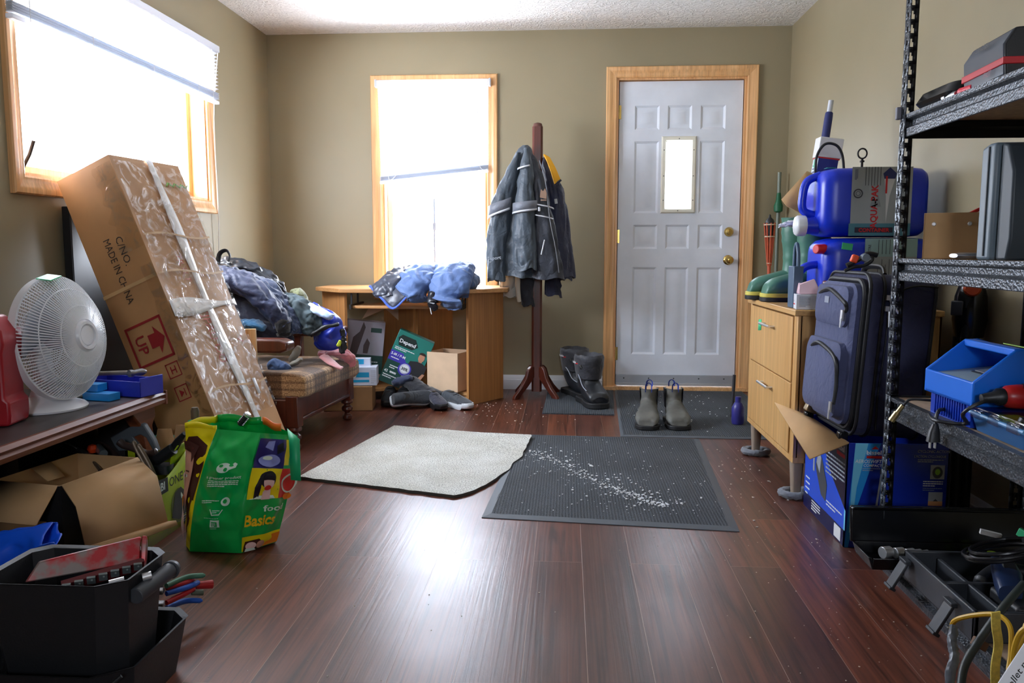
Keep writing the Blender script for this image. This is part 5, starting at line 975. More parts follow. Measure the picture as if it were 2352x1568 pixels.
for a, b, c_ in (((-1.368, 4.92), (-1.60, 5.22), 0), ((-.605, 4.895), (-.412, 5.17), 0), ((-.98, 5.14), (-1.24, 5.44), 1), ((-.965, 5.14), (-.78, 5.44), 1)): mb = MB(X); panel(mb, a, b, .0, .695 if not c_ else .60); mb.build('side_panel', dsk, t, bev=.001)
mb = MB(X); mb.prism([(-.955, 5.15), (-.60, 4.915), (-.42, 5.17), (-.79, 5.42)], .055, .073); mb.prism([(-.952, 5.158), (-.60, 4.925), (-.60, 4.935), (-.94, 5.165)], 0, .055); mb.build('low_shelf', dsk_x, t)
mb = MB(X); mb.prism([(-1.59, 5.24), (-1.375, 4.945), (-1.0, 5.15), (-1.25, 5.43)], .055, .073); mb.build('low_shelf', dsk_x, t)
mb = MB(X); mb.prism([(-1.32, 4.90), (-.64, 4.885), (-.66, 5.2), (-1.3, 5.2)], .598, .615); mb.build('keyboard_tray', dsk_x, t, bev=.002)
for x in (-1.325, -.635): mb = MB(X); mb.box((x, 5.02, .61), (.012, .32, .03)); mb.box((x, 4.90, .65), (.01, .01, .09)); mb.box((x, 5.05, .65), (.01, .01, .09)); mb.build('tray_rail', black_pl, t)
# jackets on desk
blu = cloth_mat('steel_blue_down', (82, 108, 156), .6, 400, .15, .06); 
t = thing('down_jacket', 'steel blue puffy jacket draped over the desk edge before the window', 'jacket', (-.8, 4.95, .72)); X = Matrix.Translation(-V(t.location))
mb = MB(X); soft(mb, [(-.86, 5.22, .79, .07, .05), (-.87, 5.08, .835, .10, .05), (-.90, 4.93, .80, .125, .065), (-.915, 4.84, .735, .125, .065), (-.90, 4.82, .665, .085, .05)], 56, 12, .010, 14, seed=3); mb.build('sleeve', blu, t, sub=1)
mb = MB(X); soft(mb, [(-.72, 5.25, .78, .09, .05), (-.70, 5.1, .84, .125, .055), (-.695, 4.95, .82, .14, .075), (-.70, 4.84, .745, .135, .08), (-.70, 4.815, .66, .12, .06), (-.68, 4.83, .62, .1, .04)], 56, 12, .010, 14, seed=4); mb.build('body', blu, t, sub=1)
mb = MB(X); soft(mb, [(-.62, 5.2, .75, .05, .04), (-.60, 5.0, .775, .07, .05), (-.60, 4.9, .74, .06, .05)], 40, 8, .012, 13, seed=9); mb.build('collar', cloth_mat('slate_blue_down', (62, 84, 118), .6), t, sub=1)
mb = MB(X); soft(mb, [(-.80, 4.80, .70, .03, .03), (-.805, 4.79, .64, .045, .03), (-.79, 4.80, .605, .04, .02)], 28, 6, .005, 26, seed=6); mb.build('lining_fold', M('black_glossy_nylon', (28, 30, 38), .35, bs=40, bst=.5), t)
mb = MB(X); mb.tube([(-.815, 4.775, .62), (-.805, 4.77, .575)], .003, 6); mb.build('draw_cord', cordm, t)
t = thing('rain_jacket', 'shiny dark grey jacket with blue hem lying over the left of the desk', 'jacket', (-1.06, 4.95, .72)); X = Matrix.Translation(-V(t.location)); gloss_g = M('glossy_grey_nylon', (66, 70, 82), .33, bs=26, bst=.9, var=.2, vs=14)
mb = MB(X); soft(mb, [(-.92, 5.16, .80, .05, .03), (-1.0, 5.06, .825, .07, .04), (-1.05, 4.96, .80, .08, .05), (-1.09, 4.86, .75, .095, .045), (-1.10, 4.81, .68, .08, .03)], 52, 10, .012, 13, seed=14); mb.build('crumpled_body', gloss_g, t, sub=1)
mb = MB(X); q = [V(at(x, y, 'Y', Y)) for x, y, Y in ((849, 656, 4.87), (880, 643, 4.95), (930, 640, 4.86), (935, 680, 4.78), (903, 708, 4.77), (876, 684, 4.80))]
cn = sum(q, V((0, 0, 0)))/6; mb.add(q+[cn+V((0, -.035, .01))], [(i, (i+1) % 6, 6) for i in range(6)]); bmesh.ops.subdivide_edges(mb.bm, edges=mb.bm.edges[:], cuts=5, use_grid_fill=True); mb.wrinkle(mb.bm.verts[:], .006, 16, seed=2); mb.build('spread_panel', gloss_g, t, solid=.006)
mb = MB(X); mb.tube(cr([tuple(v) for v in (q[0], q[5], q[4], q[3])], 6), .008, 8, flat=.6); mb.build('blue_hem', cloth_mat('cobalt_trim', (54, 88, 180), .6), t)
# inside the desk
teal = M('teal_green_carton', (26, 120, 108), .4); dgreen = M('dark_green_carton', (16, 66, 58), .4); purp = M('violet_blue_print', (62, 52, 168), .4); skin = M('printed_skin', (196, 142, 112), .5); hair = M('printed_dark_hair', (48, 30, 24), .5); blk_p = M('printed_black_shirt', (34, 34, 38), .5); taupe_p = M('printed_taupe_shorts', (132, 112, 116), .5); lilac = M('printed_pale_lilac', (184, 176, 190), .45)
def man(P_, u, v, s, sk=3, hr=4, sh=5, pt=6, L=3):
    P_.ell(u+.3*s, v+.86*s, .075*s, .10*s, sk, L); P_.ell(u+.3*s, v+.93*s, .085*s, .06*s, hr, L+1, t0=0, t1=180); P_.poly([(u+.26*s, v+.7*s), (u+.35*s, v+.7*s), (u+.34*s, v+.8*s), (u+.27*s, v+.8*s)], sk, L)
    P_.poly([(u+.12*s, v+.36*s), (u+.42*s, v+.36*s), (u+.5*s, v+.5*s), (u+.5*s, v+.7*s), (u+.36*s, v+.75*s), (u+.24*s, v+.75*s), (u+.08*s, v+.7*s), (u+.04*s, v+.5*s)], sh, L+1)
    P_.poly([(u+.46*s, v+.52*s), (u+.52*s, v+.52*s), (u+.46*s, v+.3*s), (u+.36*s, v+.22*s), (u+.34*s, v+.26*s)], sk, L+2); P_.poly([(u+.04*s, v+.52*s), (u+.1*s, v+.52*s), (u+.08*s, v+.25*s), (u+.02*s, v+.22*s)], sk, L)
    P_.poly([(u+.1*s, v+.2*s), (u+.42*s, v+.2*s), (u+.42*s, v+.37*s), (u+.12*s, v+.37*s)], pt, L+1)
    for a in (.1, .27): P_.poly([(u+a*s, v), (u+(a+.12)*s, v), (u+(a+.15)*s, v+.21*s), (u+a*s, v+.21*s)], sk, L)
t = thing('hygiene_carton', 'teal carton with a man in a black shirt on it, tilted under the desk', 'carton', (-1.165, 4.97, .135), (0, 24, 8)); w_, h_ = .235, .35
mb = MB(); mb.box((w_/2-.02, .055, h_/2), (w_, .11, h_)); mb.build('carton', teal, t, bev=.002)
mb = MB(); P_ = Print(mb, plane((-.02, 0, 0), (1, 0, 0), (0, 0, 1)), .0005); P_.rect(0, 0, w_, .15, 1, 1); P_.poly([(0, .15), (w_*.55, .15), (w_*.35, .215), (0, .215)], 2, 2)
P_.poly([(.012, .30), (.03, .325), (.12, .325), (.15, .285), (.12, .255), (.03, .255)], 7, 2); P_.text('Depend', .08, .275, .034, 0, 4, bold=.02); P_.lines(.015, .243, .13, 2, .01, .005, 0, 2); P_.text('S-M / P-M', .055, .185, .024, 0, 4, bold=.02); P_.lines(.015, .172, .09, 1, .01, .006, 0, 3); P_.lines(.03, .12, .06, 2, .013, .006, 0, 2)
P_.text('42', .02, .068, .024, 0, 2, bold=.02); P_.lines(.045, .083, .07, 1, .01, .012, 0, 2); P_.lines(.01, .055, .1, 2, .013, .006, 0, 2)
man(P_, .115, -.0, .27); P_.ell(.125, .125, .043, .043, 2, 6, 26); P_.ell(.125, .128, .033, .033, 0, 7, 26); P_.ring(.125, .128, .03, .002, 2, 8); P_.text('30%', .125, .118, .026, 7, 8, bold=.03)
mb.build('carton_print', [white_ink, dgreen, purp, skin, hair, blk_p, taupe_p, M('blackish_green_print', (14, 34, 30), .4)], t, flat=True)
t = thing('hygiene_carton', 'grey-lilac and dark green carton standing upright behind the tilted teal one', 'carton', (-1.33, 5.13, .16), (0, 6, 14)); mb = MB(); mb.box((0, .05, .17), (.25, .1, .34)); mb.build('carton', lilac, t, bev=.002)
mb = MB(); P_ = Print(mb, plane((-.125, 0, 0), (1, 0, 0), (0, 0, 1)), .0005); P_.rect(0, 0, .25, .12, 1, 1); P_.rect(.16, .27, .23, .3, 1, 1); P_.poly([(.03, .1), (.075, .1), (.10, .2), (.125, .3), (.11, .335), (.09, .27), (.05, .23)], 2, 2); P_.poly([(.12, .13), (.15, .13), (.16, .2), (.14, .23), (.12, .18)], 2, 2); P_.lines(.1, .08, .12, 2, .014, .007, 0, 2); P_.text('W', .16, .02, .04, 0, 2); P_.ell(.08, .02, .03, .018, 3, 2); mb.build('carton_print', [white_ink, dgreen, M('taupe_figure', (92, 72, 74), .5), teal], t, flat=True)
t = thing('glove_carton', 'white carton with bright blue artwork sitting on a low brown box under the desk', 'carton', (-1.255, 4.75, .15), (0, 0, 8)); mb = MB(); mb.box((0, 0, .055), (.235, .12, .11)); mb.box((-.02, .035, .13), (.19, .05, .05)); mb.build('carton', M('pale_white_carton', (206, 214, 232), .45), t, bev=.002)
mb = MB(); P_ = Print(mb, plane((-.1175, -.06, 0), (1, 0, 0), (0, 0, 1)), .0005); cyb = 0
for u0, v0, u1, v1 in ((.01, .01, .06, .05), (.0, .05, .19, .08), (.06, .02, .19, .035), (.03, .0, .07, .02), (.02, .075, .07, .09)): P_.rect(u0, v0, u1, v1, 0, 1)
P_.ell(.10, .06, .014, .014, 1, 2); P_.ell(.02, .045, .014, .014, 1, 2); P_.lines(.2, .09, .03, 7, .012, .004, 2, 1); mb.box((.0, .0095, .135), (.07, .002, .03)); mb.build('carton_print', [M('cyan_blue_print', (20, 156, 204), .4), white_ink, M('pale_lines', (170, 176, 190), .5)], t, flat=True)
mb = MB(); mb.box((-1.31, 4.76, .074), (.29, .2, .146), (0, 0, 8)); tag(mb.build('low_box', card_d, loc=(-1.31, 4.76, 0), bev=.003), 'low dark brown cardboard box on the floor between armchair and desk', 'box')
t = thing('open_box', 'pale cardboard box open at the top on the low shelf of the desk', 'box', (-.735, 5.05, .075), (0, 0, -22)); mb = MB(); a, b, c_, th = .112, .10, .245, .004; pcard = M('pale_cardboard', (214, 184, 152), .8, var=.05, vs=12)
mb.bx(-a, a, -b, -b+th, 0, c_); mb.bx(-a, a, b-th, b, 0, c_); mb.bx(-a, -a+th, -b, b, 0, c_); mb.bx(a-th, a, -b, b, 0, c_); mb.bx(-a, a, -b, b, 0, th); mb.build('carton_walls', pcard, t, bev=.001)
mb = MB(); mb.prism([(-1.36, .50), (-1.30, .595), (-1.03, .595), (-1.0, .46), (-1.1, .48), (-1.2, .57)], 5.28, 5.286, 'Y'); tag(mb.build('cardboard_flap', pcard, loc=(-1.2, 5.28, .5)), 'pale folded cardboard sheet standing behind the cartons under the desk', 'cardboard')
# dark clothing and shoes on the floor
mb = MB(); soft(mb, [(-1.06, 5.05, .13, .04, .04), (-1.0, 5.0, .13, .06, .05), (-.93, 4.95, .10, .065, .045), (-.85, 4.9, .075, .06, .04), (-.78, 4.88, .055, .045, .035)], 36, 7, .008, 14, seed=5); tag(mb.build('crumpled_garment', cloth_mat('black_navy_cloth', (26, 27, 36), .8), loc=(-.9, 4.95, .05)), 'crumpled black navy garment sloping from the cartons down to the sneakers', 'garment')
mb = MB(); soft(mb, [(-1.08, 4.99, .12, .035, .03), (-1.02, 4.96, .14, .04, .035), (-.97, 4.95, .16, .03, .025)], 28, 6, .007, 18, seed=8); tag(mb.build('denim_scrap', cloth_mat('dark_denim', (44, 54, 84), .8), loc=(-1.02, 4.96, .12)), 'small fold of dark blue denim at the foot of the tilted teal carton', 'garment')
def shoe(label, loc, rot, upper, mid, seed, tilt=0, logo=True):
    t = thing('sneaker', label, 'shoe', loc, (tilt, 0, rot), 'sneakers before the desk'); mb = MB()   # toe toward +Y
    secs = [((0, -.125, .045), (.024, 0, 0), (0, .004, .02), .9), ((0, -.12, .055), (.034, 0, 0), (0, .006, .03), .9), ((0, -.09, .062), (.036, 0, 0), (0, .012, .038), .9), ((0, -.04, .06), (.037, 0, 0), (0, -.01, .035), .9), ((0, .02, .052), (.04, 0, 0), (0, -.01, .028), .85), ((0, .07, .043), (.044, 0, 0), (0, -.004, .02), .8), ((0, .11, .037), (.038, 0, 0), (0, 0, .014), .8), ((0, .133, .033), (.02, 0, 0), (0, 0, .008), .8)]
    Pq = cr([tuple(a for v in (q[0], q[1], q[2]) for a in v)+(q[3],) for q in secs], 4); mb.loft([(p[0:3], p[3:6], p[6:9], p[9]) for p in Pq], 28); mb.build('upper', upper, t)
    pts = [(0, -.135), (.032, -.128), (.038, -.08), (.034, -.02), (.044, .05), (.044, .09), (.026, .132), (0, .14)]; pts = cr(pts, 4); pl = pts+[(-x, y) for x, y in pts[-2:0:-1]]
    mb = MB(); n = len(pl); rg = [[V((x*k, y*k, z+(.012 if abs(y) > .09 else 0)*(y > 0))) for x, y in pl] for z, k in ((0, .94), (.006, .99), (.022, 1.02), (.032, .98))]; mb.rings(rg); mb.build('midsole', mid, t)
    mb = MB()
    mb.loft([((0, -.062, .094), (.022, 0, 0), (0, .038, 0)), ((0, -.064, .0955), (.012, 0, 0), (0, .02, 0))], 18); mb.build('collar_lining', black_pl, t)
    for k in range(4): mb = MB(); y = .0+.017*k; mb.tube([(-.024, y, .078-.007*k), (0, y+.004, .085-.007*k), (.024, y, .078-.007*k)], .0025, 6); mb.build('lace', black_pl if not logo else M('dark_lace', (40, 42, 48), .7), t)
    return t
wmid = M('white_midsole', (214, 220, 226), .45); gup = cloth_mat('charcoal_knit_upper', (52, 58, 66), .7); nup = cloth_mat('midnight_knit_upper', (34, 36, 56), .7)
s1 = shoe('charcoal sneaker with thick white midsole lying on its side, in front of the desk', (-.94, 4.80, .045), 65, gup, wmid, 1, 0); s1.rotation_euler = Euler((R(4), R(62), R(-62)))
shoe('midnight blue sneaker with dark sole between the two white-soled ones', (-.79, 4.80, .002), -150, nup, black_pl, 2)
shoe('charcoal sneaker with white sole edge at the right end, by the desk panel', (-.665, 4.81, .002), -132, gup, wmid, 3)
shoe('black sneaker at the left, nearest the white carton', (-1.10, 4.90, .002), -172, black_pl, sole_b, 4); shoe('black sneaker standing just right of the leftmost one', (-1.02, 4.885, .002), 176, black_pl, sole_b, 5)
# ================================================================ LEFT: BIG CARTON
Bc = V((-.378, .066, .924)).normalized(); Ba = (V((.161, .987, -.005))-Bc*V((.161, .987, -.005)).dot(Bc)).normalized(); Bb = Bc.cross(Ba)
if Bb.x > 0: Bb = -Bb
Ptop = V((-1.763, 3.047, 1.322)); BL_ = 1.425; Bo = Ptop-Bc*BL_; wA, wB = .428, .26
t = thing('long_carton', 'long brown cardboard carton bound with white tape leaning on the left wall', 'carton', Bo); X = Matrix.Translation(-Bo)
bigc = M('taped_brown_cardboard', (184, 138, 92), .5, var=.12, vs=4, bs=12, bst=.25, coat=.15); 
mb = MB(X); n = 14
def bface(o, U, W, lu, lw, nu, nw, nrm):
    mb.grid(lambda u, v: o+U*(u*lu)+W*(v*lw)+nrm*(.004*noise.noise(V((u*lu*7, v*lw*7, o.x*3)))*min(1, 40*u*(1-u)*v*(1-v))), nu, nw)
bface(Bo, Ba, Bc, wA, BL_, 16, 46, -Bb); bface(Bo, Bb, Bc, wB, BL_, 10, 46, -Ba); bface(Bo+Bb*wB, Ba, Bc, wA, BL_, 4, 4, Bb); bface(Bo+Ba*wA, Bb, Bc, wB, BL_, 4, 4, Ba); bface(Bo, Ba, Bb, wA, wB, 4, 4, -Bc); bface(Bo+Bc*BL_, Ba, Bb, wA, wB, 4, 4, Bc)
mb.build('carton_body', bigc, t, ang=60)
redc = M('faded_red_stencil', (150, 30, 34), .6); blk_s = M('black_stencil', (52, 40, 34), .7); salm = M('pale_red_stencil', (186, 84, 64), .6)
mb = MB(X); P_ = Print(mb, lambda u, v: Bo-Ba*.0045+Bb*(-u)+Bc*v, .0008)
P_.text('C/NO.', -.11, 1.065, .045, 1, 1, rot=-90, sx=.95); P_.text('MADE IN CHINA', -.165, 1.0, .045, 1, 1, rot=-90, sx=.8)
for u0, v0, u1, v1 in ((-.228, .617, -.218, .785), (-.064, .617, -.054, .785), (-.228, .617, -.054, .627), (-.228, .775, -.054, .785)): P_.rect(u0, v0, u1, v1, 0, 1)
P_.poly([(-.14, .672), (-.105, .672), (-.105, .642), (-.068, .70), (-.105, .755), (-.105, .727), (-.14, .727)], 0, 1); P_.text('UP', -.2, .70, .062, 0, 1, rot=-90, bold=.015)
def ibox(u, v, s):
    for a, b, c_, d in ((0, 0, .004, s), (s-.004, 0, s, s), (0, 0, s, .004), (0, s-.004, s, s)): P_.rect(u+a, v+b, u+c_, v+d, 0, 1)
ibox(-.118, .535, .06); P_.rect(-.1, .55, -.095, .58, 0, 1); P_.rect(-.1, .562, -.075, .567, 0, 1); P_.rect(-.08, .55, -.075, .58, 0, 1); ibox(-.118, .44, .06); P_.poly([(-.1, .455), (-.08, .47), (-.1, .485)], 0, 1); P_.rect(-.078, .455, -.074, .485, 0, 1)
mb.build('stencil_print', [redc, blk_s], t, flat=True)
mb = MB(X); P_ = Print(mb, lambda u, v: Bo-Bb*.0045+Ba*u+Bc*v, .0008); P_.text("T'JPAU OO", .165, .66, .07, 0, 1, rot=-90, sx=.75); P_.text('TJLTLT', .155, .95, .05, 0, 1, rot=-90, sx=.8); P_.text('V', .34, .62, .06, 0, 1, rot=-90); mb.build('stencil_print', salm, t, flat=True)
wt = M('white_packing_tape', (242, 243, 244), .32, var=.06, vs=20, bs=30, bst=.15)
mb = MB(X); f = lambda u, v: Bo-Bb*.0075+Ba*u+Bc*v
mb.grid(lambda u, v: f(.222+.035*(1-v)+.012*sin(v*9)*.4+(u-.5)*(.05+.014*sin(v*17+1)), BL_*v)-Bb*.0015*noise.noise(V((v*30, u*3, 0))), 3, 60); tp = mb.build('white_tape', wt, t, flat=True, solid=.001)
mb = MB(X); mb.grid(lambda u, v: f(-.004+u*(wA+.008), .785+.022*u*0+(v-.5)*(.05+.03*sin(u*5+.6)))-Bb*.001, 24, 3); mb.build('white_tape', wt, t, flat=True, solid=.001)
def film():
    m, nt, b = newmat('wrinkled_clear_film'); nt.nodes.remove(b); t_ = nd(nt, 'BsdfTransparent'); t_.inputs[0].default_value = (.93, .91, .88, 1); g = nd(nt, 'BsdfGlossy', Roughness=.16); x = nd(nt, 'MixShader')
    co = coords(nt, (1, 1, 1)); n = nd(nt, 'TexNoise', Scale=16.0, Detail=4.0, Distortion=2.0); nt.links.new(co, n.inputs['Vector']); bp_ = nd(nt, 'Bump', Strength=.7, Distance=.006); nt.links.new(n.outputs[0], bp_.inputs['Height']); nt.links.new(bp_.outputs[0], g.inputs['Normal'])
    nt.links.new(ramp(nt, n.outputs[0], [(.46, (.01,)*3+(1,)), (.66, (.40,)*3+(1,))]), x.inputs[0]); nt.links.new(t_.outputs[0], x.inputs[1]); nt.links.new(g.outputs[0], x.inputs[2]); nt.links.new(x.outputs[0], nt.nodes['Material Output'].inputs[0]); return m
flm = film()
mb = MB(X); mb.grid(lambda u, v: f(u*wA, .30+v*1.1)-Bb*(.004+.003*noise.noise(V((u*8, v*22, 1)))), 24, 60); mb.build('clear_film', flm, t, flat=True)
mb = MB(X)
for k, (v0, v1, u1) in enumerate(((1.05, 1.40, .09), (.3, .98, .05))): mb.grid(lambda u, v: Bo-Ba*(.007+.003*noise.noise(V((u*5, v*20, k))))+Bb*(u*u1*(1+.5*noise.noise(V((v*9, k, 0)))))+Bc*(v0+(v1-v0)*v), 6, 40)
mb.build('corner_film', flm, t, flat=True)
for k, (v0, s_, e_) in enumerate(((.83, 0, .26), )): mb = MB(X); mb.grid(lambda u, v: Bo-Ba*.006+Bb*(u*wB)+Bc*(.93-.0*u+(v-.5)*.014), 10, 1); mb.build('yellowed_band', M('yellowed_tape', (196, 160, 114), .4), t, flat=True)
for z_ in (1.09, .93, .43): mb = MB(X); mb.grid(lambda u, v: f(u*wA, z_+.01*sin(u*6)+(v-.5)*.008)-Bb*.004, 16, 1); mb.build('twine_crease', M('yellowed_tape', (196, 160, 114), .4), t, flat=True)
mb = MB(X); 
for k in range(7): a = .275+.022*k; mb.tube([f(a, 1.315+.012*(k % 2)), f(a+.016, 1.33-.012*(k % 2))], .0035, 5)
mb.build('green_scrawl', M('light_green_marker', (130, 186, 90), .6), t)
mb = MB(X); mb.grid(lambda u, v: f(.315+.022*u, .37+.07*v)-Bb*.008, 1, 1); mb.build('paper_tag', M('white_slip', (222, 222, 226), .6), t, solid=.001)
mb = MB(); mb.bx(-2.022, -1.985, 3.135, 3.80, .002, 1.13); tag(mb.build('dark_filler_panel', M('satin_black_panel', (18, 18, 21), .38), loc=(-2.0, 3.4, 0), bev=.004), 'flat black panel filling the dark area behind the long carton', 'panel')  # guessed flat black filler for a dark area of unclear cause
# plywood board
mb = MB(); mb.box((-1.55, 3.62, .30), (.245, .014, .585), (0, -1, 0)); tag(mb.build('plywood_board', wood('pale_plywood', (196, 160, 112), (222, 190, 142), .55, 2, .6), loc=(-1.56, 3.665, 0), bev=.002), 'pale plywood board standing between the long carton and the armchair', 'board')
# ---------------------------------------------------------------- ARMCHAIR
ch = thing('armchair', 'dark carved wood armchair with brown plaid cushion heaped with jackets', 'armchair', (-1.275, 3.70, 0), (0, 0, -4.5))   # local: y along the front, -x toward the wall
def plaid():
    m, nt, b = newmat('brown_plaid_upholstery'); tc = nd(nt, 'TexCoord'); mp = nd(nt, 'Mapping'); nt.links.new(tc.outputs['Object'], mp.inputs['Vector'])
    def bands(d, sc, thr):
        w_ = nd(nt, 'TexWave', wave_type='BANDS', bands_direction=d); w_.inputs['Scale'].default_value = sc; w_.inputs['Distortion'].default_value = .3; w_.inputs['Detail'].default_value = 1; nt.links.new(mp.outputs[0], w_.inputs['Vector']); return ramp(nt, w_.outputs[0], [(thr, (255, 255, 255)), (thr+.08, (104, 70, 40))])
    n = nd(nt, 'TexNoise', Scale=160.0, Detail=2.0); nt.links.new(tc.outputs['Object'], n.inputs['Vector'])
    base = ramp(nt, n.outputs[0], [(.35, (140, 104, 68)), (.65, (206, 170, 124))])
    c = mix(nt, .75, base, bands('Y', .9, .55), 'MULTIPLY'); c = mix(nt, .6, c, bands('Y', 9.0, .8), 'MULTIPLY'); c = mix(nt, .7, c, bands('X', 1.2, .55), 'MULTIPLY'); c = mix(nt, .5, c, bands('Z', 9.0, .7), 'MULTIPLY')
    nt.links.new(c, b.inputs['Base Color']); b.inputs['Roughness'].default_value = .9; b.inputs['Sheen Weight'].default_value = .3; bump(nt, b, n.outputs[0], .7, .003); return m
pl = plaid()
mb = MB(); secs = []
for y, k in ((-.008, .86), (.004, .97), (.03, 1), (.2, 1.0), (.45, .99), (.62, .98), (.74, .96), (.765, .9), (.772, .8)): secs.append(((-.28, y, .312-.012*(y/.7)), (.33*(.9+.1*k), 0, 0), (0, 0, .066*k*(1-.12*max(0, y-.3))), .32))
P = cr([tuple(a for v in q[:3] for a in v)+(q[3],) for q in secs], 3); vs = mb.loft([(p[0:3], p[3:6], p[6:9], p[9]) for p in P], 44); mb.wrinkle(vs, .003, 7); mb.build('seat_cushion', pl, ch)
mb = MB(); mb.box((-.33, .0, .185), (.62, .035, .13)); mb.box((-.02, .37, .195), (.035, .72, .115)); mb.box((-.33, .74, .185), (.62, .035, .13)); mb.box((-.002, .37, .145), (.02, .72, .02)); mb.box((-.33, .37, .235), (.6, .72, .012)); mb.build('seat_frame', mahog, ch, bev=.006)
def leg(x, y):
    mb = MB(); mb.box((x, y, .19), (.062, .062, .15)); mb.lathe([(.026, .12), (.034, .108), (.034, .098), (.018, .09), (.016, .084), (.03, .074), (.032, .06), (.024, .05), (.014, .042), (.015, .036), (.027, .026), (.028, .008), (.02, 0), (0, 0)], 22, (x, y, 0)); mb.build('leg', mahog, ch, bev=.003)
for x in (-.02, -.66):
    for y in (.01, .73): leg(x, y)
mb = MB(); mb.box((-.34, .37, .075), (.03, .7, .03)); mb.cyl((-.34, .05, .06), (-.34, .7, .06), .012); mb.build('stretcher', mahog, ch, bev=.003)
for y in (-.0, .74): mb = MB(); mb.prism([(-.70, .475), (-.06, .475), (-.02, .49), (-.02, .525), (-.06, .54), (-.70, .54)], y-.045, y+.045, 'Y'); mb.build('armrest', mahog, ch, bev=.010); mb = MB(); mb.box((-.30, y, .36), (.045, .04, .24)); mb.build('arm_post', mahog, ch, bev=.005)
mb = MB(); mb.box((-.70, .37, .52), (.07, .74, .62), (0, -8, 0)); mb.build('backrest', pl, ch, bev=.03, segs=3)
# the heap -----------------------------------------------------------------------
def heap(name, label, cat, path, mt, seed, amp=.009, sc=10, n=60, steps=11, oe=False, extra=None, up=(0, 0, 1)):
    t = thing(name, label, cat, path[len(path)//2][:3]); mb = MB(Matrix.Translation(-V(t.location))); soft(mb, path, n, steps, amp*1.35, sc*1.3, seed=seed, open_end=oe, up=up); mb.build('cloth_body', mt, t, sub=1)
    if extra: extra(t, Matrix.Translation(-V(t.location)))
    return t
nv1 = cloth_mat('navy_poplin', (34, 44, 76), .6, 500, .1); dk1 = cloth_mat('ink_blue_cloth', (24, 30, 52), .75); blkn = M('black_shiny_nylon', (36, 40, 48), .32, bs=18, bst=.9, var=.2, vs=12)
def pt(x, y, Y): return tuple(at(x, y, 'Y', Y))
def hp(*a): return [pt(x, y, Y)+(r1, r2) for x, y, Y, r1, r2 in a]
heap('black_shell_jacket', 'shiny black jacket along the top of the clothes heap on the armchair', 'jacket', hp((500, 612, 4.28, .09, .05), (545, 610, 4.3, .11, .05), (590, 625, 4.32, .10, .045), (630, 650, 4.33, .08, .04), (652, 675, 4.33, .04, .03)), blkn, 2, .010, 11,
     extra=lambda t, X: (lambda mb: (mb.tube(cr([tuple(X @ V(p)) for p in (pt(500, 605, 4.2), pt(505, 582, 4.2), pt(520, 575, 4.2), pt(528, 588, 4.2), pt(524, 600, 4.2))], 6), .013, 8, flat=.4), mb.build('strap_loop', pipe, t)))(MB()) and (lambda mb: (mb.lathe([(0, 0), (.018, .002), (.014, .008), (0, .01)], 14, X @ V(pt(634, 663, 4.26)), (0, -1, .4)), mb.build('lime_tab', M('lime_plastic_tab', (190, 214, 40), .4), t)))(MB()))
heap('ink_blue_trousers', 'dark ink blue clothes hanging down at the lower left of the heap', 'clothes', hp((500, 640, 4.1, .10, .06), (545, 680, 4.08, .12, .08), (585, 730, 4.05, .13, .09), (630, 770, 4.05, .12, .08), (655, 795, 4.05, .07, .05)), dk1, 4, .012, 9)
heap('navy_parka', 'navy blue parka with its sleeve slanting down the front of the heap', 'jacket', hp((498, 625, 4.0, .08, .05), (530, 640, 3.99, .10, .06), (575, 662, 3.98, .10, .06), (612, 695, 3.97, .085, .06), (640, 730, 3.97, .07, .055), (655, 752, 3.97, .06, .05)), nv1, 7, .008, 9, oe=True,
     extra=lambda t, X: (lambda mb: (soft(mb, [tuple(X @ V(q[:3]))+q[3:] for q in hp((648, 740, 3.955, .05, .042), (652, 758, 3.955, .046, .036), (653, 768, 3.955, .038, .03))], 24, 5, .004, 25, seed=3), mb.build('knit_cuff', cloth_mat('black_knit_cuff', (16, 17, 22), .9), t)))(MB()))
heap('blue_windbreaker', 'mid-blue wrinkled jacket body lying behind the parka sleeve', 'jacket', hp((540, 628, 4.12, .07, .04), (590, 650, 4.12, .085, .05), (635, 685, 4.12, .08, .05), (665, 725, 4.10, .07, .05), (680, 760, 4.08, .05, .04)), cloth_mat('dusty_blue_nylon', (44, 58, 88), .5), 11, .012, 11)
heap('camo_jacket', 'dark slate green patterned jacket in the middle of the heap', 'jacket', hp((655, 685, 4.2, .07, .04), (685, 700, 4.18, .085, .06), (710, 730, 4.15, .08, .07), (715, 760, 4.12, .06, .05)), M('slate_camo_cloth', (64, 78, 84), .8, var=.5, vs=16, bs=40, bst=.5), 13, .010, 12)
heap('sports_jersey', 'bright royal blue jersey with white folds bundled at the right of the heap', 'jersey', hp((712, 700, 4.24, .05, .03), (735, 722, 4.22, .08, .05), (755, 755, 4.2, .095, .075), (752, 790, 4.17, .085, .06)), M('royal_blue_satin', (34, 54, 170), .42, var=.2, vs=8, bs=20, bst=.6), 17, .010, 9,
     extra=lambda t, X: [(lambda mb: (soft(mb, [tuple(X @ V(q[:3]))+q[3:] for q in hp(*a)], 24, 6, .005, 20, seed=5), mb.build(nm, m_, t)))(MB()) for nm, m_, a in (('white_fold', cloth_mat('white_satin', (176, 200, 240), .45), ((700, 700, 4.17, .03, .02), (730, 713, 4.14, .04, .025), (760, 728, 4.12, .035, .02))), ('black_stripe', pipe, ((715, 770, 4.09, .018, .012), (748, 752, 4.075, .02, .014), (778, 745, 4.09, .016, .012))), ('lime_patch', M('lime_patch', (206, 224, 60), .5), ((778, 792, 4.07, .012, .012), (782, 782, 4.07, .012, .012))), ('black_trim', pipe, ((786, 808, 4.1, .02, .02), (789, 780, 4.1, .018, .02), (786, 755, 4.1, .012, .015))))])
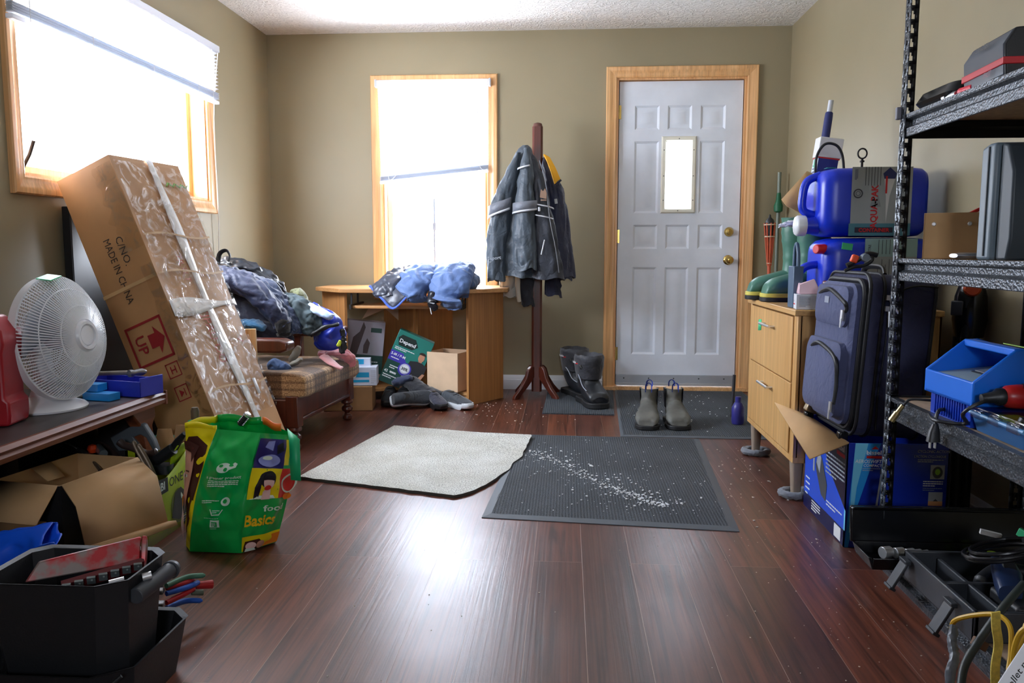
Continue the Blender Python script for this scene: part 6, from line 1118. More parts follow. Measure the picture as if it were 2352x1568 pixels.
heap('khaki_roll', 'rolled khaki green jacket sticking up behind the heap', 'jacket', hp((700, 705, 4.42, .05, .04), (688, 685, 4.42, .055, .045), (676, 672, 4.42, .05, .04)), cloth_mat('khaki_canvas', (118, 122, 88), .85), 19, .005, 14)
heap('pink_towel', 'pink towel hanging over the front edge of the plaid cushion', 'towel', hp((735, 812, 4.22, .05, .016), (768, 812, 4.24, .06, .022), (795, 818, 4.3, .055, .04), (800, 838, 4.32, .045, .03)), cloth_mat('salmon_pink_terry', (214, 128, 136), .95, 300, .6), 23, .006, 12, up=(0, 0, 1),
     extra=lambda t, X: (lambda mb: (soft(mb, [tuple(X @ V(q[:3]))+q[3:] for q in hp((742, 818, 4.1, .04, .012), (765, 835, 4.08, .04, .012), (784, 846, 4.08, .03, .012))], 24, 6, .003, 20, seed=5), mb.build('folded_corner', cloth_mat('light_pink_terry', (226, 160, 164), .95, 300, .6), t)))(MB()))
for k, (q, lb) in enumerate(((hp((668, 826, 4.0, .02, .02), (680, 812, 3.99, .026, .022), (686, 797, 3.99, .02, .018)), 'grey work glove standing against the heap on the plaid cushion'), (hp((668, 838, 3.95, .02, .014), (682, 832, 3.94, .026, .016), (692, 824, 3.94, .02, .014)), 'grey work glove lying flat on the plaid cushion below the other'))):
    mb = MB(); soft(mb, q, 22, 6, .004, 24, seed=k); tag(mb.build('work_glove', cloth_mat('grey_leather_glove', (138, 134, 124), .85), loc=q[1][:3]), lb, 'glove', 'grey gloves on the cushion')
heap('teal_cloth', 'strip of teal blue cloth peeking out above the plywood board', 'cloth', hp((560, 745, 3.93, .05, .03), (585, 745, 3.92, .06, .03), (608, 752, 3.92, .04, .02)), cloth_mat('teal_blue_cloth', (40, 96, 136), .8), 29, .005, 14)
heap('denim_shorts', 'blue denim tucked under the armrest beside the plaid cushion', 'clothes', hp((625, 840, 3.86, .04, .04), (645, 845, 3.86, .045, .04), (662, 850, 3.86, .03, .03)), cloth_mat('blue_denim', (48, 74, 116), .8), 31, .004, 14)
# ---------------------------------------------------------------- LOW TABLE, FAN
tz = .45; tab = thing('low_table', 'low dark-topped wooden table with carved leg along the left wall', 'table', (-1.74, 2.1, 0)); X = Matrix.Translation(-V(tab.location))
cher = wood('worn_cherry_edge', (96, 48, 28), (140, 78, 48), .4, 1); 
mb = MB(X); mb.bx(-2.02, -1.465, 1.35, 2.79, tz-.022, tz); mb.build('tabletop', M('dark_worn_tabletop', (58, 50, 48), .42, var=.2, vs=7), tab, bev=.003)
mb = MB(X); mb.prism([(-1.465, tz-.05), (-1.452, tz-.045), (-1.447, tz-.03), (-1.455, tz-.022), (-1.447, tz-.012), (-1.455, tz), (-1.466, tz)], 1.35, 2.8, 'Y'); mb.bx(-2.02, -1.447, 2.79, 2.802, tz-.05, tz); mb.build('edge_moulding', cher, tab, ang=30)
mb = MB(X); mb.prism([(2.62, .40), (2.78, .40), (2.785, .36), (2.76, .33), (2.765, .29), (2.79, .25), (2.785, .2), (2.75, .14), (2.755, .07), (2.78, .03), (2.78, 0), (2.72, 0), (2.70, .1), (2.70, .25), (2.68, .34)], -1.53, -1.485, 'X'); mb.build('carved_leg', cher, tab, bev=.006)
mb = MB(X); mb.bx(-2.0, -1.50, 1.4, 1.42, 0, .40); mb.bx(-2.0, -1.98, 1.4, 2.75, 0, .40); mb.build('back_panel', M('dark_wood_panel', (30, 24, 24), .6), tab)
mb = MB(X); mb.bx(-1.96, -1.55, 2.70, 2.72, 0, .40); mb.build('end_panel', M('dark_wood_panel', (30, 24, 24), .6), tab)
fan = thing('desk_fan', 'white round desk fan with a dome grille standing on the low table', 'fan', (-1.662, 2.44, tz+.001), (0, 0, -5)); fw = M('white_fan_plastic', (226, 228, 232), .3)
mb = MB(); mb.lathe([(0, 0), (.118, 0), (.12, .006), (.112, .014), (.085, .024), (.055, .034), (.038, .046), (0, .048)], 44); mb.build('base', fw, fan)
mb = MB(); mb.loft([((-.01, 0, .03), (.036, 0, 0), (0, .042, 0), .7), ((-.0, 0, .09), (.026, 0, 0), (0, .034, 0), .7), ((-.015, 0, .2), (.024, 0, 0), (0, .03, 0), .8)], 24); mb.build('neck', fw, fan); mb = MB(); mb.box((.03, 0, .075), (.04, .05, .055), (0, 35, 0)); 
mb.build('control_block', M('light_grey_plastic', (190, 194, 200), .35), fan, bev=.006)
for k in range(4): mb = MB(); mb.box((.058, -.018+.012*k, .085), (.01, .007, .03), (0, 35, 0)); mb.build('speed_button', [fw, fw, fw, M('dark_blue_button', (38, 54, 120), .4)][k], fan, bev=.001)
HX = Matrix.Translation((.06, 0, .228)) @ Matrix.Rotation(R(-6), 4, 'Y')    # head: local +X is the blowing direction
RR = .193
mb = MB(HX); rg = [[V((x, r_*cos(2*PI*k/64), r_*sin(2*PI*k/64))) for k in range(64)] for x, r_ in ((-.014, RR-.003), (-.014, RR+.004), (.012, RR+.004), (.012, RR-.003), (-.014, RR-.003))]; mb.rings(rg, False); mb.build('rim_ring', fw, fan)
def dome(x0, dpt, r_in, nm, ribs, mt, rw=.0016, rings=(.5, .78)):
    mb = MB(HX); f = lambda r_: x0+dpt*(1-(r_/RR)**2.6)
    for k in range(ribs):
        a = 2*PI*k/ribs; pts = [(f(r_), r_*cos(a+.25*(1-r_/RR)), r_*sin(a+.25*(1-r_/RR))) for r_ in [r_in+(RR-r_in)*i/7 for i in range(8)]]; mb.tube(pts, rw, 4)
    for q in rings: r_ = q*RR; mb.tube([(f(r_), r_*cos(2*PI*k/48), r_*sin(2*PI*k/48)) for k in range(49)], .0022, 5, False)
    o = mb.build(nm, mt, fan); o['kind'] = 'stuff'; return o
g1 = dome(.012, .085, .052, 'front_grille', 110, fw, .0021); del g1['kind']; g2 = dome(-.014, -.062, .04, 'rear_grille', 70, fw); del g2['kind']
mb = MB(HX); mb.lathe([(.0, .100), (.030, .100), (.033, .096), (.036, .103), (.044, .103), (.048, .095), (.056, .088), (0, .085)], 40, (0, 0, 0), (1, 0, 0)); mb.build('hub_cap', fw, fan)
mb = MB(HX); mb.lathe([(.0, -.15), (.035, -.145), (.05, -.12), (.055, -.075), (.05, -.06), (0, -.06)], 30, (0, 0, 0), (1, 0, 0)); mb.build('motor_housing', fw, fan)
blm = M('translucent_grey_blade', (176, 182, 190), .25, trans=.0)
for b_ in range(3):
    mb = MB(HX @ Matrix.Rotation(b_*2*PI/3+.6, 4, 'X')); mb.grid(lambda u, v: V((.02-.05*(u-.5)*(1), (.03+.135*v)*cos((u-.5)*1.5*(.6+.4*v)), (.03+.135*v)*sin((u-.5)*1.5*(.6+.4*v)))), 8, 6); mb.build('blade', blm, fan, solid=.002, flat=True)
mb = MB(HX); mb.lathe([(0, -.03), (.034, -.03), (.034, .04), (0, .045)], 24, (0, 0, 0), (1, 0, 0)); mb.build('blade_hub', blm, fan)
mb = MB(HX); mb.box((.025, -.035, RR-.002), (.05, .05, .003), (14, 12, 0)); mb.build('tape_tag', green_tape, fan)
t = thing('socket_box', 'pale grey plastic box on the table behind the fan stand', 'box', (-1.70, 2.63, tz+.001), (0, 0, 20)); mb = MB(); mb.box((0, 0, .03), (.10, .07, .055)); mb.build('case', M('pale_grey_plastic', (196, 200, 198), .4), t, bev=.005); mb = MB(); mb.box((-.02, -.037, .02), (.025, .006, .02)); mb.build('blue_clip', M('dark_blue_clip', (34, 50, 120), .4), t)
red_c = M('crimson_case_plastic', (156, 22, 34), .4, bs=160, bst=.06)
t = thing('red_case', 'crimson moulded plastic tool case standing on the table at the left edge', 'tool case', (-1.735, 2.20, tz+.002), (0, 0, 10)); mb = MB(); X2 = [(-.15, .0), (.135, .0), (.14, .03), (.14, .07), (.128, .08), (.128, .21), (.134, .235), (.13, .275), (.09, .315), (-.15, .33)]
mb.prism(X2, -.06, .06, 'Y'); mb.build('case_shell', red_c, t, bev=.008, segs=3); mb = MB(); mb.prism([(-.12, .10), (.09, .10), (.09, .2), (-.12, .2)], -.066, -.058, 'Y'); mb.build('recess_panel', M('dark_crimson', (120, 16, 28), .45), t, bev=.004)
mb = MB(); P_ = Print(mb, plane((.03, -.0665, .15), (1, 0, 0), (0, 0, 1))); P_.lines(-.0, .03, .02, 12, .006, .0025, 0); P_.lines(.025, .03, .018, 12, .006, .0025, 0, seed=5); mb.build('white_print', white_ink, t); mb = MB(); mb.tube(cr([(-.05, 0, .32), (-.05, 0, .36), (.03, 0, .355), (.05, 0, .315)], 5), .012, 10); mb.build('carry_handle', red_c, t)
bt = M('cobalt_plastic_tray', (40, 52, 178), .4)
t = thing('parts_tray', 'cobalt blue open plastic tray at the end of the low table', 'tray', (-1.565, 2.72, tz+.001), (0, 0, -14)); mb = MB(); a, b, c_ = .125, .055, .055
for k, (x0, x1, y0, y1, z1) in enumerate(((-a, a, -b, -b+.004, c_), (-a, a, b-.004, b, c_), (-a, -a+.004, -b, b, c_), (a-.004, a, -b, b, c_+.012))): mb.bx(x0, x1, y0, y1, 0, z1)
mb.bx(-a, a, -b, b, 0, .004); mb.build('tray_shell', bt, t, bev=.0015)
t = thing('hammer', 'steel headed hammer lying across the blue plastic tray', 'hammer', (-1.58, 2.715, tz+.068), (0, 0, -14)); mb = MB(); mb.cyl((-.14, 0, -.004), (.075, .0, .012), .008); mb.build('handle', M('grey_wood_handle', (120, 112, 104), .6), t); mb = MB(); mb.lathe([(0, -.03), (.013, -.03), (.014, -.02), (.01, -.012), (.012, .0), (.013, .02), (.006, .034), (0, .034)], 18, (.085, 0, .012), (.25, 1, 0)); mb.build('head', M('worn_steel', (130, 130, 132), .35, .9), t)
lb_ = M('sky_blue_carton', (24, 132, 206), .4)
for k, (x, y, z, a, lb) in enumerate(((-1.575, 2.60, 0, -12, 'light blue small carton lying flat at the table edge, lower of two'), (-1.625, 2.625, .026, -4, 'light blue small carton stacked crookedly on the other one'))):
    mb = MB(); mb.box((0, 0, .0125), (.11 if k == 0 else .085, .05, .025)); o_ = mb.build('small_carton', lb_, bev=.001); o_.location = (x, y, tz+.001+z); o_.rotation_euler = (0, 0, R(a)); tag(o_, lb, 'carton', 'light blue cartons on the table')
mb = MB(); mb.box((0, 0, .012), (.035, .04, .024)); o_ = mb.build('plastic_clip', M('bright_red_plastic', (210, 34, 44), .4), bev=.003); o_.location = (-1.665, 2.69, tz+.001); tag(o_, 'small bright red plastic piece behind the light blue cartons', 'cap')
# ---------------------------------------------------------------- OPEN CARTON WITH TOOLS
t = thing('open_carton', 'open carton, black outside and brown inside, with flaps folded out', 'carton', (-1.555, 2.37, 0)); X = Matrix.Translation(-V(t.location)); A_, B_, C_, D_ = V((-1.697, 2.225, 0)), V((-1.643, 2.553, 0)), V((-1.41, 2.511, 0)), V((-1.464, 2.183, 0)); hz = V((0, 0, .275)); blk_c = M('black_printed_carton', (20, 20, 22), .55)
def wallq(mb, p, q, z0, z1, off, th):
    d = (q-p).normalized(); n = V((d.y, -d.x, 0)); mb.prism([((p+n*off).x, (p+n*off).y), ((q+n*off).x, (q+n*off).y), ((q+n*(off+th)).x, (q+n*(off+th)).y), ((p+n*(off+th)).x, (p+n*(off+th)).y)], z0, z1)
mb = MB(X)
for p, q in ((A_, D_), (D_, C_), (C_, B_), (B_, A_)): wallq(mb, p, q, 0, .274, 0, .003)
mb.build('outer_wall', blk_c, t); mb = MB(X)
for p, q in ((A_, D_), (D_, C_), (C_, B_), (B_, A_)): wallq(mb, p, q, .003, .275, -.003, .003)
mb.prism([(v.x, v.y) for v in (A_, D_, C_, B_)], 0, .003); mb.build('inner_wall', card, t)
F1 = at(385, 1197, 'Z', .10); F2 = at(196, 1256, 'Z', .10)
mb = MB(X); mb.add([D_+hz+V((.004, .004, 0)), C_+hz, (C_+hz+F1)/2+V((.018, 0, .042)), (D_+hz+F2)/2+V((.012, 0, .03)), F1, F2], [(0, 1, 2, 3), (3, 2, 4, 5)]); mb.build('side_flap', card, t, solid=.004)
mb = MB(X); mb.add([F1, F2, F2+V((.012, -.006, -.035)), F1+V((.03, .004, -.012)), F1+V((.022, .01, .0))], [(0, 1, 2, 3, 4)]); mb.build('tuck_lip', card, t, solid=.003)
mb = MB(X); G1 = at(118, 1190, 'Z', .20); G2 = at(-60, 1178, 'Z', .20); mb.add([A_+hz, D_+hz+V((-.006, 0, 0)), V((-1.485, 2.10, .185)), V((-1.70, 2.135, .185))], [(0, 1, 2, 3)]); mb.build('front_flap', card, t, solid=.004)
mb = MB(X); mb.add([V((-1.69, 2.205, .17)), V((-1.505, 2.172, .17)), V((-1.50, 2.17, .0)), V((-1.69, 2.205, 0))], [(0, 1, 2, 3)]); mb.build('lower_label', card_d, t, solid=.003)
mb = MB(X); m_ = (A_+B_)/2; mb.add([m_+hz+V((-.0, -.03, 0)), m_+hz+V((.01, .05, .0)), m_+hz+V((.06, .04, -.045)), m_+hz+V((.05, -.03, -.04))], [(0, 1, 2, 3)]); mb.build('notch_tab', card, t, solid=.003)
# tools standing in and behind the cartons
def tool(name, label, cat, fn, loc): t = thing(name, label, cat, loc); fn(t, Matrix.Translation(-V(loc))); return t
dw = M('dark_worn_wood', (58, 44, 40), .35, coat=.3); gp = M('slate_tool_plastic', (84, 90, 96), .45)
def f1(t, X): 
    mb = MB(X); mb.tube(cr([pt(88, 990, 2.6), pt(110, 995, 2.6), pt(150, 1012, 2.6), pt(178, 1030, 2.6)], 5), [.008, .014, .017, .019, .02, .02, .019, .018, .018, .017, .017, .016, .014, .012, .01, .008], 14, flat=.8); mb.build('handle', black_gl, t)
    mb = MB(X); mb.tube([pt(178, 1030, 2.6), pt(205, 1045, 2.58), pt(230, 1080, 2.5)], .006, 8); mb.build('shank', M('worn_steel', (130, 130, 132), .35, .9), t)
tool('carving_tool', 'glossy black handled tool sticking out left above the open carton', 'hand tool', f1, pt(150, 1012, 2.6))
def f2(t, X):
    mb = MB(X); P = cr([pt(215, 972, 2.72)+(.024,), pt(222, 985, 2.72)+(.027,), pt(232, 1010, 2.72)+(.02,), pt(250, 1035, 2.70)+(.017,), pt(275, 1062, 2.68)+(.02,)], 5); mb.tube([p[:3] for p in P], [p[3] for p in P], 16); mb.build('knob_handle', dw, t)
tool('hatchet_handle', 'dark round-ended wooden handle rising between the table and the carton', 'hand tool', f2, pt(222, 985, 2.72))
def f3(t, X):
    mb = MB(X); q = [(252, 1005), (315, 970), (330, 975), (352, 1010), (362, 1036), (350, 1034), (335, 1005), (322, 998), (305, 1004), (318, 1022), (300, 1034), (272, 1036), (262, 1024)]; Y = 2.68
    mb.add([V(pt(x, y, Y)) for x, y in q]+[V(pt(x, y, Y))+V((.0, .026, 0)) for x, y in q], [tuple(range(len(q)))[::-1], tuple(range(len(q), 2*len(q)))]+[(i, (i+1) % len(q), len(q)+(i+1) % len(q), len(q)+i) for i in range(len(q))]); mb.build('handle', gp, t, bev=.004, segs=3)
tool('hand_saw', 'slate grey plastic saw handle pointing up behind the cartons', 'saw', f3, pt(300, 1010, 2.68))
def f4(t, X):
    mb = MB(X); mb.tube(cr([pt(272, 1012, 2.6), pt(285, 1022, 2.6), pt(310, 1030, 2.6), pt(340, 1042, 2.6), pt(362, 1036, 2.6)], 5), [.006]+[.013]*18+[.014, .006], 12, flat=.8); mb.build('handle', dw, t)
    mb = MB(X); mb.tube([pt(330, 1042, 2.6), pt(345, 1100, 2.55)], .011, 10); mb.build('neck', dw, t)
tool('pruning_saw', 'brown curved wooden grip lying above the lime green carton', 'hand tool', f4, pt(310, 1030, 2.6))
def f5(t, X):
    for k, d in enumerate((0, 10)): mb = MB(X); mb.tube(cr([pt(306+d, 1012+d*.8, 2.50), pt(316+d, 1035, 2.50), pt(335+d, 1070, 2.5), pt(352+d, 1110, 2.5)], 5), [.002]+[.007]*14+[.004], 8, flat=.4); mb.build('blade', M('tarnished_brown_steel', (104, 90, 76), .4, .6), t)
tool('garden_shears', 'pair of tarnished narrow shear blades pointing up beside the lime carton', 'shears', f5, pt(330, 1060, 2.5))
mb = MB(); mb.lathe([(0, -.017), (.011, -.014), (.017, 0), (.012, .012), (0, .016)], 20, pt(212, 1030, 2.62)); tag(mb.build('orange_knob', M('vivid_orange', (238, 74, 24), .4), loc=pt(212, 1030, 2.62)), 'vivid orange round knob just above the open carton', 'knob')
mb = MB(); mb.tube([pt(395, 1035, 2.62), pt(410, 1012, 2.61), pt(424, 995, 2.6)], [.016, .013, .008], 12); mb.tube([pt(350, 1060, 2.6), pt(372, 1048, 2.6), pt(398, 1030, 2.6)], .02, 12); mb.loft([(pt(372, 1066, 2.6), (.035, 0, 0), (0, .03, 0), .6), (V(pt(372, 1085, 2.6)), (.04, 0, 0), (0, .03, 0), .6)], 16); tag(mb.build('black_power_tool', black_pl, loc=pt(385, 1045, 2.6)), 'black power tool standing up inside the lime green carton', 'power tool')
mb = MB(); mb.cyl(pt(225, 1028, 2.64), pt(238, 1042, 2.60), .014); tag(mb.build('clear_vial', M('pale_steel_sleeve', (150, 160, 166), .3, .7), loc=pt(230, 1035, 2.62)), 'pale metal sleeve beside the vivid orange knob', 'fitting')
mb = MB(); mb.lathe([(0, -.02), (.013, -.018), (.014, .01), (.01, .022), (0, .024)], 14, (0, 0, 0), (0, 0, 1)); mb.cyl((0, 0, -.02), (0, 0, -.1), .008); o_ = mb.build('mallet', M('weathered_grip', (90, 76, 60), .6)); o_.location = pt(448, 950, 2.58); tag(o_, 'weathered brown tool end poking up behind the grocery bag', 'hand tool')
# lime green carton
lime = M('lime_green_carton', (172, 186, 24), .45, var=.08)
t = thing('power_tool_carton', 'lime green power tool carton with black lettering between open carton and grocery bag', 'carton', (-1.45, 2.56, 0)); X = Matrix.Translation(-V(t.location)); lx, y0, y1 = -1.335, 2.40, 2.70
mb = MB(X); n_ = 16
mb.grid(lambda u, v: V((lx, y0+(y1-y0)*u, v*(.222-.028*sin(PI*min(1, u*1.35))+.035*max(0, u-.75)*4))), n_, 4); mb.build('front_wall', lime, t, solid=.003, flat=True)
mb = MB(X); mb.bx(-1.56, lx, y1, y1+.003, 0, .25); mb.bx(-1.56, -1.557, 2.60, y1, 0, .22); mb.bx(-1.40, lx, y0, y0+.003, 0, .2); mb.bx(-1.40, lx, y0, y1, 0, .003); mb.build('carton_walls', lime, t)
mb = MB(X); mb.grid(lambda u, v: V((lx-.01+.03*v*v, y1-.10+.10*u, .225+.07*v)), 3, 4); mb.build('top_flap', lime, t, solid=.003, flat=True)
mb = MB(X); P_ = Print(mb, plane((lx+.002, y0, 0), (0, 1, 0), (0, 0, 1))); P_.poly([(.0, .15), (.155, .15), (.155, .198), (.0, .212)], 1, 1); P_.text('RYOBI', .078, .163, .038, 0, 2, bold=.03, sx=1.05); P_.text('ONE+', .225, .16, .045, 1, 1, sx=1.05)
P_.ell(.22, .08, .05, .06, 2, 1); P_.poly([(.17, .05), (.2, .13), (.24, .14), (.29, .1), (.28, .04), (.22, .03)], 3, 2); P_.lines(.25, .04, .06, 4, .008, .004, 0, 2); P_.rect(.255, .002, .31, .03, 3, 2); mb.build('carton_print', [white_ink, black_ink, M('olive_shadow_print', (96, 104, 34), .5), M('dark_tool_art', (48, 52, 48), .5)], t, flat=True)
mb = MB(); mb.box((-1.50, 2.91, .124), (.15, .08, .248)); mb.box((-1.50, 2.868, .24), (.152, .004, .012)); tag(mb.build('teal_carton', M('sea_green_carton', (34, 150, 132), .4), loc=(-1.5, 2.9, 0), bev=.002), 'sea green carton standing behind the tool cartons under the long carton', 'carton')
mb = MB(); mb.add([V(p) for p in (pt(362, 985, 2.83), pt(393, 984, 2.86), pt(400, 1010, 2.86), pt(405, 975, 2.83), pt(432, 976, 2.83), pt(432, 1003, 2.83))]+[V((-1.57, 2.84, .003)), V((-1.36, 2.84, .003))], [(0, 1, 2, 3, 4, 5, 7, 6)]); tag(mb.build('cardboard_scraps', card_d, solid=.004, loc=pt(393, 985, 2.84)), 'torn brown cardboard ends sticking up behind the sea green carton', 'cardboard')
# ---------------------------------------------------------------- GROCERY BAG
gbag = M('glossy_green_bag', (12, 166, 74), .28, var=.08, vs=5, bs=30, bst=.35, coat=.3); gyel = M('glossy_yellow_bag', (232, 214, 20), .3, bs=30, bst=.2)
bo = V((-1.06, 2.5, 0)); t = thing('grocery_bag', 'green and yellow reusable grocery bag with fruit pictures standing on the floor', 'bag', bo)
Kt = [V(at(498, 985, 'Y', 2.46)), V(at(598, 994, 'Y', 2.42)), V(at(684, 1000, 'Y', 2.56)), V(at(600, 966, 'Y', 2.66)), V(at(500, 960, 'Y', 2.66)), V(at(425, 978, 'Y', 2.515))]
Km = [V(at(452, 1130, 'Y', 2.40)), V(at(566, 1130, 'Y', 2.36)), V(at(664, 1125, 'Y', 2.52)), V((-1.02, 2.66, .2)), V((-1.17, 2.68, .2)), V(at(430, 1110, 'Y', 2.475))]
Kb = [V(at(436, 1266, 'Z', .003)), V(at(554, 1270, 'Z', .003)), V(at(634, 1244, 'Z', .004)), V((-1.03, 2.60, .003)), V((-1.14, 2.62, .003)), V((-1.225, 2.445, .003))]
def bagp(i, u, v):
    j = (i+1) % 6; q = [a[i]*(1-u)+a[j]*u for a in (Kb, Km, Kt)]
    l0, l1, l2 = (v-.5)*(v-1)*2, v*(1-v)*4, v*(v-.5)*2; p = q[0]*l0+q[1]*l1+q[2]*l2
    d = (Km[j]-Km[i]); n = V((d.y, -d.x, 0)).normalized(); w = min(1, 12*u*(1-u))*min(1, 14*v*(1-v)+.15)
    return p+n*((.010*noise.noise(p*13)+.006*noise.noise(p*31)+.012*sin(PI*u)*sin(PI*v))*w)-bo
mb = MB()
for i in range(6): mb.mi = 1 if i in (5,) else 0; mb.grid(lambda u, v: bagp(i, u, v), 28, 52)
mb.mi = 0; bmesh.ops.remove_doubles(mb.bm, verts=mb.bm.verts[:], dist=.0004); mb.add([Kb[i]-bo for i in range(6)], [tuple(range(6))]); mb.build('bag_shell', [gbag, gyel], t, flat=True, ang=70)
class SP(Print):
    def rect(s, u0, v0, u1, v1, mi=0, L=1, n=8): Print.rect(s, u0, v0, u1, v1, mi, L, n)
    def blob(s, pts, mi, L=2, r=5):
        c = (sum(p[0] for p in pts)/len(pts), sum(p[1] for p in pts)/len(pts)); n = len(pts); vs = [s.P(*c, L)]
        for k in range(1, r+1): vs += [s.P(c[0]+(p[0]-c[0])*k/r, c[1]+(p[1]-c[1])*k/r, L) for p in pts]
        fs = [(0, 1+j, 1+(j+1) % n) for j in range(n)]
        for k in range(r-1): fs += [(1+k*n+j, 1+(k+1)*n+j, 1+(k+1)*n+(j+1) % n, 1+k*n+(j+1) % n) for j in range(n)]
        s.mb.add(vs, fs, mi)
    def ov(s, u, v, a, b, mi, L=2, r=4, n=20): s.blob([(u+a*cos(2*PI*k/n), v+b*sin(2*PI*k/n)) for k in range(n)], mi, L, r)
inks = [M('bag_white_print', (214, 232, 214), .35), M('bag_yellow_print', (236, 216, 24), .3), M('bag_skin_print', (204, 150, 124), .4), M('bag_brown_hair_print', (66, 32, 24), .4), M('bag_orange_print', (232, 128, 34), .35), M('bag_indigo_print', (38, 34, 104), .3), M('bag_lavender_print', (140, 150, 214), .3), M('bag_red_print', (206, 52, 44), .35), M('bag_black_print', (24, 22, 30), .4), M('bag_gold_lettering', (236, 190, 30), .35), M('bag_pale_pink_print', (232, 196, 186), .4), gbag]
mb = MB(); P_ = SP(mb, lambda u, v: bagp(0, u, v), .0014)       # green side panel
P_.ov(.5, .705, .13, .038, 0); P_.blob([(.56, .70), (.68, .745), (.74, .735), (.72, .705), (.62, .69)], 0); P_.ov(.45, .72, .035, .012, 11, 4, 2); P_.ov(.55, .69, .04, .014, 11, 4, 2); P_.ov(.64, .72, .04, .01, 11, 4, 2)
def t_uv(s, x, y, size, mi, L=3, sx=1, bold=0):   # text in normalised panel coordinates (panel about .15 wide, .38 tall)
    vs, fs = text_mesh(s, size, bold); x0 = min(p.x for p in vs); x1 = max(p.x for p in vs); mb.add([P_.P(x+(p.x-(x0+x1)/2)*sx, y+p.y*.36, L) for p in vs], fs, mi)
t_uv('a greener product', .52, .615, .095, 0, bold=.01)
for k in range(4): P_.lines(.2, .60-.0*k, .0001, 0, 1, 1)
P_.lines(.22, .60, .62, 4, .014, .007, 0, 2); P_.ov(.66, .43, .10, .033, 0); P_.ov(.66, .43, .05, .016, 11, 4, 3); P_.lines(.18, .44, .34, 2, .014, .007, 0, 2)
for q in ([(.38, .37), (.40, .37), (.46, .325), (.44, .325)], [(.62, .37), (.64, .37), (.58, .325), (.56, .325)], [(.44, .33), (.58, .33), (.58, .322), (.44, .322)]): P_.blob(q, 0, 2, 1)
P_.lines(.44, .362, .14, 2, .014, .006, 0, 2); P_.lines(.28, .30, .5, 1, .01, .003, 0, 2)
P_.rect(.42, .225, .60, .285, 0, 2, 4); P_.rect(.455, .235, .565, .275, 11, 4, 3); P_.lines(.47, .268, .08, 3, .011, .006, 0, 5); P_.lines(.42, .215, .2, 1, .01, .005, 0, 2)
P_ = SP(mb, lambda u, v: bagp(1, u, v), .0014)                 # picture panel
P_.rect(.04, .70, .70, .955, 5, 1); P_.ov(.36, .765, .22, .055, 6, 3); P_.ov(.3, .79, .09, .02, 0, 4); P_.blob([(.2, .88), (.4, .85), (.42, .94), (.25, .93)], 6, 2); P_.blob([(.5, .82), (.66, .86), (.6, .93), (.48, .9)], 8, 2)
P_.rect(.70, .73, .84, .955, 1, 1); P_.rect(.02, .44, .68, .70, 1, 1); P_.rect(.68, .44, 1.0, .70, 7, 1); P_.ov(.93, .57, .2, .09, 0, 2); P_.ov(.93, .57, .165, .075, 7, 3); P_.ov(.93, .45, .12, .03, 4, 3)
P_.ov(.37, .61, .17, .07, 8, 2); P_.blob([(.12, .44), (.22, .44), (.26, .6), (.2, .62), (.14, .54)], 8, 2); P_.ov(.38, .585, .115, .055, 10, 3); P_.blob([(.25, .6), (.5, .6), (.48, .655), (.3, .655)], 8, 4); P_.ov(.36, .545, .07, .02, 7, 5); P_.blob([(.28, .44), (.46, .44), (.44, .53), (.36, .545), (.3, .51)], 10, 4); P_.blob([(.05, .44), (.6, .44), (.55, .47), (.2, .47)], 0, 2)
P_.rect(0, .10, 1, .13, 1, 1); P_.rect(0, 0.01, 1, .12, 1, 1); P_.blob([(.55, .012), (1, .012), (1, .11), (.75, .11)], 4, 2); P_.blob([(.02, .012), (.5, .012), (.52, .06), (.4, .10), (.1, .09), (.04, .05)], 3, 3); P_.ov(.22, .05, .12, .03, 10, 4); P_.ov(.45, .05, .11, .032, 2, 4); P_.blob([(.05, .012), (.35, .012), (.3, .035), (.1, .035)], 0, 5)
def t_uv2(s, x, y, size, mi, L, sx, bold): vs, fs = text_mesh(s, size, bold); x0 = min(p.x for p in vs); mb.add([P_.P(min(.995, x+(p.x-x0)*sx), y+p.y*.36, L) for p in vs if True], fs, mi)
t_uv2('food', .38, .335, .21, 0, 3, 1.3, .02); t_uv2('Basics', .03, .22, .36, 9, 3, .76, .03)
P_ = SP(mb, lambda u, v: bagp(5, u, v), .0026)                 # portrait panel on yellow
P_.blob([(.02, .25), (.6, .12), (.95, .45), (.98, .7), (.85, .86), (.5, .93), (.15, .91), (.02, .85)], 3, 1, 18); P_.blob([(.05, .35), (.45, .30), (.62, .45), (.66, .65), (.55, .80), (.2, .84), (.05, .8)], 2, 3, 14); P_.blob([(.3, .87), (.7, .85), (.62, .72), (.5, .78), (.06, .80), (.06, .87)], 3, 4, 4)
P_.ov(.46, .595, .10, .012, 0, 5); P_.ov(.46, .595, .05, .012, 8, 6); P_.blob([(.32, .625), (.62, .63), (.6, .645), (.34, .64)], 3, 5, 2); P_.blob([(.02, .59), (.1, .60), (.1, .62), (.02, .61)], 8, 5, 2); P_.blob([(.22, .5), (.3, .5), (.28, .62), (.2, .6)], 10, 5, 3); P_.blob([(.08, .43), (.55, .44), (.5, .37), (.3, .33), (.12, .37)], 4, 5, 4); P_.blob([(.1, .44), (.55, .45), (.5, .42), (.14, .42)], 0, 6, 2)
P_.blob([(.2, .1), (.5, .08), (.6, .3), (.42, .36), (.25, .33)], 10, 5, 5)
mb.build('bag_print', inks, t, flat=True)
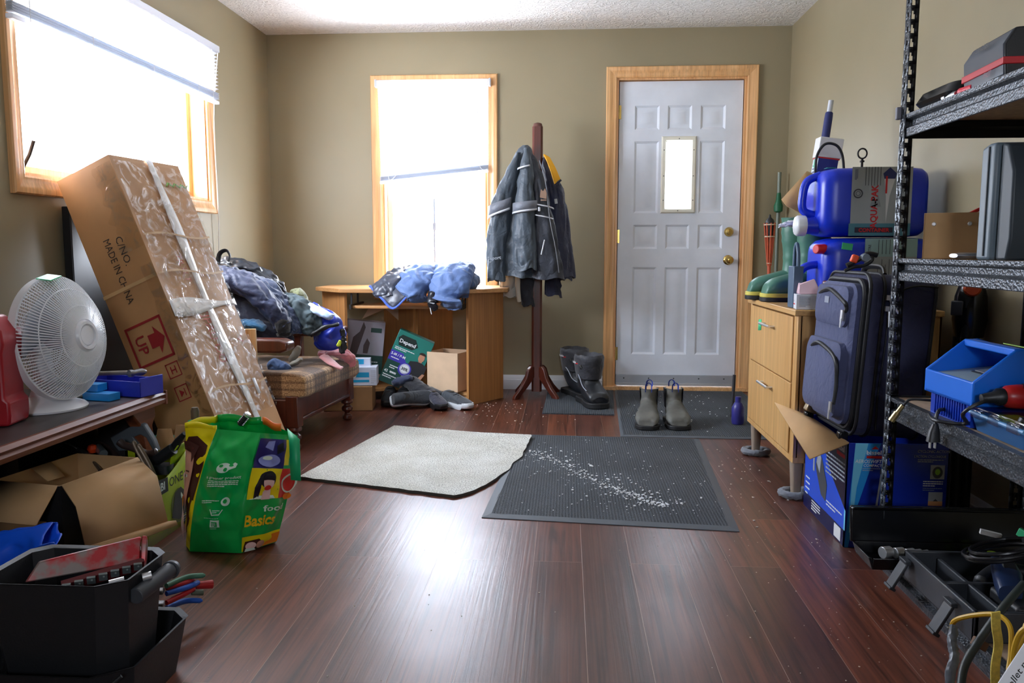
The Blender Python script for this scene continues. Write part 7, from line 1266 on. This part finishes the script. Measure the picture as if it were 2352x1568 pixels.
# rim bands and strap
mb = MB(); rim = []
for i, m_ in ((3, 0), (4, 1), (0, 0)):
    pass
def rimband(i, u0, u1, mi): mb.grid(lambda u, v: bagp(i, u0+(u1-u0)*u, 1)+V((0, 0, -.006+.024*v))+V((0, -.001 if i < 3 else .001, 0)), 8, 2) if False else mb.grid(lambda u, v: bagp(i, u0+(u1-u0)*u, 1)+V((0, 0, -.012+.026*v+.004*sin(u*7+i))), 8, 2)
mb.mi = 0; rimband(3, 0, 1, 0); mb.mi = 1; rimband(4, 0, 1, 1); rimband(5, 0, 1, 1); mb.mi = 2; rimband(2, .45, .95, 2); mb.build('bag_rim', [gbag, gyel, M('glossy_orange_rim', (232, 110, 40), .35)], t, solid=.002, flat=True)
mb = MB(); q = [V(at(x, y, 'Y', Y))-bo for x, y, Y in ((660, 984, 2.54), (688, 1008, 2.5), (691, 1104, 2.47), (668, 1102, 2.47), (664, 1012, 2.5))]; mb.add(q, [(0, 1, 4), (1, 2, 3, 4)]); mb.build('carry_strap', M('sea_green_webbing', (24, 168, 108), .45), t, solid=.003)
mb = MB(); q = [V(at(x, y, 'Y', 2.62))-bo for x, y in ((432, 965), (455, 961), (457, 976), (434, 978))]; mb.add(q, [(0, 1, 2, 3)]); mb.build('carry_strap', M('sea_green_webbing', (24, 168, 108), .45), t, solid=.002)
t = thing('screw_handle', 'short black ribbed handle with chrome tip sticking out of the grocery bag', 'handle', pt(565, 955, 2.58)); X = Matrix.Translation(-V(t.location)); mb = MB(X); a, b = V(pt(550, 975, 2.58)), V(pt(572, 948, 2.58)); mb.cyl(a, a*.3+b*.7, .008)
for k in range(6): c_ = a+(b-a)*(.08+.11*k); mb.lathe([(0, 0), (.0115, 0), (.0115, .003), (0, .003)], 16, c_, (b-a))
mb.build('grip', black_pl, t); mb = MB(X); mb.lathe([(0, 0), (.0125, 0), (.0125, .008), (.008, .012), (0, .012)], 18, a*.25+b*.75, b-a); mb.build('tip', steel, t)
# ---------------------------------------------------------------- TOOLBOX
tb = thing('tool_bucket', 'large black two-tier plastic tool bin in the lower left corner', 'tool bin', (-1.02, 1.56, 0)); X = Matrix.Translation(-V(tb.location)); tbm = M('coarse_black_plastic', (21, 22, 25), .5, bs=220, bst=.12, var=.1)
def bin_(mb, x0, x1, y0, y1, z0, z1, tp, w_, cut=0):
    rg = []
    for z, k in ((z0, tp), (z1, 0), (z1+.004, -.004), (z1, .008), (z0+.01, tp+w_)):
        kk = k if k != .008 else w_; c = .02+cut; a, b, c_, d = x0+kk, x1-kk, y0+kk, y1-kk; rg.append([V(p) for p in ((a+c, c_, z), (b-c*1.6, c_, z), (b, c_+c*1.2, z), (b, d-c, z), (b-c, d, z), (a+c, d, z), (a, d-c, z), (a, c_+c, z))])
    mb.rings(rg); return mb
mb = MB(X); bin_(mb, -1.165, -.868, 1.452, 1.656, .05, .30, .022, .006, .01); mb.build('upper_bin', tbm, tb, ang=30)
mb = MB(X); bin_(mb, -1.20, -.862, 1.435, 1.745, .0, .12, .02, .005, .02); mb.build('lower_bin', tbm, tb, ang=30)
mb = MB(X); mb.cyl((-.862, 1.50, .262), (-.85, 1.62, .268), .017, .017, 24); mb.cyl((-.85, 1.62, .268), (-.851, 1.635, .268), .02, .018, 24); mb.box((-.876, 1.53, .262), (.03, .02, .02)); mb.box((-.868, 1.61, .266), (.03, .02, .02)); mb.build('side_grip', M('dark_grey_rubber_grip', (54, 57, 62), .5), tb, bev=.002)
mb = MB(X); mb.tube(cr([(-1.15, 1.43, .075), (-1.0, 1.43, .07), (-.92, 1.43, .085), (-.87, 1.45, .12)], 6), .004, 8); mb.build('rim_lip', tbm, tb)
t = thing('socket_rack', 'worn red metal socket tray leaning inside the black tool bin', 'socket tray', (-1.02, 1.56, .29)); X = Matrix.Translation(-V(t.location)); wr_ = None
def wornred():
    m, nt, b = newmat('worn_red_paint'); co = coords(nt); n = nd(nt, 'TexNoise', Scale=16.0, Detail=8.0); nt.links.new(co, n.inputs['Vector']); f_ = ramp(nt, n.outputs[0], [(.42, (0, 0, 0, 1)), (.54, (1, 1, 1, 1))])
    nt.links.new(mix(nt, f_, lin((160, 34, 40)), lin((124, 112, 108))), b.inputs['Base Color']); b.inputs['Roughness'].default_value = .4; b.inputs['Metallic'].default_value = .3; return m
wrd = wornred(); Q = [at(58, 1338, 'Z', .29), at(90, 1290, 'Z', .325), at(325, 1232, 'Z', .335), at(322, 1290, 'Z', .29)]
mb = MB(X); N_ = (Q[1]-Q[0]).cross(Q[2]-Q[0]).normalized(); N_ = N_ if N_.z > 0 else -N_; mb.rings([Q, [q-N_*.012 for q in Q]]); mb.build('tray_face', wrd, t, bev=.003)
mb = MB(X); e0, e1 = at(140, 1340, 'Z', .285), at(330, 1285, 'Z', .292)
mb.rings([[e+V(d) for d in ((0, 0, .006), (.006, -.008, 0), (.004, -.01, -.018), (0, 0, -.012))] for e in (e0, e1)]); mb.build('clip_rail', M('dark_red_metal', (84, 18, 22), .4, .4), t)
for k in range(7): mb = MB(X); c_ = e0+(e1-e0)*((k+.4)/7)+V((.008, -.011, -.006)); mb.box(c_, (.016, .006, .016), (20, 0, 25)); mb.lathe([(0, 0), (.003, 0), (0, .002)], 8, c_+V((.003, -.004, .001)), (.3, -1, .2)); mb.build('spring_clip', M('dull_grey_clip', (104, 112, 112), .4, .5), t)
mb = MB(X); mb.rings([[q+V(d) for d in ((.0, 0, .004), (.012, .004, .002), (.012, .004, -.02), (0, 0, -.018))] for q in (Q[2], Q[3])]); mb.build('end_cap', wrd, t, bev=.003)
for k, (px, py, px2, py2, r_, lb) in enumerate(((250, 1338, 285, 1329, .005, 'thin bright drill bit lying in the black tool bin'), (327, 1326, 348, 1320, .0085, 'short chrome bolt end at the right of the black tool bin'))): mb = MB(); mb.cyl(at(px, py, 'Z', .285), at(px2, py2, 'Z', .287), r_); tag(mb.build('steel_bit', steel, loc=at(px, py, 'Z', .285)), lb, 'bit')
# pliers behind the bin
cols = {'green': M('muted_green_grip', (70, 120, 96), .4), 'red': M('red_vinyl_grip', (176, 26, 34), .35), 'blue': M('blue_vinyl_grip', (32, 92, 190), .35), 'dark': M('dark_olive_grip', (70, 76, 60), .5)}
def plier(label, c1, c2, pA, pB, head):
    t = thing('pliers', label, 'pliers', at(head[0], head[1], 'Z', .13), group='pliers beside the tool bin'); X = Matrix.Translation(-V(t.location))
    for c_, q in ((c1, pA), (c2, pB)):
        P = [tuple(at(x, y, 'Z', z)) for x, y, z in q]; L_ = cr(P, 5); n = len(L_); mb = MB(X); mb.tube(L_, [.0075-.002*abs(i/(n-1)-.5)+(.0 if i < n-1 else -.004) for i in range(n)], 10); mb.build('grip', cols[c_], t)
    mb = MB(X); mb.loft([(at(head[0], head[1], 'Z', .13), (.012, 0, 0), (0, .0, .008)), (at(head[0], head[1], 'Z', .13)+V((-.07, -.01, -.005)), (.0, .01, 0), (0, .0, .006))], 10) if False else mb.box(at(head[0], head[1], 'Z', .12)+V((-.02, 0, 0)), (.07, .022, .012), (0, 0, 15)); mb.build('jaw', M('worn_steel', (130, 130, 132), .35, .9), t, bev=.003)
plier('green handled pliers, topmost of those jutting out behind the tool bin', 'green', 'red', [(382, 1345, .13), (430, 1325, .125), (472, 1321, .12)], [(382, 1322, .135), (392, 1314, .135), (398, 1318, .13)], (360, 1345))
plier('red and blue handled pliers in the middle, jutting out behind the tool bin', 'red', 'blue', [(382, 1350, .12), (425, 1338, .115), (446, 1328, .11)], [(382, 1363, .11), (430, 1348, .105), (458, 1336, .10)], (360, 1360))
plier('red and blue handled pliers, lowest of those jutting out behind the tool bin', 'red', 'blue', [(382, 1384, .09), (420, 1365, .09), (448, 1350, .09)], [(382, 1396, .07), (425, 1380, .06), (465, 1379, .05)], (360, 1390))
mb = MB(); P = [at(440, 1345, 'Z', .09), at(487, 1341, 'Z', .08)]; mb.cyl(P[0], P[1], .009, .012); tag(mb.build('red_screwdriver', M('dark_red_handle', (150, 28, 30), .3), loc=P[1]), 'fat dark red tool handle end pointing right beyond the pliers', 'screwdriver')
mb = MB(); mb.cyl(at(440, 1362, 'Z', .08), at(466, 1360, 'Z', .075), .005, .008); tag(mb.build('olive_tool_end', cols['dark'], loc=at(455, 1361, 'Z', .08)), 'small olive tool tip between the red and blue plier handles', 'tool')
# blue rubber glove
t = thing('rubber_glove', 'bright blue rubber glove cuff draped over the back of the tool bin, left edge', 'glove', (-1.30, 1.82, .12)); X = Matrix.Translation(-V(t.location)); bg_ = M('bright_blue_nitrile', (20, 84, 214), .38, bs=16, bst=.3)
GA, GB, GC, GD = at(-60, 1232, 'Y', 1.84), at(121, 1200, 'Y', 1.84), at(127, 1254, 'Y', 1.80), at(-40, 1345, 'Y', 1.80)
for nm, dy in (('cuff_back', .035), ('cuff_front', -.035)): mb = MB(X); mb.grid(lambda u, v: (GA*(1-u)+GB*u)*(1-v)+(GD*(1-u)+GC*u)*v+V((0, dy*sin(PI*min(.97, max(.03, v)))*(.5+.5*u), 0))+V((.2, 1, .6))*(.009*sin(u*9+v*5)*sin(PI*v)+.008*noise.noise(V((u*6, v*5, dy*9)))), 30, 16); mb.build(nm, bg_, t, solid=.0015, flat=True)
mb = MB(X); soft(mb, [(-1.36, 1.84, .13, .05, .05), (-1.38, 1.86, .06, .05, .05), (-1.38, 1.86, .03, .05, .03)], 24, 5, .006, 9, up=(0, 1, 0)); mb.build('palm', bg_, t)
# ================================================================ finish: every loose piece of these parts becomes a part of its own
def split(o):
    me = o.data; bm = bmesh.new(); bm.from_mesh(me); bm.verts.ensure_lookup_table(); seen = {}; groups = []
    for v in bm.verts:
        if v.index in seen: continue
        st = [v]; seen[v.index] = len(groups); g = [v.index]
        while st:
            a = st.pop()
            for e in a.link_edges:
                b = e.other_vert(a)
                if b.index not in seen: seen[b.index] = len(groups); st.append(b); g.append(b.index)
        groups.append(set(g))
    bm.free()
    if len(groups) < 2: return
    for g in groups[1:]+groups[:1]:
        b2 = bmesh.new(); b2.from_mesh(me); b2.verts.ensure_lookup_table(); bmesh.ops.delete(b2, geom=[v for v in b2.verts if v.index not in g], context='VERTS')
        n = bpy.data.meshes.new(o.name); b2.to_mesh(n); b2.free()
        for m_ in me.materials:
            if m_.name not in n.materials: n.materials.append(m_)
        if g is groups[0]: o.data = n
        else: c = o.copy(); c.data = n; C.objects.link(c)
for o in list(C.objects):
    st = o.name.split('.')[0]
    if o.type == 'MESH' and st in ('cord', 'latches', 'skid_foot', 'end_beam', 'long_beam', 'zip_pull', 'binding', 'latch', 'screw', 'staple', 'prongs', 'legs', 'bamboo_basket') and o.data.users == 1: split(o)
for o in C.objects:
    for a, b in (('latches', 'lid_latch'), ('prongs', 'prong'), ('legs', 'stand_leg')):
        if o.name.split('.')[0] == a: o.name = b
